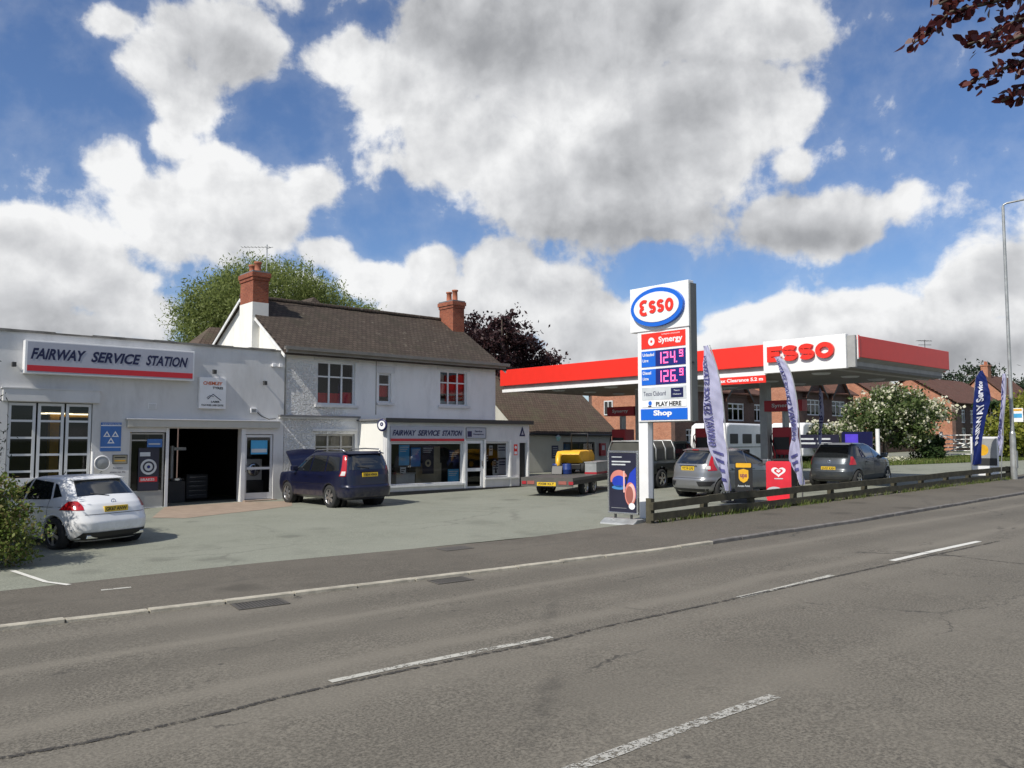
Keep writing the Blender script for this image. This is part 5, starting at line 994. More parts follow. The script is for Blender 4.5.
# ================================================================ FEATHER FLAGS
def fabric(name,c1):
    m=leafmat(name,[c1,c1],.3,.7); return m
fabric('flag_lilac',(.50,.50,.68)); fabric('flag_blue',(.010,.024,.15)); M('flag_text',(.06,.06,.20),.6); M('flag_text_w',(.6,.62,.7),.6)
def flag(label,X,base,left,right,mat,txt,tm,pole_side,group='tall feather flags along the forecourt',txtrange=(.06,.72),tw=.34,stripes=0,flipx=False):
    b=onX(base[0],base[1],X) if len(base)==2 else base
    t=thing('feather_flag',label,'flag',(X,b[1],gz(X)),group)
    L=[onX(u,v,X) for u,v in left]; Rr=[onX(u,v,X) for u,v in right]
    def samp(P,f):
        n=len(P)-1; x=f*n; i=min(n-1,int(x)); k=x-i
        p0=P[max(i-1,0)];p1=P[i];p2=P[i+1];p3=P[min(i+2,n)]
        return tuple(.5*((2*p1[j])+(-p0[j]+p2[j])*k+(2*p0[j]-5*p1[j]+4*p2[j]-p3[j])*k*k+(-p0[j]+3*p1[j]-3*p2[j]+p3[j])*k**3) for j in (1,2))
    nu,nv=14,60
    def pt(a,f,off=0):
        l=samp(L,f); r=samp(Rr,f); y=l[0]+(r[0]-l[0])*a; z=l[1]+(r[1]-l[1])*a
        return (X+.07*math.sin(a*5+f*9)*(.25+f)+.03*math.sin(f*23+a*4)+.012*math.sin(a*16+f*31)+.008*math.sin(f*70-a*9)-off,y,z)
    vs=[pt(i/nu,j/nv) for j in range(nv+1) for i in range(nu+1)]; k=nu+1
    q=MB(); q.add(vs,[(j*k+i,j*k+i+1,(j+1)*k+i+1,(j+1)*k+i) for j in range(nv) for i in range(nu)],m_[mat],True); build(q,'cloth',None,t)
    if txt:
        vs,fs=textmesh(txt,.03); xs=[v[0] for v in vs]; ys=[v[1] for v in vs]; x0,x1,y0,y1=min(xs),max(xs),min(ys),max(ys); q=MB(); out=[]
        for v in vs:
            f=(v[0]-x0)/(x1-x0); a=(v[1]-y0)/(y1-y0)
            ff=txtrange[1]+(txtrange[0]-txtrange[1])*f; out.append(pt(.07+a*tw if not flipx else .22+(1-a)*tw,ff,.035))
        q.add(out,fs,m_[tm]); build(q,'lettering',None,t)
    if stripes:
        q=MB()
        for s in range(stripes):
            f0=.76+.05*s
            for i in range(nu-4):
                q.quad(pt((i+2)/nu,f0,.035),pt((i+3)/nu,f0,.035),pt((i+3)/nu,f0+.018,.035),pt((i+2)/nu,f0+.018,.035),m_[tm])
        build(q,'small_print',None,t)
    P=Rr if pole_side=='r' else L; pts=[]
    for j in range(0,31):
        y,z=samp(P,1-j/30*1.0); pts.append((X+.03,y,z))
    pb=(X+.03,b[1],gz(X)); 
    pts=[p for p in pts if p[2]>pb[2]+.75]; pts=[pb,(pb[0],(pb[1]*.4+pts[0][1]*.6),pb[2]+.7)]+pts
    q=MB(); q.tube(pts,[.022]*2+[.018]*(len(pts)-2),8,m_['grey_metal']); build(q,'pole',None,t)
    q=MB(); q.cyl((X+.03,b[1],gz(X)),(X+.03,b[1],gz(X)+.12),.06,n=12,mat=m_['dark_trim']); q.lathe([(0,.0),(.25,.0),(.25,.04),(0,.06)],m_['dark_trim'],20,Matrix.Translation((X+.03,b[1],gz(X)+.03))); build(q,'base',None,t)
flag('pale lilac feather flag lettered FAIRWAY SERVICE, standing nearest the price pylon',20.9,(729,509),[(703,346),(703,370),(704,400),(706,430),(711,455),(727,490)],[(709,345),(717,370),(722,398),(725,430),(728,460),(729,491)],'flag_lilac','FAIRWAY SERVICE STATION','flag_text','r',stripes=4,tw=.36,txtrange=(.10,.72))
flag('pale lilac rippling feather flag in front of the ESSO panel of the canopy',22.2,(802,503),[(774,357),(781,375),(787,400),(792,430),(789,462),(801,484)],[(781,356),(790,372),(796,398),(799,430),(801,458),(803,485)],'flag_lilac','FAIRWAY SERVICE STATION','flag_text','r',stripes=3,tw=.45,txtrange=(.05,.66))
flag('narrow pale feather flag seen edge-on behind the small dark grey hatchback',33.5,(819,472),[(819,388),(819,400),(820,420),(818,436),(817,452)],[(821,388),(823,400),(823.5,420),(822,438),(822,452)],'flag_lilac','FAIRWAY','flag_text','l',tw=.6)
flag('deep blue feather flag with white script, standing left of the lamp post',36.2,(971,476),[(979,371),(975,382),(973.5,410),(972.5,440),(972,465)],[(983,370),(988,385),(990,402),(984,430),(980,464)],'flag_blue','FAIRWAY Service','flag_text_w','l',flipx=True,tw=.4,txtrange=(.22,.82))
flag('narrow white feather flag just left of the lamp post',36.0,(1001,481),[(1002,374),(1001,395),(999.5,425),(997.5,440),(999,455)],[(1006,373),(1005.5,395),(1003,425),(1003,440),(1001.5,456)],'flag_lilac','FAIRWAY','flag_text','r',tw=.5)
# ================================================================ LAMP POST
lx,ly=37.0,11.45
t=thing('street_lamp','tall grey metal lamp post with long bent arm at the right edge of the photo','street lamp',(lx,ly,gz(lx)))
topz=onX(999,205,lx)[2]
q=MB(); q.cyl((lx,ly,gz(lx)-.05),(lx,ly,gz(lx)+1.9),.12,.11,14,m_['galv']); q.cyl((lx,ly,gz(lx)+1.9),(lx,ly,gz(lx)+1.98),.11,.075,14,m_['galv']); q.cyl((lx,ly,gz(lx)+1.98),(lx,ly,topz-.1),.075,.055,12,m_['galv']); build(q,'column',None,t)
q=MB(); q.tube([(lx,ly,topz-.15),(lx+.01,ly-.02,topz-.03),(lx+.06,ly-.12,topz+.03),(lx+.7,ly-1.6,topz+.22)],.04,8,m_['galv']); build(q,'arm',None,t)
q=MB(); q.box(-.13,.13,-.38,.38,-.06,.06,m_['grey_metal'],T=Matrix.Translation((lx+.85,ly-1.95,topz+.24))@Matrix.Rotation(R(23),4,'Z')); build(q,'lantern',None,t,bevel=.03)
q=MB(); q.box(lx-.1,lx+.1,ly-.135,ly-.11,gz(lx)+.5,gz(lx)+1.2,m_['galv']); build(q,'hatch',None,t)
t=thing('stop_sign','small pale bus stop plate with blue band beyond the lamp post','sign',(40,11.3,gz(40))); c=onX(1017,415,40)
q=MB(); q.box(39.98,40.02,c[1]-.24,c[1]+.24,c[2]-.30,c[2]+.30,m_['sign_cream']); b_=build(q,'plate',None,t); q=MB(); q.box(39.972,39.979,c[1]-.2,c[1]+.2,c[2]-.12,c[2]+.06,m_['posterB']); q.box(39.972,39.979,c[1]-.2,c[1]+.2,c[2]+.18,c[2]+.26,m_['yellow']); build(q,'print',None,b_)
q=MB(); q.cyl((40,c[1]-.42,gz(40)),(40,c[1]-.42,c[2]+.4),.035,n=8,mat=m_['galv']); q.cyl((40,c[1]-.42,c[2]-.2),(40,c[1]-.24,c[2]-.2),.02,n=6,mat=m_['galv']); q.cyl((40,c[1]-.42,c[2]+.2),(40,c[1]-.24,c[2]+.2),.02,n=6,mat=m_['galv']); build(q,'pole',None,t)
# ================================================================ CARAVANS (white, behind the pumps)
def caravan(label,x,y,rot,L=6.0,W=2.2,H=2.5):
    t=thing('caravan',label,'caravan',(x,y,gz(x)+.02),'white caravans parked beyond the pumps'); t.rotation_euler=(0,0,rot); ORG[t.name]=Vector((0,0,0))
    prof=[(-L/2,.45),(L/2-.2,.45),(L/2,.9),(L/2-.05,1.5),(L/2-.45,H-.1),(L/2-.7,H),(-L/2+.5,H),(-L/2+.12,H-.15),(-L/2,1.6)]
    q=MB(); q.prism(prof,'y',-W/2,W/2,m_['sign_white']); build(q,'body',None,t,world=False,bevel=.10)
    for a,b in ((-L/2+.5,-L/2+1.5),(-.7,.5),(L/2-1.7,L/2-.7)):
        q=MB(); q.prism(rrect(b-a,.55,.06,1.35),'y',-W/2-.02,-W/2-.005,m_['dark_trim']); o=build(q,'window',None,t,world=False); o.location.x=(a+b)/2
    q=MB(); q.prism(rrect(1.5,.6,.06,1.35),'x',-.015,0,m_['dark_trim']); o=build(q,'window',None,t,world=False); o.location=(-L/2-.004,0,0)
    q=MB(); q.box(-L/2+.3,L/2-.3,-W/2-.012,-W/2-.001,1.12,1.18,m_['grey_metal']); build(q,'trim',None,t,world=False)
    for s in (-1,1): q=MB(); q.cyl((.1,s*(W/2-.22),.33),(.1,s*(W/2-.02),.33),.33,n=20,mat=m_['rubber']); build(q,'wheel',None,t,world=False)
    q=MB(); q.tube([(L/2-.1,.35,.5),(L/2+1.1,0,.5)],.04,6,m_['galv']); q.tube([(L/2-.1,-.35,.5),(L/2+1.1,0,.5)],.04,6,m_['galv']); q.cyl((L/2+1,0,0),(L/2+1,0,.6),.04,n=8,mat=m_['galv']); build(q,'drawbar',None,t,world=False)
caravan('white caravan with three side windows parked behind the left pumps',41.3,27.6,R(8),5.6)
caravan('white caravan with rounded roof end parked right of the first, behind the banner',48.6,26.9,R(4),5.4)
# ================================================================ HOUSES BEHIND
def houseblock(label,x0,x1,y0,dep,eave,ridge,bays,front='brick_shaded',side='brick_orange',gables=True,chim=()):  # fronts take the shade-darkened brick, sides the plain orange one
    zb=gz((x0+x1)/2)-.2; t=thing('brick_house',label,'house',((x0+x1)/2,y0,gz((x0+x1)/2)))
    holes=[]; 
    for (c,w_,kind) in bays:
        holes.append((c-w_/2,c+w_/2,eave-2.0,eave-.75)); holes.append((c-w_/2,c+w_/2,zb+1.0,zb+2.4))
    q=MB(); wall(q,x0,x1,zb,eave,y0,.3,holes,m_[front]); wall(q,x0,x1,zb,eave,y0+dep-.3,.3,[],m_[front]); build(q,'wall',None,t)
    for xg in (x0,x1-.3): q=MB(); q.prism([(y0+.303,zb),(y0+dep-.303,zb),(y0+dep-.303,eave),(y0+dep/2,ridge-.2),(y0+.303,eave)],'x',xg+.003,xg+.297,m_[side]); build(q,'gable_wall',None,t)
    roofslab('roof',m_['house_tile'],t,x0-.25,x1+.25,y0,eave+.05,y0+dep/2,ridge,over=.35,seg=14); roofslab('roof',m_['house_tile'],t,x0-.25,x1+.25,y0+dep,eave+.05,y0+dep/2,ridge,over=.35,seg=14)
    q=MB(); q.box(x0+.3,x1-.3,y0+1.2,y0+1.25,zb,eave,m_['int_dark']); build(q,'interior',None,t)
    for (c,w_,kind) in bays:
        for (z0,z1) in ((eave-2.0,eave-.75),(zb+1.0,zb+2.4)):
            mu=[c-w_/2+w_*k/3 for k in (1,2)] if w_>1 else [c]
            window(t,c-w_/2+.01,c+w_/2-.01,z0+.01,z1-.01,y0+.06,mu,[z1-.4],m_['upvc'],m_['glass'],fw=.09)
        if kind=='g':
            g0=1.5; q=MB(); q.prism([(c-g0,eave-.55),(c+g0,eave-.55),(c,eave+1.15)],'y',y0-.25,y0+2.2,m_['house_tile']); 
            q=MB(); q.prism([(c-g0+.1,eave-.35),(c+g0-.1,eave-.35),(c,eave+1.1)],'y',y0-.10,y0+.0-.003,m_[front]); build(q,'dormer_front',None,t)
            q=MB(); 
            for s in (-1,1): q.add([(c+s*(g0+.15),y0-.35,eave-.55),(c,y0-.35,eave+1.3),(c,y0+2.6,eave+1.3),(c+s*(g0+.15),y0+2.6,eave-.55),(c+s*(g0+.15),y0-.35,eave-.70),(c,y0-.35,eave+1.15),(c,y0+2.6,eave+1.15),(c+s*(g0+.15),y0+2.6,eave-.70)],[(0,1,2,3),(7,6,5,4),(0,4,5,1),(0,3,7,4)],m_['house_tile'])
            build(q,'dormer_roof',None,t)
            q=MB(); 
            for s in (-1,1): q.add([(c+s*(g0+.15),y0-.38,eave-.72),(c,y0-.38,eave+1.13),(c,y0-.38,eave+1.33),(c+s*(g0+.15),y0-.38,eave-.52)],[(0,1,2,3)],m_['dark_trim']); q.add([(c+s*(g0+.15),y0-.35-.003,eave-.72),(c,y0-.353,eave+1.13),(c,y0-.353,eave+1.33),(c+s*(g0+.15),y0-.353,eave-.52)],[(3,2,1,0)],m_['dark_trim'])
            build(q,'bargeboard',None,t)
    for (x,y,zt) in chim:
        q=MB(); q.box(x-.6,x+.6,y-.4,y+.4,eave+.6,zt,m_[side]); q.box(x-.68,x+.68,y-.48,y+.48,zt,zt+.15,m_[side]); c=build(q,'chimney',None,t)
        for k in (-.25,.25): q=MB(); q.cyl((x+k,y,zt+.15),(x+k,y,zt+.6),.13,.11,12,m_['terracotta']); build(q,'pot',None,c)
    return t
houseblock('brick house with gabled bays, leftmost of the row behind the white caravans',42.1,52.6,32.2,7.5,5.5,7.0,[(43.9,1.3,'n'),(49.0,2.0,'g'),(51.7,.9,'n')])
for z0,z1,y0_,y1_ in ((4.0,5.1,34.0,35.2),(3.9,4.9,37.4,38.2),(1.6,2.7,34.0,35.2)):
    hA=bpy.data.objects['brick_house']; q=MB(); q.box(42.03,42.095,y0_,y1_,z0,z1,m_['upvc']); fw_=build(q,'window',None,hA); q=MB(); ym=(y0_+y1_)/2; q.box(42.015,42.029,y0_+.08,ym-.04,z0+.08,z1-.08,m_['dark_trim']); q.box(42.015,42.029,ym+.04,y1_-.08,z0+.08,z1-.08,m_['dark_trim']); build(q,'pane',None,fw_)
houseblock('brick house with two small gables behind the rippling flag and the shrub',56.3,66.2,32.2,7.5,6.1,8.5,[(59.6,2.0,'g'),(63.6,2.2,'g')])
houseblock('brick house partly hidden behind the large white flowering shrub',70.0,77.5,32.0,7.5,6.2,8.7,[(72.5,1.6,'n'),(75.5,1.4,'n')])
t=houseblock('orange brick house with hipped brown roof and chimney right of the flowering shrub',79.0,92.0,29.0,8,5.75,8.3,[(80.9,1.0,'n'),(83.3,1.5,'n'),(88.5,2.0,'n')],chim=[(82.5,33,9.4)])
houseblock('distant red brick house glimpsed right of the lamp post',112,122,34,8,6.6,10.5,[(114,1.5,'n'),(118,2,'n')],chim=[(114,38,11.6)])
# red shop fascia under the shrub side: low dull red eaves strip behind canopy, and telegraph aerials
t=thing('tv_aerial','tiny television aerial on the chimney of the orange brick house','aerial',(82.6,33,9.5)); q=MB(); q.cyl((82.9,33,9.4),(82.9,33,12.0),.03,n=6,mat=m_['dark_trim']); build(q,'mast',None,t); q=MB(); q.cyl((82.2,33.4,11.9),(83.6,32.6,11.9),.025,n=5,mat=m_['dark_trim']); q.cyl((82.4,33.4,11.5),(83.4,32.6,11.5),.025,n=5,mat=m_['dark_trim'])
[q.cyl((82.3+.25*k,33.35-.14*k-.25,11.9),(82.3+.25*k,33.35-.14*k+.25,11.9),.02,n=5,mat=m_['dark_trim']) for k in range(5)]; build(q,'antenna',None,t)
# white field gate
t=thing('garden_gate','white timber five bar gate in front of the orange brick house','gate',(62,22.8,gz(62)))
A=onG(944,459); B=onG(966,458); a=Vector((61.0,23.4,gz(61))); b=Vector((62.6,20.9,gz(62.6))); d=(b-a); 
q=MB()
for h in (.25,.5,.75,1.0,1.3,1.6): q.tube([tuple(a+Vector((0,0,h))),tuple(b+Vector((0,0,h)))],.045,6,m_['white_paint'])
q.tube([tuple(a+Vector((0,0,.25))),tuple(b+Vector((0,0,1.6)))],.04,6,m_['white_paint']); q.tube([tuple(b+Vector((0,0,.25))),tuple(a+Vector((0,0,1.6)))],.04,6,m_['white_paint']); build(q,'bars',None,t)
for p in (a,b): q=MB(); q.box(p.x-.09,p.x+.09,p.y-.09,p.y+.09,p.z-.05,p.z+1.85,m_['white_paint']); build(q,'post',None,t)
# ================================================================ VEHICLES
def carpaint(name,c,metal=.0,rough=.3,coat=.6):
    m,nt,b=newmat(name); b.inputs['Base Color'].default_value=c+(1,); b.inputs['Metallic'].default_value=metal; b.inputs['Roughness'].default_value=rough; b.inputs['Coat Weight'].default_value=coat; b.inputs['Coat Roughness'].default_value=.05
    g=nt.nodes.new('ShaderNodeNewGeometry').outputs['Position']; sp=coords(nt,'Object'); s=nt.nodes.new('ShaderNodeSeparateXYZ'); ln(nt,sp,s.inputs[0])
    n=noise(nt,g,6,5,.7); d=mth(nt,'MULTIPLY',ramp(nt,s.outputs[2],.75,.2),ramp(nt,n.outputs[0],.35,.7)); ln(nt,mixc(nt,mth(nt,'MULTIPLY',d,.45),c,(.16,.14,.11)),b.inputs['Base Color'])
    ln(nt,mth(nt,'ADD',mth(nt,'MULTIPLY',n.outputs[0],.12),rough-.05),b.inputs['Roughness']); MATS[name]=m; return m
carpaint('paint_white',(.74,.75,.76),coat=.25); carpaint('paint_blue',(.004,.006,.028),.1,coat=.45); carpaint('paint_silver',(.27,.275,.285),.6,.33); carpaint('paint_dark',(.075,.085,.095),.6,.33); carpaint('paint_green',(.018,.025,.022),.2)
M('lens_red',(.42,.008,.012),.12,coat=.8,var=.05); M('lens_clear',(.65,.62,.6),.12,coat=.8); M('tint',(.012,.014,.016),.04,coat=1,var=0,spec=.8); M('plastic',(.035,.035,.038),.55); M('canvas',(.075,.075,.065),.85,bmp=.5)
M('gunmetal',(.16,.16,.17),.35,.8)
class Body:
    def __init__(s,keys,sub=9,sm=2):
        K=[]
        for a,b in zip(keys,keys[1:]):
            for i in range(sub): f=i/sub; K.append([a[k]+(b[k]-a[k])*f for k in range(5)])
        K.append(list(keys[-1])); K=np.array(K)
        for _ in range(sm): K[1:-1]=(K[:-2]+2*K[1:-1]+K[2:])/4
        s.K=K
    def at(s,z):
        K=s.K; return [np.interp(z,K[:,0],K[:,k]) for k in range(1,5)]
    def side(s,x,z):
        xr,xf,w,n=s.at(z); c=(xr+xf)/2; a=(xf-xr)/2; t=min(1,abs((x-c)/a)); return w*max(0,1-t**n)**(1/n)
    def end(s,y,z,rear=True):
        xr,xf,w,n=s.at(z); c=(xr+xf)/2; a=(xf-xr)/2; t=min(1,abs(y/w)); e=a*max(0,1-t**n)**(1/n); return c-e if rear else c+e
    def theta(s,th,z,off=0):
        xr,xf,w,n=s.at(z); c=(xr+xf)/2; a=(xf-xr)/2; ct,st=math.cos(th),math.sin(th)
        x=c+(a+off)*math.copysign(abs(ct)**(2/n),ct); y=(w+off)*math.copysign(abs(st)**(2/n),st); return (x,y,z)
def grid(q,P,mat,smooth=True):
    r=len(P); c=len(P[0]); q.add([p for row in P for p in row],[(i*c+j,i*c+j+1,(i+1)*c+j+1,(i+1)*c+j) for i in range(r-1) for j in range(c-1)],mat,smooth)
def sidepatch(q,B,s,bot,top,mat,off=.004,nr=7,nc=14):
    def cv(P,f):
        n=len(P)-1; x=f*n; i=min(n-1,int(x)); k=x-i; return [P[i][0]+(P[i+1][0]-P[i][0])*k,P[i][1]+(P[i+1][1]-P[i][1])*k]
    P=[]
    for i in range(nr+1):
        row=[]
        for j in range(nc+1):
            b=cv(bot,j/nc); t=cv(top,j/nc); x=b[0]+(t[0]-b[0])*i/nr; z=b[1]+(t[1]-b[1])*i/nr; row.append((x,s*(B.side(x,z)+off),z))
        P.append(row)
    grid(q,P,mat)
def endpatch(q,B,z0,z1,w0,w1,mat,off=.006,rear=True,nr=6,nc=14,y0=None,cur=0):
    P=[]
    for i in range(nr+1):
        z=z0+(z1-z0)*i/nr; w_=w0+(w1-w0)*i/nr; row=[]
        for j in range(nc+1):
            f=-1+2*j/nc; y=f*w_ + (y0 or 0); zz=z+cur*(1-f*f); x=B.end(y,zz,rear); row.append((x-off if rear else x+off,y,zz))
        P.append(row)
    grid(q,P,mat)
def thpatch(q,B,s,t0,t1,z0,z1,mat,off=.008,nr=8,nc=10,fn=None):
    P=[]
    for i in range(nr+1):
        z=z0+(z1-z0)*i/nr; row=[]
        a,b=(t0,t1) if fn is None else fn(i/nr)
        for j in range(nc+1): x,y,zz=B.theta(math.pi-(a+(b-a)*j/nc),z,off); row.append((x,s*y,zz))
        P.append(row)
    grid(q,P,mat)
def wheel(t,x,y,r,wd,spokes=5,rimr=None,rm='silver'):
    rr=rimr or r*.66; s=1 if y>0 else -1
    w_=bpy.data.objects.new('wheel',None); COL.objects.link(w_); w_.parent=t; w_.location=(0,0,0); ORG[w_.name]=Vector((0,0,0))
    T=Matrix.Translation((x,y,r))@Matrix.Rotation(R(-90*s),4,'X')
    q=MB(); q.lathe([(rr*.96,wd*.5),(rr*1.02,wd*.5+.004),(r*.90,wd*.5),(r*.985,wd*.38),(r,wd*.2),(r,-wd*.2),(r*.985,-wd*.38),(r*.9,-wd*.5),(rr,-wd*.5)],m_['rubber'],36,T); tq=build(q,'tyre',None,w_,world=False)
    q=MB(); q.lathe([(rr,-wd*.4),(rr,wd*.46),(rr*.93,wd*.47),(rr*.9,wd*.36),(rr*.88,.0)],m_[rm],36,T); q.lathe([(0,wd*.05),(rr*.9,wd*.02)],m_['black'],24,T); q.lathe([(0,wd*.44),(rr*.2,wd*.43),(rr*.22,wd*.3)],m_['silver'],16,T)
    for k in range(spokes):
        a=2*math.pi*k/spokes+.3; ca,sa=math.cos(a),math.sin(a); hw=rr*.13
        pts=[(rr*.12,-hw),(rr*.92,-hw*1.35),(rr*.92,hw*1.35),(rr*.12,hw)]
        vs=[(ca*u-sa*v,sa*u+ca*v,z) for z in (wd*.32,wd*.44) for u,v in pts]; q.add([tuple(T@Vector(v)) for v in vs],[(4,5,6,7),(0,1,5,4),(2,3,7,6),(1,2,6,5)],m_[rm])
    build(q,'rim',None,w_,world=False)
def make_car(label,paint,keys,wx,wr,track,loc,heading,ref,S=1.,cfg=None,wheelbase_ref=None):
    """local frame: x forward from the rear bumper, z up.  ref = local point that sits at loc"""
    cfg=cfg or {}
    B=Body(keys); t=thing('parked_car',label,'car',(0,0,0),cfg.get('group'))
    Mx=Matrix.Translation(Vector(loc))@Matrix.Rotation(-math.atan(.015),4,'Y')@Matrix.Rotation(heading,4,'Z')@Matrix.Scale(S,4)@Matrix.Translation(-Vector(ref))
    t.matrix_world=Mx; ORG[t.name]=Vector((0,0,0))
    q=MB(); nth=168; arch=wr*1.13; vs=[]; K=B.K; nz=len(K)
    for (z,xr,xf,w_,n) in K:
        c=(xr+xf)/2; a=(xf-xr)/2
        for i in range(nth):
            # blend of angular and linear spacing so the flat sides have points too
            th=2*math.pi*i/nth; ct,st=math.cos(th),math.sin(th)
            m=max(abs(ct),abs(st)); u,v=ct/m,st/m       # point on unit square -> superellipse
            L=(abs(u)**n+abs(v)**n)**(1/n); vs.append((c+a*u/L,w_*v/L,z))
    fs=[]
    for j in range(nz-1):
        for i in range(nth):
            f=(j*nth+i,j*nth+(i+1)%nth,(j+1)*nth+(i+1)%nth,(j+1)*nth+i); cx=sum(vs[k][0] for k in f)/4; cy=sum(vs[k][1] for k in f)/4; cz=sum(vs[k][2] for k in f)/4
            if abs(cy)>track/2-.25 and any((cx-x)**2+(cz-wr)**2<(arch)**2 for x in wx): continue
            fs.append(f)
    fs.append(tuple(range((nz-1)*nth,nz*nth))); fs.append(tuple(range(nth-1,-1,-1)))
    q.add(vs,fs,m_[paint],True); 
    for x in wx:   # arch liners and lips
        for s in (-1,1):
            T=Matrix.Translation((x,s*(track/2-.28),wr))@Matrix.Rotation(R(-90*s),4,'X')
            q.lathe([(0,0),(arch*1.02,0),(arch*1.02,.16)],m_['black'],36,T)
            P=[[],[],[],[]]
            for k in range(41):
                a=R(-16+212*k/40)
                for ri,(rr,oo) in enumerate(((arch*.985,-.10),(arch*.985,.006),(arch*1.06,.010),(arch*1.10,.002))):
                    xx=x+rr*math.cos(a); zz=max(K[0,0]+.02,wr+rr*math.sin(a)); P[ri].append((xx,s*(B.side(xx,zz)+oo),zz))
            grid(q,P,m_[cfg.get('arch_mat',paint)])
    bo=build(q,'body',None,t,world=False)
    for x in wx:
        for s in (-1,1): wheel(t,x,s*(track/2),wr,.21,cfg.get('spokes',5),cfg.get('rimr'),cfg.get('rm','silver'))
    # glass
    for s in (-1,1):
        for (bot,top) in cfg['side_glass']:
            q=MB(); sidepatch(q,B,s,bot,top,m_['tint']); build(q,'side_window',None,t,world=False)
        for (x0,z0,x1,z1) in cfg.get('seams',()):
            q=MB(); dx=x1-x0; 
            P=[[],[]]
            for k in range(13):
                x=x0+dx*k/12; z=z0+(z1-z0)*k/12; o=.005 if abs(z1-z0)>abs(dx) else 0; 
                P[0].append((x-o,s*(B.side(x,z)+.003),z-(.005-o))); P[1].append((x+o,s*(B.side(x,z)+.003),z+(.005-o)))
            grid(q,P,m_['black']); build(q,'door_gap',None,bo,world=False)
        for (x,z) in cfg.get('handles',()):
            q=MB(); sidepatch(q,B,s,[(x,z),(x+.2,z)],[(x,z+.035),(x+.2,z+.035)],m_[paint],.03,2,4); sidepatch(q,B,s,[(x,z-.02),(x+.2,z-.02)],[(x,z),(x+.2,z)],m_['black'],.012,2,4); build(q,'door_handle',None,t,world=False)
        mx,mz=cfg['mirror']; q=MB(); yb=B.side(mx,mz); q.box(mx-.08,mx+.07,min(s*(yb-.02),s*(yb+.20)),max(s*(yb-.02),s*(yb+.20)),mz-.02,mz+.14,m_[paint]); build(q,'wing_mirror',None,t,world=False,bevel=.03)
    rg=cfg['rear_glass']; q=MB(); endpatch(q,B,*rg,m_['tint'],.006,cur=cfg.get('rg_cur',0)); build(q,'rear_window',None,t,world=False)
    wg=cfg['windscreen']; q=MB(); endpatch(q,B,*wg,m_['tint'],.006,rear=False); build(q,'windscreen',None,t,world=False)
    for fn in cfg['extra']: fn(t,B,bo)
    return t
def plate(t,B,z0,w_,txt,off=.02,h=.115):
    x=B.end(0,z0+h/2)-off; q=MB(); q.box(x,x+off+.03,-w_/2,w_/2,z0,z0+h,m_['plate_yellow']); p=build(q,'number_plate',None,t,world=False); q=MB(); text(q,txt,(x-.002,w_/2-.03,z0+.02),NY,UZ,w_-.06,h-.04,m_['black'],.03); build(q,'lettering',None,p,world=False)
def rearband(name,z0,z1,w0,w1,mat,off=.012,y0=None,cur=0,parent=None):
    def f(t,B,bo): q=MB(); endpatch(q,B,z0,z1,w0,w1,m_[mat],off,y0=y0,cur=cur); build(q,name,None,t,world=False)
    return f
def taillight(t0,t1,z0,z1,mat='lens_red',fn=None,off=.010,name='tail_light'):
    def f(t,B,bo):
        for s in (-1,1): q=MB(); thpatch(q,B,s,t0,t1,z0,z1,m_[mat],off,fn=fn); build(q,name,None,t,world=False)
    return f
def line(name,pts,r,mat,both=False):
    def f(t,B,bo):
        for s in ((-1,1) if both else (1,)): q=MB(); q.tube([(x,s*y,z) for x,y,z in pts],r,6,m_[mat]); build(q,name,None,t,world=False)
    return f
# --- white hatchback (left)
kw=[(.17,.22,4.10,.72,5),(.24,.08,4.20,.84,5),(.40,.01,4.27,.885,5),(.55,.0,4.29,.89,5),(.68,.06,4.26,.89,5),(.80,.10,4.18,.885,5),(.90,.16,4.02,.865,4.6),(.98,.26,3.30,.83,4.4),(1.06,.38,2.98,.79,4.6),(1.18,.52,2.68,.735,4.8),(1.30,.66,2.40,.675,4.8),(1.38,.74,2.20,.63,4.5),(1.42,.86,2.02,.57,4),(1.432,1.1,1.85,.42,3),(1.437,1.4,1.6,.15,2)]
def wc_extra(t,B,bo):
    plate(t,B,.735,.50,'GK67 ANW',.02)
    q=MB(); q.prism([(B.end(0,1.37)-.06,1.375),(B.end(0,1.40)+.25,1.425),(B.end(0,1.40)+.25,1.400),(B.end(0,1.37)-.04,1.355)],'y',-.54,.54,m_['paint_white']); build(q,'spoiler',None,t,world=False,bevel=.01)
    q=MB(); q.tube([(B.end(0,1.06)-.03,.0,1.04),(B.end(0.1,1.12)-.03,.35,1.10)],.012,6,m_['black']); build(q,'rear_wiper',None,t,world=False)
    q=MB(); T=Matrix.Translation((B.end(0,.93)-.012,0,.93))@Matrix.Rotation(R(-75),4,'Y'); q.lathe([(.035,0),(.048,.006),(.055,0)],m_['chrome'],20,T); 
    for k in range(3): a=R(90+120*k); q.cyl((0,0,.004),(.045*math.sin(a),.045*math.cos(a),.004),.005,n=5,mat=m_['chrome'],T=T)
    build(q,'badge',None,t,world=False)
    for s in (-1,1): q=MB(); x=B.end(.5,.25)-.03; q.prism([(s*.38,.235),(s*.62,.245),(s*.60,.31),(s*.40,.30)],'x',x,x+.1,m_['chrome']); build(q,'exhaust',None,t,world=False,bevel=.01)
    q=MB(); q.tube([(2.0,.0,1.43),(1.92,0,1.49)],.008,5,m_['black']); build(q,'roof_aerial',None,t,world=False)
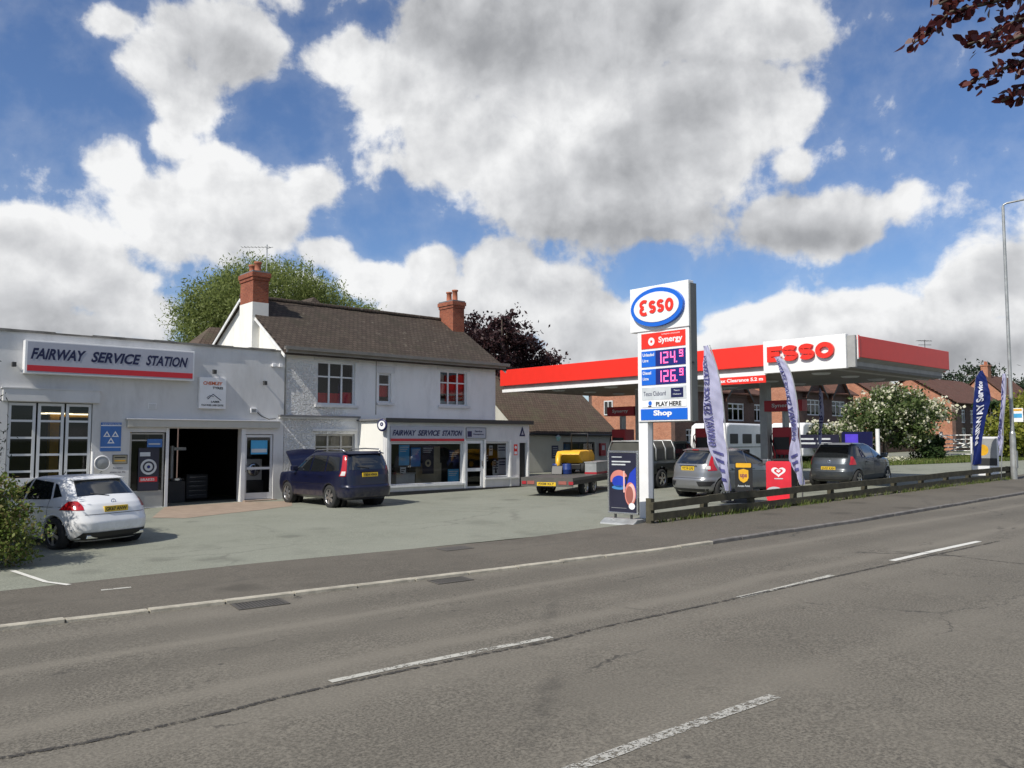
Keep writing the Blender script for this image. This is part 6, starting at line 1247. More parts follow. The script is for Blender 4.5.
cfgw=dict(side_glass=[([(1.0,1.0),(1.9,.97)],[(1.15,1.32),(1.9,1.37)]),([(1.97,.97),(2.92,.955)],[(1.97,1.37),(2.45,1.27)]),([(.72,1.06),(.94,1.02)],[(.98,1.28),(1.08,1.305)])],
 seams=[(1.93,.35,1.93,1.0),(1.02,.62,1.02,1.0),(3.05,.35,3.0,.9),(.35,.86,3.9,.80)],handles=[(1.15,.86),(2.05,.85)],mirror=(2.75,.97),rear_glass=(1.05,1.345,.60,.50),rg_cur=.02,rm='gunmetal',windscreen=(1.02,1.36,.70,.52),rimr=.225,
 extra=[rearband('bumper_insert',.20,.36,.76,.66,'black',.014),taillight(.42,1.02,.80,.97,fn=lambda f:(.42+.16*f*f,1.10-.25*f)),rearband('tailgate_gap',.70,.71,.62,.62,'black',.004),wc_extra])
LW=onG(57,550.5); RW=onG(134,541.5)
make_car('white hatchback with dark rear window and yellow number plate, parked by the bush at left','paint_white',kw,(.80,3.50),.325,1.56,LW,R(107),(.80,.78,0),.98,cfgw)
# --- blue estate / SUV with raised bonnet
ks=[(.26,.22,4.30,.74,6),(.34,.04,4.42,.85,6),(.50,.0,4.47,.875,6),(.64,.0,4.48,.88,6),(.70,.05,4.46,.885,6),(.86,.06,4.42,.885,6),(.98,.07,4.34,.88,6),(1.05,.09,3.55,.86,6),(1.12,.11,3.35,.84,6),(1.28,.16,3.05,.80,6),(1.45,.23,2.75,.755,6),(1.56,.29,2.50,.72,5.5),(1.63,.38,2.35,.67,5),(1.655,.6,2.1,.5,3.5),(1.66,1.0,1.8,.2,2)]
def suv_extra(t,B,bo):
    plate(t,B,.93,.52,'YB54 HWA',.03,.12)
    q=MB(); q.box(B.end(0,1.08)-.03,B.end(0,1.08)+.02,-.30,.30,1.06,1.10,m_['paint_blue']); build(q,'tailgate_trim',None,t,world=False,bevel=.008)
    for s in (-1,1):
        q=MB(); q.tube([(.45,s*.60,1.66),(.55,s*.615,1.715),(1.3,s*.62,1.73),(2.1,s*.60,1.70),(2.25,s*.59,1.65)],.02,8,m_['silver'] if s>0 else m_['silver']); build(q,'roof_rail',None,t,world=False)
    q=MB(); y0=B.end(0,1.60)-.10; q.prism([(y0,1.60),(y0+.3,1.665),(y0+.3,1.63),(y0+.05,1.58)],'y',-.62,.62,m_['paint_blue']); build(q,'spoiler',None,t,world=False,bevel=.01)
    # raised bonnet
    hb=Vector((3.42,0,1.10)); ang=R(40); q=MB(); n=10; P=[]
    for i in range(n+1):
        f=i/n; row=[]
        for j in range(13):
            g=-1+2*j/12; y=g*.74*(1-.10*f*f); d=.86*f; row.append((hb.x+d*math.cos(ang)-.05*(g*g),y,hb.z+d*math.sin(ang)+.05*(1-g*g)+.10*math.sin(f*math.pi)*.6))
        P.append(row)
    grid(q,P,m_['paint_blue']); P2=[[(x+.02,y,z-.035) for x,y,z in row] for row in P]; grid(q,P2,m_['plastic']); build(q,'bonnet',None,t,world=False)
    q=MB(); q.tube([(4.1,.55,1.0),(3.9,.55,1.50)],.008,5,m_['galv']); build(q,'bonnet_stay',None,t,world=False)
    q=MB(); q.tube([(B.end(0,1.2)-.02,.0,1.17),(B.end(.1,1.25)-.025,.38,1.24)],.012,6,m_['black']); build(q,'rear_wiper',None,t,world=False)
    q=MB(); endpatch(q,B,.36,.60,.84,.86,m_['paint_blue'],.05); endpatch(q,B,.60,.62,.86,.80,m_['paint_blue'],.045); build(q,'rear_bumper',None,t,world=False)
cfgs=dict(side_glass=[([(.45,1.12),(1.15,1.08)],[(.55,1.50),(1.15,1.54)]),([(1.22,1.08),(2.05,1.06)],[(1.22,1.54),(2.0,1.55)]),([(2.12,1.06),(3.2,1.07)],[(2.08,1.55),(2.60,1.46)])],
 seams=[(2.08,.42,2.08,1.1),(1.18,.55,1.18,1.1),(3.15,.42,3.12,1.0),(.4,.72,4.2,.70)],handles=[(1.30,.93),(2.2,.92)],mirror=(2.95,1.08),rear_glass=(1.14,1.56,.66,.60),windscreen=(1.10,1.54,.72,.60),rimr=.235,spokes=6,
 extra=[taillight(.62,.86,.96,1.56,fn=lambda f:(.62-.02*f,.96-.05*f)),taillight(.66,.90,.98,1.10,'lens_clear',off=.014,name='lamp_lens'),rearband('tailgate_gap',.70,.712,.76,.76,'black',.004),suv_extra])
make_car('dark blue estate car with bonnet raised, parked nose to the wall outside the house','paint_blue',ks,(.92,3.55),.35,1.53,onG(332,508.5),R(91),(.92,.765,0),1.0,cfgs)
# --- silver MPV hatch
kj=[(.20,.20,3.80,.72,5),(.28,.05,3.88,.82,5),(.42,.0,3.92,.845,5),(.58,.0,3.93,.85,5),(.66,.05,3.92,.85,5),(.80,.07,3.86,.85,5),(.92,.10,3.72,.84,5),(1.00,.13,3.35,.82,5),(1.06,.16,3.12,.80,5),(1.18,.26,2.86,.755,5),(1.32,.40,2.50,.70,5),(1.43,.52,2.18,.65,5),(1.49,.62,1.95,.60,4.5),(1.52,.85,1.70,.45,3),(1.525,1.1,1.5,.15,2)]
def jz_extra(t,B,bo):
    plate(t,B,.86,.50,'YC19 LFE',.02)
    q=MB(); q.box(B.end(0,.99)-.025,B.end(0,.99)+.02,-.34,.34,.985,1.02,m_['chrome']); build(q,'tailgate_trim',None,t,world=False,bevel=.006)
    q=MB(); y0=B.end(0,1.45)-.09; q.prism([(y0,1.46),(y0+.3,1.52),(y0+.3,1.49),(y0+.05,1.44)],'y',-.54,.54,m_['paint_silver']); build(q,'spoiler',None,t,world=False,bevel=.01)
    q=MB(); q.box(y0-.005,y0+.02,-.12,.12,1.462,1.485,m_['lens_red']); build(q,'brake_light',None,t,world=False)
    q=MB(); q.tube([(B.end(0,1.1)-.02,.0,1.07),(B.end(.1,1.14)-.025,.30,1.12)],.012,6,m_['black']); build(q,'rear_wiper',None,t,world=False)
    for s in (-1,1): q=MB(); endpatch(q,B,.40,.54,.13,.20,m_['black'],.012,y0=s*.60); build(q,'bumper_vent',None,t,world=False)
    q=MB(); endpatch(q,B,.24,.32,.74,.80,m_['black'],.012); build(q,'rear_diffuser',None,t,world=False)
cfgj=dict(side_glass=[([(.60,1.10),(.98,1.05)],[(.80,1.36),(1.0,1.40)]),([(1.05,1.05),(1.85,1.01)],[(1.05,1.41),(1.85,1.43)]),([(1.92,1.01),(2.95,.99)],[(1.92,1.43),(2.35,1.34)])],
 seams=[(1.88,.38,1.88,1.05),(1.02,.6,1.0,1.05),(3.0,.38,2.98,.95),(.4,.86,3.6,.76)],handles=[(1.12,.88),(2.0,.87)],mirror=(2.75,1.0),rear_glass=(1.06,1.40,.58,.50),windscreen=(1.04,1.42,.68,.52),rimr=.2,spokes=7,
 extra=[taillight(.6,.95,.86,1.30,fn=lambda f:(.60+.10*f,1.02-.22*f)),taillight(.50,.72,.90,1.0,'lens_clear',off=.014,name='lamp_lens'),rearband('tailgate_gap',.63,.642,.62,.62,'black',.004),jz_extra])
make_car('silver five door hatchback, rear in sunlight, standing between the pylon and the fuel pumps','paint_silver',kj,(.72,3.25),.31,1.48,onG(721.5,499),R(-5),(.72,-.74,0),1.05,cfgj)
# --- dark grey small hatchback
ky=[(.20,.18,3.64,.72,5),(.28,.04,3.72,.81,5),(.42,.0,3.75,.84,5),(.56,.0,3.75,.845,5),(.64,.05,3.74,.845,5),(.80,.08,3.68,.84,5),(.90,.12,3.55,.835,5),(.98,.16,3.15,.815,5),(1.04,.20,2.98,.79,5),(1.16,.30,2.72,.745,5),(1.30,.42,2.40,.69,5),(1.42,.54,2.10,.64,5),(1.48,.64,1.88,.59,4.5),(1.51,.85,1.65,.45,3),(1.515,1.1,1.4,.15,2)]
def ya_extra(t,B,bo):
    plate(t,B,.60,.50,'DV07 KXH',.02)
    q=MB(); y0=B.end(0,1.44)-.07; q.prism([(y0,1.455),(y0+.3,1.51),(y0+.3,1.48),(y0+.05,1.435)],'y',-.54,.54,m_['paint_dark']); build(q,'spoiler',None,t,world=False,bevel=.01)
    q=MB(); T=Matrix.Translation((B.end(0,.88)-.012,0,.88))@Matrix.Rotation(R(-85),4,'Y'); q.lathe([(.03,0),(.045,.006),(.055,0)],m_['chrome'],20,T); build(q,'badge',None,t,world=False)
    q=MB(); endpatch(q,B,.24,.36,.70,.76,m_['plastic'],.012); build(q,'rear_diffuser',None,t,world=False)
cfgy=dict(side_glass=[([(.62,1.07),(1.10,1.02)],[(.78,1.35),(1.12,1.39)]),([(1.17,1.02),(1.85,1.0)],[(1.17,1.39),(1.85,1.42)]),([(1.92,1.0),(2.85,.98)],[(1.92,1.42),(2.28,1.33)])],
 seams=[(1.88,.38,1.88,1.05),(1.10,.6,1.10,1.05),(2.92,.38,2.88,.93),(.4,.84,3.4,.76)],handles=[(1.2,.86),(2.0,.85)],mirror=(2.65,.99),rear_glass=(1.02,1.39,.60,.50),windscreen=(1.02,1.40,.66,.50),rimr=.2,spokes=5,
 extra=[taillight(.6,.9,.78,1.06,fn=lambda f:(.58+.10*f,1.02-.16*f)),rearband('tailgate_gap',.58,.59,.60,.60,'black',.004),ya_extra])
make_car('small dark grey hatchback parked right of the ESSO canopy corner behind the fence','paint_dark',ky,(.60,3.06),.30,1.46,onG(857,487.5),R(3),(.60,-.73,0),1.08,cfgy)
# --- dark green pickup with canvas back
pk=onG(660,489); pt=thing('pickup_truck','dark green pickup truck with grey canvas load cover, half hidden by the pylon post','pickup truck',(0,0,0)); 
pt.matrix_world=Matrix.Translation(Vector(pk))@Matrix.Rotation(-math.atan(.015),4,'Y')@Matrix.Rotation(R(6),4,'Z')@Matrix.Translation((-1.0,.78,0))
kp=[(.40,.06,4.85,.80,8),(.50,.0,4.93,.875,8),(.75,.0,4.95,.885,8),(.95,.0,4.93,.885,8),(1.06,.02,4.85,.87,8),(1.10,.05,4.8,.83,8)]
q=MB(); B=Body(kp); nth=120; vs=[];K=B.K
for (z,xr,xf,w_,n) in K:
    for i in range(nth):
        th=2*math.pi*i/nth; ct,st=math.cos(th),math.sin(th); m=max(abs(ct),abs(st)); u,v=ct/m,st/m; L=(abs(u)**n+abs(v)**n)**(1/n); vs.append(((xr+xf)/2+(xf-xr)/2*u/L,w_*v/L,z))
fs=[]
for j in range(len(K)-1):
    for i in range(nth):
        f=(j*nth+i,j*nth+(i+1)%nth,(j+1)*nth+(i+1)%nth,(j+1)*nth+i); c=np.mean([vs[k] for k in f],0)
        if abs(c[1])>.5 and any((c[0]-x)**2+(c[2]-.38)**2<.45**2 for x in (1.0,4.05)): continue
        fs.append(f)
fs.append(tuple(range((len(K)-1)*nth,len(K)*nth))); q.add(vs,fs,m_['paint_green'],True)
for x in (1.0,4.05):
    for s in (-1,1): q.lathe([(0,0),(.46,0),(.46,.2)],m_['black'],30,Matrix.Translation((x,s*.55,.38))@Matrix.Rotation(R(-90*s),4,'X'))
build(q,'body',None,pt,world=False)
q=MB(); q.prism([(2.05,1.08),(3.95,1.08),(3.35,1.70),(3.15,1.76),(2.2,1.76),(2.08,1.6)],'y',-.72,.72,m_['paint_green']); cabo=build(q,'cab',None,pt,world=False,bevel=.06)
for s in (-1,1): q=MB(); q.prism([(2.2,1.16),(2.85,1.14),(2.85,1.66),(2.3,1.66)],'y',min(s*.72,s*.728),max(s*.72,s*.728),m_['tint']); q.prism([(2.92,1.14),(3.72,1.14),(3.28,1.62),(2.92,1.66)],'y',min(s*.72,s*.728),max(s*.72,s*.728),m_['tint']); build(q,'side_window',None,pt,world=False)
q=MB(); q.prism([(-.80,1.05),(.80,1.05),(.80,1.55),(.66,1.78),(-.66,1.78),(-.80,1.55)],'x',.06,2.0,m_['canvas']); build(q,'canvas_cover',None,pt,world=False,bevel=.06)
q=MB()
for x in (.05,.70,1.35,1.98): q.tube([(x,-.83,1.05),(x,-.83,1.5),(x,-.70,1.79),(x,.70,1.79),(x,.83,1.5),(x,.83,1.05)],.028,8,m_['galv'])
build(q,'hoop_frame',None,pt,world=False)
for s in (-1,1): q=MB(); q.box(-.02,.02,min(s*.72,s*.88),max(s*.72,s*.88),.72,1.0,m_['lens_red']); build(q,'tail_light',None,pt,world=False)
for x in (1.0,4.05):
    for s in (-1,1): wheel(pt,x,s*.78,.38,.24)
q=MB(); q.box(-.14,0,-.8,.8,.48,.62,m_['galv']); build(q,'rear_bumper',None,pt,world=False,bevel=.02)
# --- flatbed trailer carrying plant
M('deck',(.11,.105,.095),.6,.3,dirt=.5)
tl=thing('flatbed_trailer','long flat trailer with reflective tail board and yellow plate parked before the low tiled building','trailer',(0,0,0))
tc=onG(592,494); tl.matrix_world=Matrix.Translation(Vector(tc))@Matrix.Rotation(-math.atan(.015),4,'Y')@Matrix.Rotation(R(22),4,'Z')@Matrix.Translation((-1.9,.85,0))
q=MB(); q.box(0,4.6,-.94,.94,.56,.66,m_['deck']); q.box(.05,4.6,-.92,-.84,.42,.56,m_['black']); q.box(.05,4.6,.84,.92,.42,.56,m_['black']); build(q,'bed',None,tl,world=False,bevel=.01)
q=MB(); q.box(-.05,-.001,-.94,.94,.36,.66,m_['deck']); tb=build(q,'tail_board',None,tl,world=False)
for s in (-1,1):
    q=MB(); q.box(-.07,-.051,min(s*.74,s*.96),max(s*.80,s*.90),.44,.54,m_['dull_red']); build(q,'tail_light',None,tb,world=False)
    q=MB(); q.box(-.065,-.051,min(s*.44,s*.72),max(s*.44,s*.70),.44,.55,m_['coffee']); build(q,'reflector',None,tb,world=False)
q=MB(); q.box(-.07,-.051,-.34,.34,.39,.51,m_['plate_yellow']); text(q,'FX08 KLT',(-.073,.28,.42),NY,UZ,.56,.07,m_['black'],.03); build(q,'number_plate',None,tb,world=False)
for x in (1.3,2.05):
    for s in (-1,1): wheel(tl,x,s*.78,.30,.2,6)
q=MB(); q.tube([(4.55,.7,.55),(5.6,0,.5)],.04,6,m_['black']); q.tube([(4.55,-.7,.55),(5.6,0,.5)],.04,6,m_['black']); build(q,'drawbar',None,tl,world=False)
tlM=tl.matrix_world.copy()
def onbed(name,label,cat,x,y,rz=0):
    t=thing(name,label,cat,(0,0,0)); t.matrix_world=tlM@Matrix.Translation((x,y,.662))@Matrix.Rotation(R(rz),4,'Z'); ORG[t.name]=Vector((0,0,0)); return t
t=onbed('mini_dumper','yellow mini dumper machine strapped on the flat trailer','dumper',3.3,.25,0); t.matrix_world=t.matrix_world@Matrix.Scale(.82,4)
q=MB(); q.box(-.9,.5,-.5,.5,.18,.42,m_['black']); build(q,'chassis',None,t,world=False,bevel=.03)
q=MB(); q.prism([(-1.15,.85),(-.75,.45),(.0,.45),(.15,.95),(-.2,1.0),(-1.0,.98)],'y',-.55,.55,m_['yellow']); build(q,'skip',None,t,world=False,bevel=.03)
q=MB(); q.prism([(.15,.4),(1.0,.4),(1.05,.75),(.75,1.0),(.25,1.0)],'y',-.45,.45,m_['yellow']); build(q,'engine_cover',None,t,world=False,bevel=.04)
q=MB(); q.tube([(.3,-.4,.95),(.3,-.4,1.75),(.3,.4,1.75),(.3,.4,.95)],.03,8,m_['black']); build(q,'roll_bar',None,t,world=False)
for x in (-.6,.65):
    for s in (-1,1): q=MB(); q.cyl((x,s*.42,.26),(x,s*.64,.26),.26,n=20,mat=m_['rubber']); q.cyl((x,s*.641,.26),(x,s*.65,.26),.13,n=14,mat=m_['yellow']); build(q,'wheel',None,t,world=False)
t=onbed('digger_arm','yellow folded digger boom lying along the left of the trailer bed','digger',2.6,.6,10)
q=MB(); q.tube([(-.5,0,.1),(-.45,0,.62),(.4,0,.72),(.9,0,.45)],.10,8,m_['yellow']); build(q,'boom',None,t,world=False); q=MB(); q.prism([(-.75,.0),(-.35,.0),(-.38,.35),(-.6,.3)],'y',-.2,.2,m_['black']); build(q,'bucket',None,t,world=False,bevel=.02)
for k,(x,y) in enumerate(((2.2,.60),(2.15,.18))):
    t=onbed('plastic_drum',['blue plastic drum on the trailer, further from the camera','blue plastic drum on the trailer, nearer the tail lights of it'][k],'drum',x,y); M('drum_blue',(.012,.035,.16),.4)
    q=MB(); q.lathe([(0,0),(.15,0),(.165,.03),(.165,.15),(.175,.165),(.165,.18),(.165,.34),(.15,.37),(0,.38)],m_['drum_blue'],22); build(q,'drum',None,t,world=False); q=MB(); q.cyl((.08,0,.38),(.08,0,.40),.04,n=10,mat=m_['black']); build(q,'cap',None,t,world=False)
t=onbed('tool_box','pale grey steel box with red lower edge beside the yellow machine','box',2.7,-.62)
q=MB(); q.box(-.3,1.1,-.22,.22,.0,.40,m_['galv']); build(q,'body',None,t,world=False,bevel=.01); q=MB(); q.box(-.305,1.105,-.225,.225,.001,.07,m_['dull_red']); build(q,'skirt',None,t,world=False); q=MB(); q.box(-.32,1.12,-.24,.24,.40,.43,m_['galv']); build(q,'lid',None,t,world=False)
# dark car and bin beyond the pump (between flags)
kd=[tuple([z,xr,xf,w_,n]) for z,xr,xf,w_,n in ky]
t=thing('wheelie_bin','black wheeled bin standing right of the rippling flag, before the grey hatchback','bin',(27.5,16.0,gz(27.5)+.03)); 
q=MB(); q.prism([(-.25,.08),(.25,.08),(.30,1.0),(-.30,1.0)],'y',-.34,.34,m_['black']); build(q,'body',None,t,world=False,bevel=.03); q=MB(); q.prism([(-.33,1.0),(.34,1.0),(.30,1.08),(-.28,1.06)],'y',-.36,.36,m_['black']); build(q,'lid',None,t,world=False,bevel=.02)
q=MB(); q.cyl((.24,-.36,.1),(.24,-.28,.1),.1,n=16,mat=m_['rubber']); q.cyl((.24,.28,.1),(.24,.36,.1),.1,n=16,mat=m_['rubber']); build(q,'wheel',None,t,world=False)
# ================================================================ TREES AND PLANTS
leafmat('leaf_willow',[(.16,.20,.06),(.26,.31,.10),(.35,.40,.15)],.6); leafmat('leaf_copper',[(.022,.012,.014),(.04,.018,.02),(.075,.03,.03)],.2); leafmat('leaf_shrub',[(.05,.085,.022),(.11,.155,.045),(.20,.23,.10)],.3)
leafmat('blossom',[(.55,.52,.38),(.70,.68,.55),(.42,.42,.24)],.25); leafmat('leaf_bush',[(.08,.12,.02),(.15,.22,.04),(.28,.30,.09),(.20,.12,.07)],.4); leafmat('leaf_yellow',[(.12,.15,.02),(.22,.24,.03),(.30,.28,.05)],.3)
leafmat('leaf_pine',[(.012,.022,.012),(.022,.04,.018),(.035,.055,.022)],.1); leafmat('leaf_hedge',[(.02,.04,.012),(.04,.075,.02),(.07,.11,.03)],.25); leafmat('leaf_purple',[(.035,.011,.014),(.09,.020,.020),(.19,.05,.04)],.5,.35)
K_=m_['bark']
# weeping willow behind the house: hanging strands
wt=tree('willow_tree','tall weeping green tree with hanging foliage rising behind the white house','tree',(20.0,44,.3),[(20.3,44,10.2,3.6,3.2,2.5),(17.6,43.5,8.8,2.6,2.6,2.6),(23.6,44.5,9.2,2.8,2.8,2.2),(16.2,44,7.8,1.6,2,2.6),(21,43,8,3.8,2.5,2.6)],1000,74,.185,.42,m_['leaf_willow'],K_,.45,14,aspect=.35,trunk_top=8)
Vs=[]; 
for k in range(760):
    a=rng.uniform(0,2*math.pi); r=rng.uniform(.4,1); x=20.2+4.9*r*math.cos(a); y=44+3.4*r*math.sin(a); zt=11.6-1.9*((x-20.2)/4.9)**2+rng.normal()*.5; L=rng.uniform(1.0,3.6)*(1.2 if x<16 else .8)
    n=int(L*16); zz=zt-np.linspace(0,L,n); Vs.append(np.stack([x+rng.normal(size=n)*.07+.1*np.sin(zz*2+k),y+rng.normal(size=n)*.07,zz],1))
V,F=leaf_quads(np.concatenate(Vs),.17,.36,droop=1.0); np_obj('hanging_foliage',V,F,m_['leaf_willow'],wt)
tree('young_tree','small green tree crown showing over the roof ridge right of the willow','tree',(28.5,47,.4),[(27.8,47,10.0,1.8,1.5,1.2),(30.3,47,9.2,1.4,1.2,1.0)],190,44,.17,.34,m_['leaf_willow'],K_,.2,8,aspect=.5)
tree('copper_beech','dark purple leaved tree behind the right end of the white house','tree',(32.5,37.5,.4),[(31.8,37.5,8.4,2.6,2.2,1.7),(29.6,37,7.2,2.2,2,2.2),(34.2,38,7.0,2.4,2,1.7),(35.6,38,6.6,1.9,1.8,1.0),(31,37,5.2,3,2.4,2.2)],420,46,.24,.30,m_['leaf_copper'],K_,.35,16,aspect=.6,shell=.35)
# flowering shrub
sb=[(54.3,23.8,4.4,2.3,2.0,1.3),(52.2,24.4,3.7,1.5,1.6,1.1),(56.8,23.4,4.0,1.8,1.8,1.1),(54.5,23.5,2.9,2.5,2.0,1.1),(59,22.7,4.2,1.1,1.2,.7)]
st=tree('flowering_shrub','large rounded shrub covered in creamy white blossom before the brick houses','shrub',(53.5,24,.8),sb,340,46,.20,.30,m_['leaf_shrub'],K_,.22,12,aspect=.6,trunk_top=3)
P=clump_points([(a,b,c,d*1.05,e*1.05,f*1.05) for a,b,c,d,e,f in sb],210,12,.24,.88); V,F=leaf_quads(P,.19,.8); np_obj('blossom',V,F,m_['blossom'],st)
st=tree('flowering_shrub','lower white flowering bush left of the large blossoming shrub, behind the display panel','shrub',(47.5,25.3,.7),[(49.3,25.0,2.2,1.3,1.2,.9),(47.7,25.5,2.5,.9,1.0,.8)],90,40,.18,.26,m_['leaf_shrub'],K_,.12,8,trunk_top=2)
P=clump_points([(49.3,25.0,2.25,1.35,1.25,.95),(47.7,25.5,2.55,.95,1.05,.85)],80,12,.2,.88); V,F=leaf_quads(P,.17,.8); np_obj('blossom',V,F,m_['blossom'],st)
# hedge pieces, dark wall of greenery
def hedge(name,label,x0,x1,y0,y1,z1,mat,n,size,cat='hedge'):
    z0=gz((x0+x1)/2); t=thing(name,label,cat,((x0+x1)/2,(y0+y1)/2,z0)); P=rng.uniform(size=(n,3)); P=P*np.array([x1-x0,y1-y0,z1-z0])+np.array([x0,y0,z0]); f=rng.random(n); P[f<.45,1]=y0+rng.normal(size=(f<.45).sum())*.10; P[(f>.45)&(f<.8),2]=z1+rng.normal(size=((f>.45)&(f<.8)).sum())*.12
    P[:,2]+=.12*np.sin(P[:,0]*1.9)*(P[:,2]-z0)/(z1-z0); V,F=leaf_quads(P,size,.6); np_obj('foliage',V,F,mat,t); q=MB()
    for k in range(max(3,int((x1-x0)/1.2))): x=x0+(k+.5)*(x1-x0)/max(3,int((x1-x0)/1.2)); q.cyl((x,(y0+y1)/2,z0-.1),(x+rng.normal()*.2,(y0+y1)/2,z1-.2),.06,.03,6,K_)
    build(q,'stem',None,t); return t
hedge('hedge','low dark clipped hedge beside the white gate','x' and 57.5,60.8,23.2,24.4,2.2,m_['leaf_hedge'],3800,.20)
hedge('hedge','dark hedge running behind the foot of the flowering shrub',45,57,26.2,27.0,2.0,m_['leaf_hedge'],6000,.24)
hedge('hedge','tall yellow green hedge right of the blue flag, beyond the verge',64,84,20.2,22.4,4.7,m_['leaf_hedge'],16000,.30)
tree('golden_bush','bright yellow green bush behind the white flag and lamp post','shrub',(62,18.6,.95),[(62,18.6,3.2,2.6,1.6,1.9),(65,18.2,4.2,2.6,1.6,1.7),(59.6,19,2.4,1.6,1.2,1.3),(68.5,17.2,4.4,3,1.6,2.0)],330,44,.24,.32,m_['leaf_yellow'],K_,.2,10,trunk_top=2.5)
tree('round_bush','small dark green bush at the foot of the flowering shrub near the grass','shrub',(55.6,22.0,.8),[(55.6,22.0,1.3,.9,.7,.6)],50,34,.14,.16,m_['leaf_hedge'],K_,.05,4,trunk_top=1.2)
P=np.stack([rng.uniform(46,53,700),rng.uniform(21.7,23.5,700),np.full(700,.9)+rng.random(700)*.25],1); V,F=leaf_quads(P,.10,.9); setp(np_obj('wild_flowers',V,F,m_['blossom']),kind='stuff')
# pines far right
for k,(u,v,X,rad,lab) in enumerate(((985,372,150,5.5,'tall dark pine with ragged top above the blue flag'),(962,384,140,3.6,'dark pine crown left of the blue flag, beside the house chimney'),(1022,384,150,4.0,'dark pine at the right edge of the photo behind the lamp post'),(940,392,135,3.0,'low dark tree crown above the orange brick house ridge'))):
    c=onX(u,v,X); bl=[(c[0]+rng.normal()*rad*.4,c[1]+rng.normal()*rad*.4,c[2]-rad*.35*j,rad*(.5+.16*j),rad*(.5+.16*j),rad*.3) for j in range(4)]
    tree('pine_tree',lab,'tree',(c[0],c[1],1.1),bl,130,34,.55,.75,m_['leaf_pine'],K_,.35,12,'pines on the skyline',aspect=.5,trunk_top=c[2])
tree('distant_tree','mid green round tree far beyond the houses at right','tree',(150,30,1.1),[(150,30,6,7,6,3.5),(162,26,6,7,6,3.5)],200,40,.5,.9,m_['leaf_hedge'],K_,.4,8)
# left bush
tree('roadside_bush','leafy bush with reddish lower twigs beside the white hatchback at the left edge','shrub',(2.55,16.0,.04),[(1.95,16.0,1.25,.75,.6,.75),(2.35,16.3,1.05,.75,.75,.75),(2.75,15.9,.65,.55,.6,.55),(1.7,16.6,1.2,.8,.8,.8),(2.6,16.5,.5,.6,.7,.5),(.9,16.8,1.3,.9,.8,.9)],640,46,.062,.10,m_['leaf_bush'],K_,.04,26,trunk_top=.8)
ct=tree('conifer_tree','narrow dark drooping conifer at the extreme left edge above the bush','tree',(2.15,18.4,.03),[(2.5,17.5,.9,.45,.6,.8),(2.15,18.4,2.9,.65,.9,.8),(2.1,18.2,2.0,.75,1.0,.9),(2.15,18.4,3.6,.42,.5,.5),(1.6,17.7,2.4,.8,.8,1.3)],900,46,.085,.13,m_['leaf_pine'],K_,.09,20,trunk_top=3.8,aspect=.3)
tree('garden_tree','broad green tree standing outside the left of the photo beside the garage','tree',(-3.6,21.2,0),[(-3.6,21.2,3.4,1.5,1.5,1.2),(-4.4,21,2.6,1.3,1.3,1.1)],220,36,.12,.2,m_['leaf_bush'],K_,.14,10,trunk_top=2.6)
for k_,(px,py,ph) in enumerate(((1.95,19.4,4.4),(2.1,21.6,4.6))):
    tree('conifer_tree',['dark conifer just outside the left edge, shading the white car','dark conifer outside the left edge nearest the garage wall'][k_],'tree',(px,py,.03),[(px,py,ph-1,.6,.9,.9),(px,py,ph-2,.8,1.1,1.1),(px,py,ph-.4,.4,.5,.5)],800,46,.11,.17,m_['leaf_pine'],K_,.09,14,trunk_top=ph-.5,aspect=.4)
t=tree('roof_plant','small twig of leaves poking above the garage roof at the left edge','plant',(3.1,27.0,4.85),[(3.25,26.6,5.55,.18,.15,.12)],10,16,.06,.08,m_['leaf_hedge'],K_,.02,3,trunk_top=5.5)
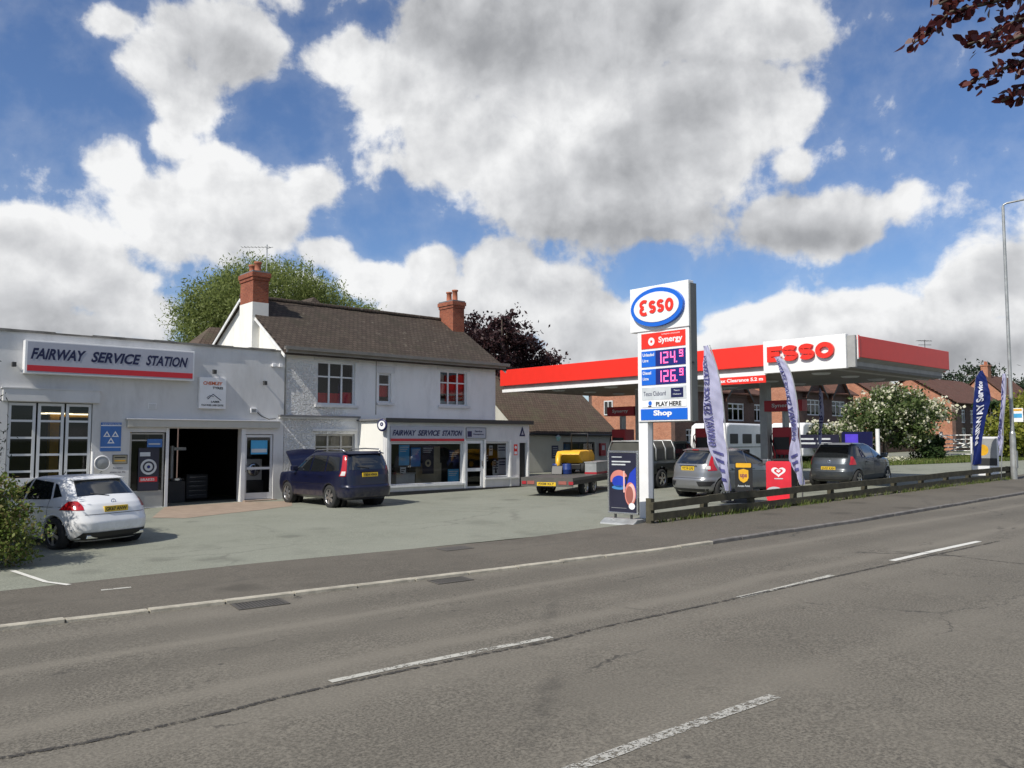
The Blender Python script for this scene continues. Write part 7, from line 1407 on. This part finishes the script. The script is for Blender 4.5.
# purple beech whose branch hangs into the top right corner
bt=thing('overhanging_beech','purple leaved beech with trunk outside the photo, branch hanging into the top right corner','tree',(6.9,-1.6,0))
q=MB(); q.tube([(6.9,-1.6,-.1),(6.85,-1.6,1.5),(6.95,-1.5,3.4),(6.8,-1.4,5.6)],[.26,.21,.18,.12],12,K_); build(q,'trunk',None,bt)
def camP(u,v,dist):
    d=Vector(ray(u,v)); return tuple(Vector((0,0,CZ))+d*dist)
sprays=[[(1090,-30,5.6),(1030,-8,5.4),(985,4,5.3),(950,12,5.3),(925,34,5.25),(911,46,5.25)],[(1090,-10,5.5),(1040,10,5.4),(1010,24,5.35),(985,40,5.3),(968,44,5.3)],[(1090,40,5.6),(1050,52,5.5),(1020,62,5.4),(995,72,5.35),(971,82,5.3)],[(1090,60,5.7),(1045,76,5.5),(1022,90,5.4),(1002,101,5.35)],[(1080,0,5.3),(1035,30,5.2),(1012,40,5.2),(990,50,5.2)],[(1090,-40,5.5),(1000,-20,5.3),(960,-8,5.3),(940,4,5.3)]]
q=MB(); Lp=[]; Ld=[]
root=(6.9,-1.5,4.0)
for sp_ in sprays:
    pts=[camP(*s) for s in sp_]; q.tube([root]+pts,[.05]+[.016-.0022*i for i in range(len(pts))],6,K_)
    for a,b in zip(pts[1:],pts[2:]):
        a=Vector(a);b=Vector(b);L=(b-a).length
        for k in range(int(L/.0075)):
            f=rng.random(); p=a+(b-a)*f+Vector(rng.normal(size=3))*.028; Lp.append(tuple(p)); Ld.append((b-a).normalized())
build(q,'branch',None,bt)
P=np.array(Lp); n=len(P); dirs=np.array([tuple(d) for d in Ld])+rng.normal(size=(n,3))*.75; dirs[:,2]-=.35; dirs/=np.linalg.norm(dirs,axis=1)[:,None]; nb=rng.normal(size=(n,3)); nb-=dirs*(nb*dirs).sum(1)[:,None]; nb/=np.linalg.norm(nb,axis=1)[:,None]; nn=np.cross(dirs,nb)
s=(.068*(1+.25*rng.normal(size=(n,1)))).clip(.035,.10); prof=[(0,0),(.25,.26),(.5,.34),(.8,.2),(1,0),(.8,-.2),(.5,-.34),(.25,-.26)]
V=np.stack([P+dirs*s*a+nb*s*b+nn*s*(.14*abs(b)-.22*(a-.4)**2) for a,b in prof],1).reshape(-1,3); np_obj('leaves',V,np.arange(8*n).reshape(n,8),m_['leaf_purple'],bt)
# upper crown of that tree, outside the picture
P=clump_points([(7.2,-2.2,6.2,1.6,1.6,1.2),(7.8,-3,5.4,1.5,1.5,1.1)],90,30,.22,.5); V,F=leaf_quads(P,.09,.6); np_obj('crown',V,F,m_['leaf_purple'],bt)
bpy.context.view_layer.update()
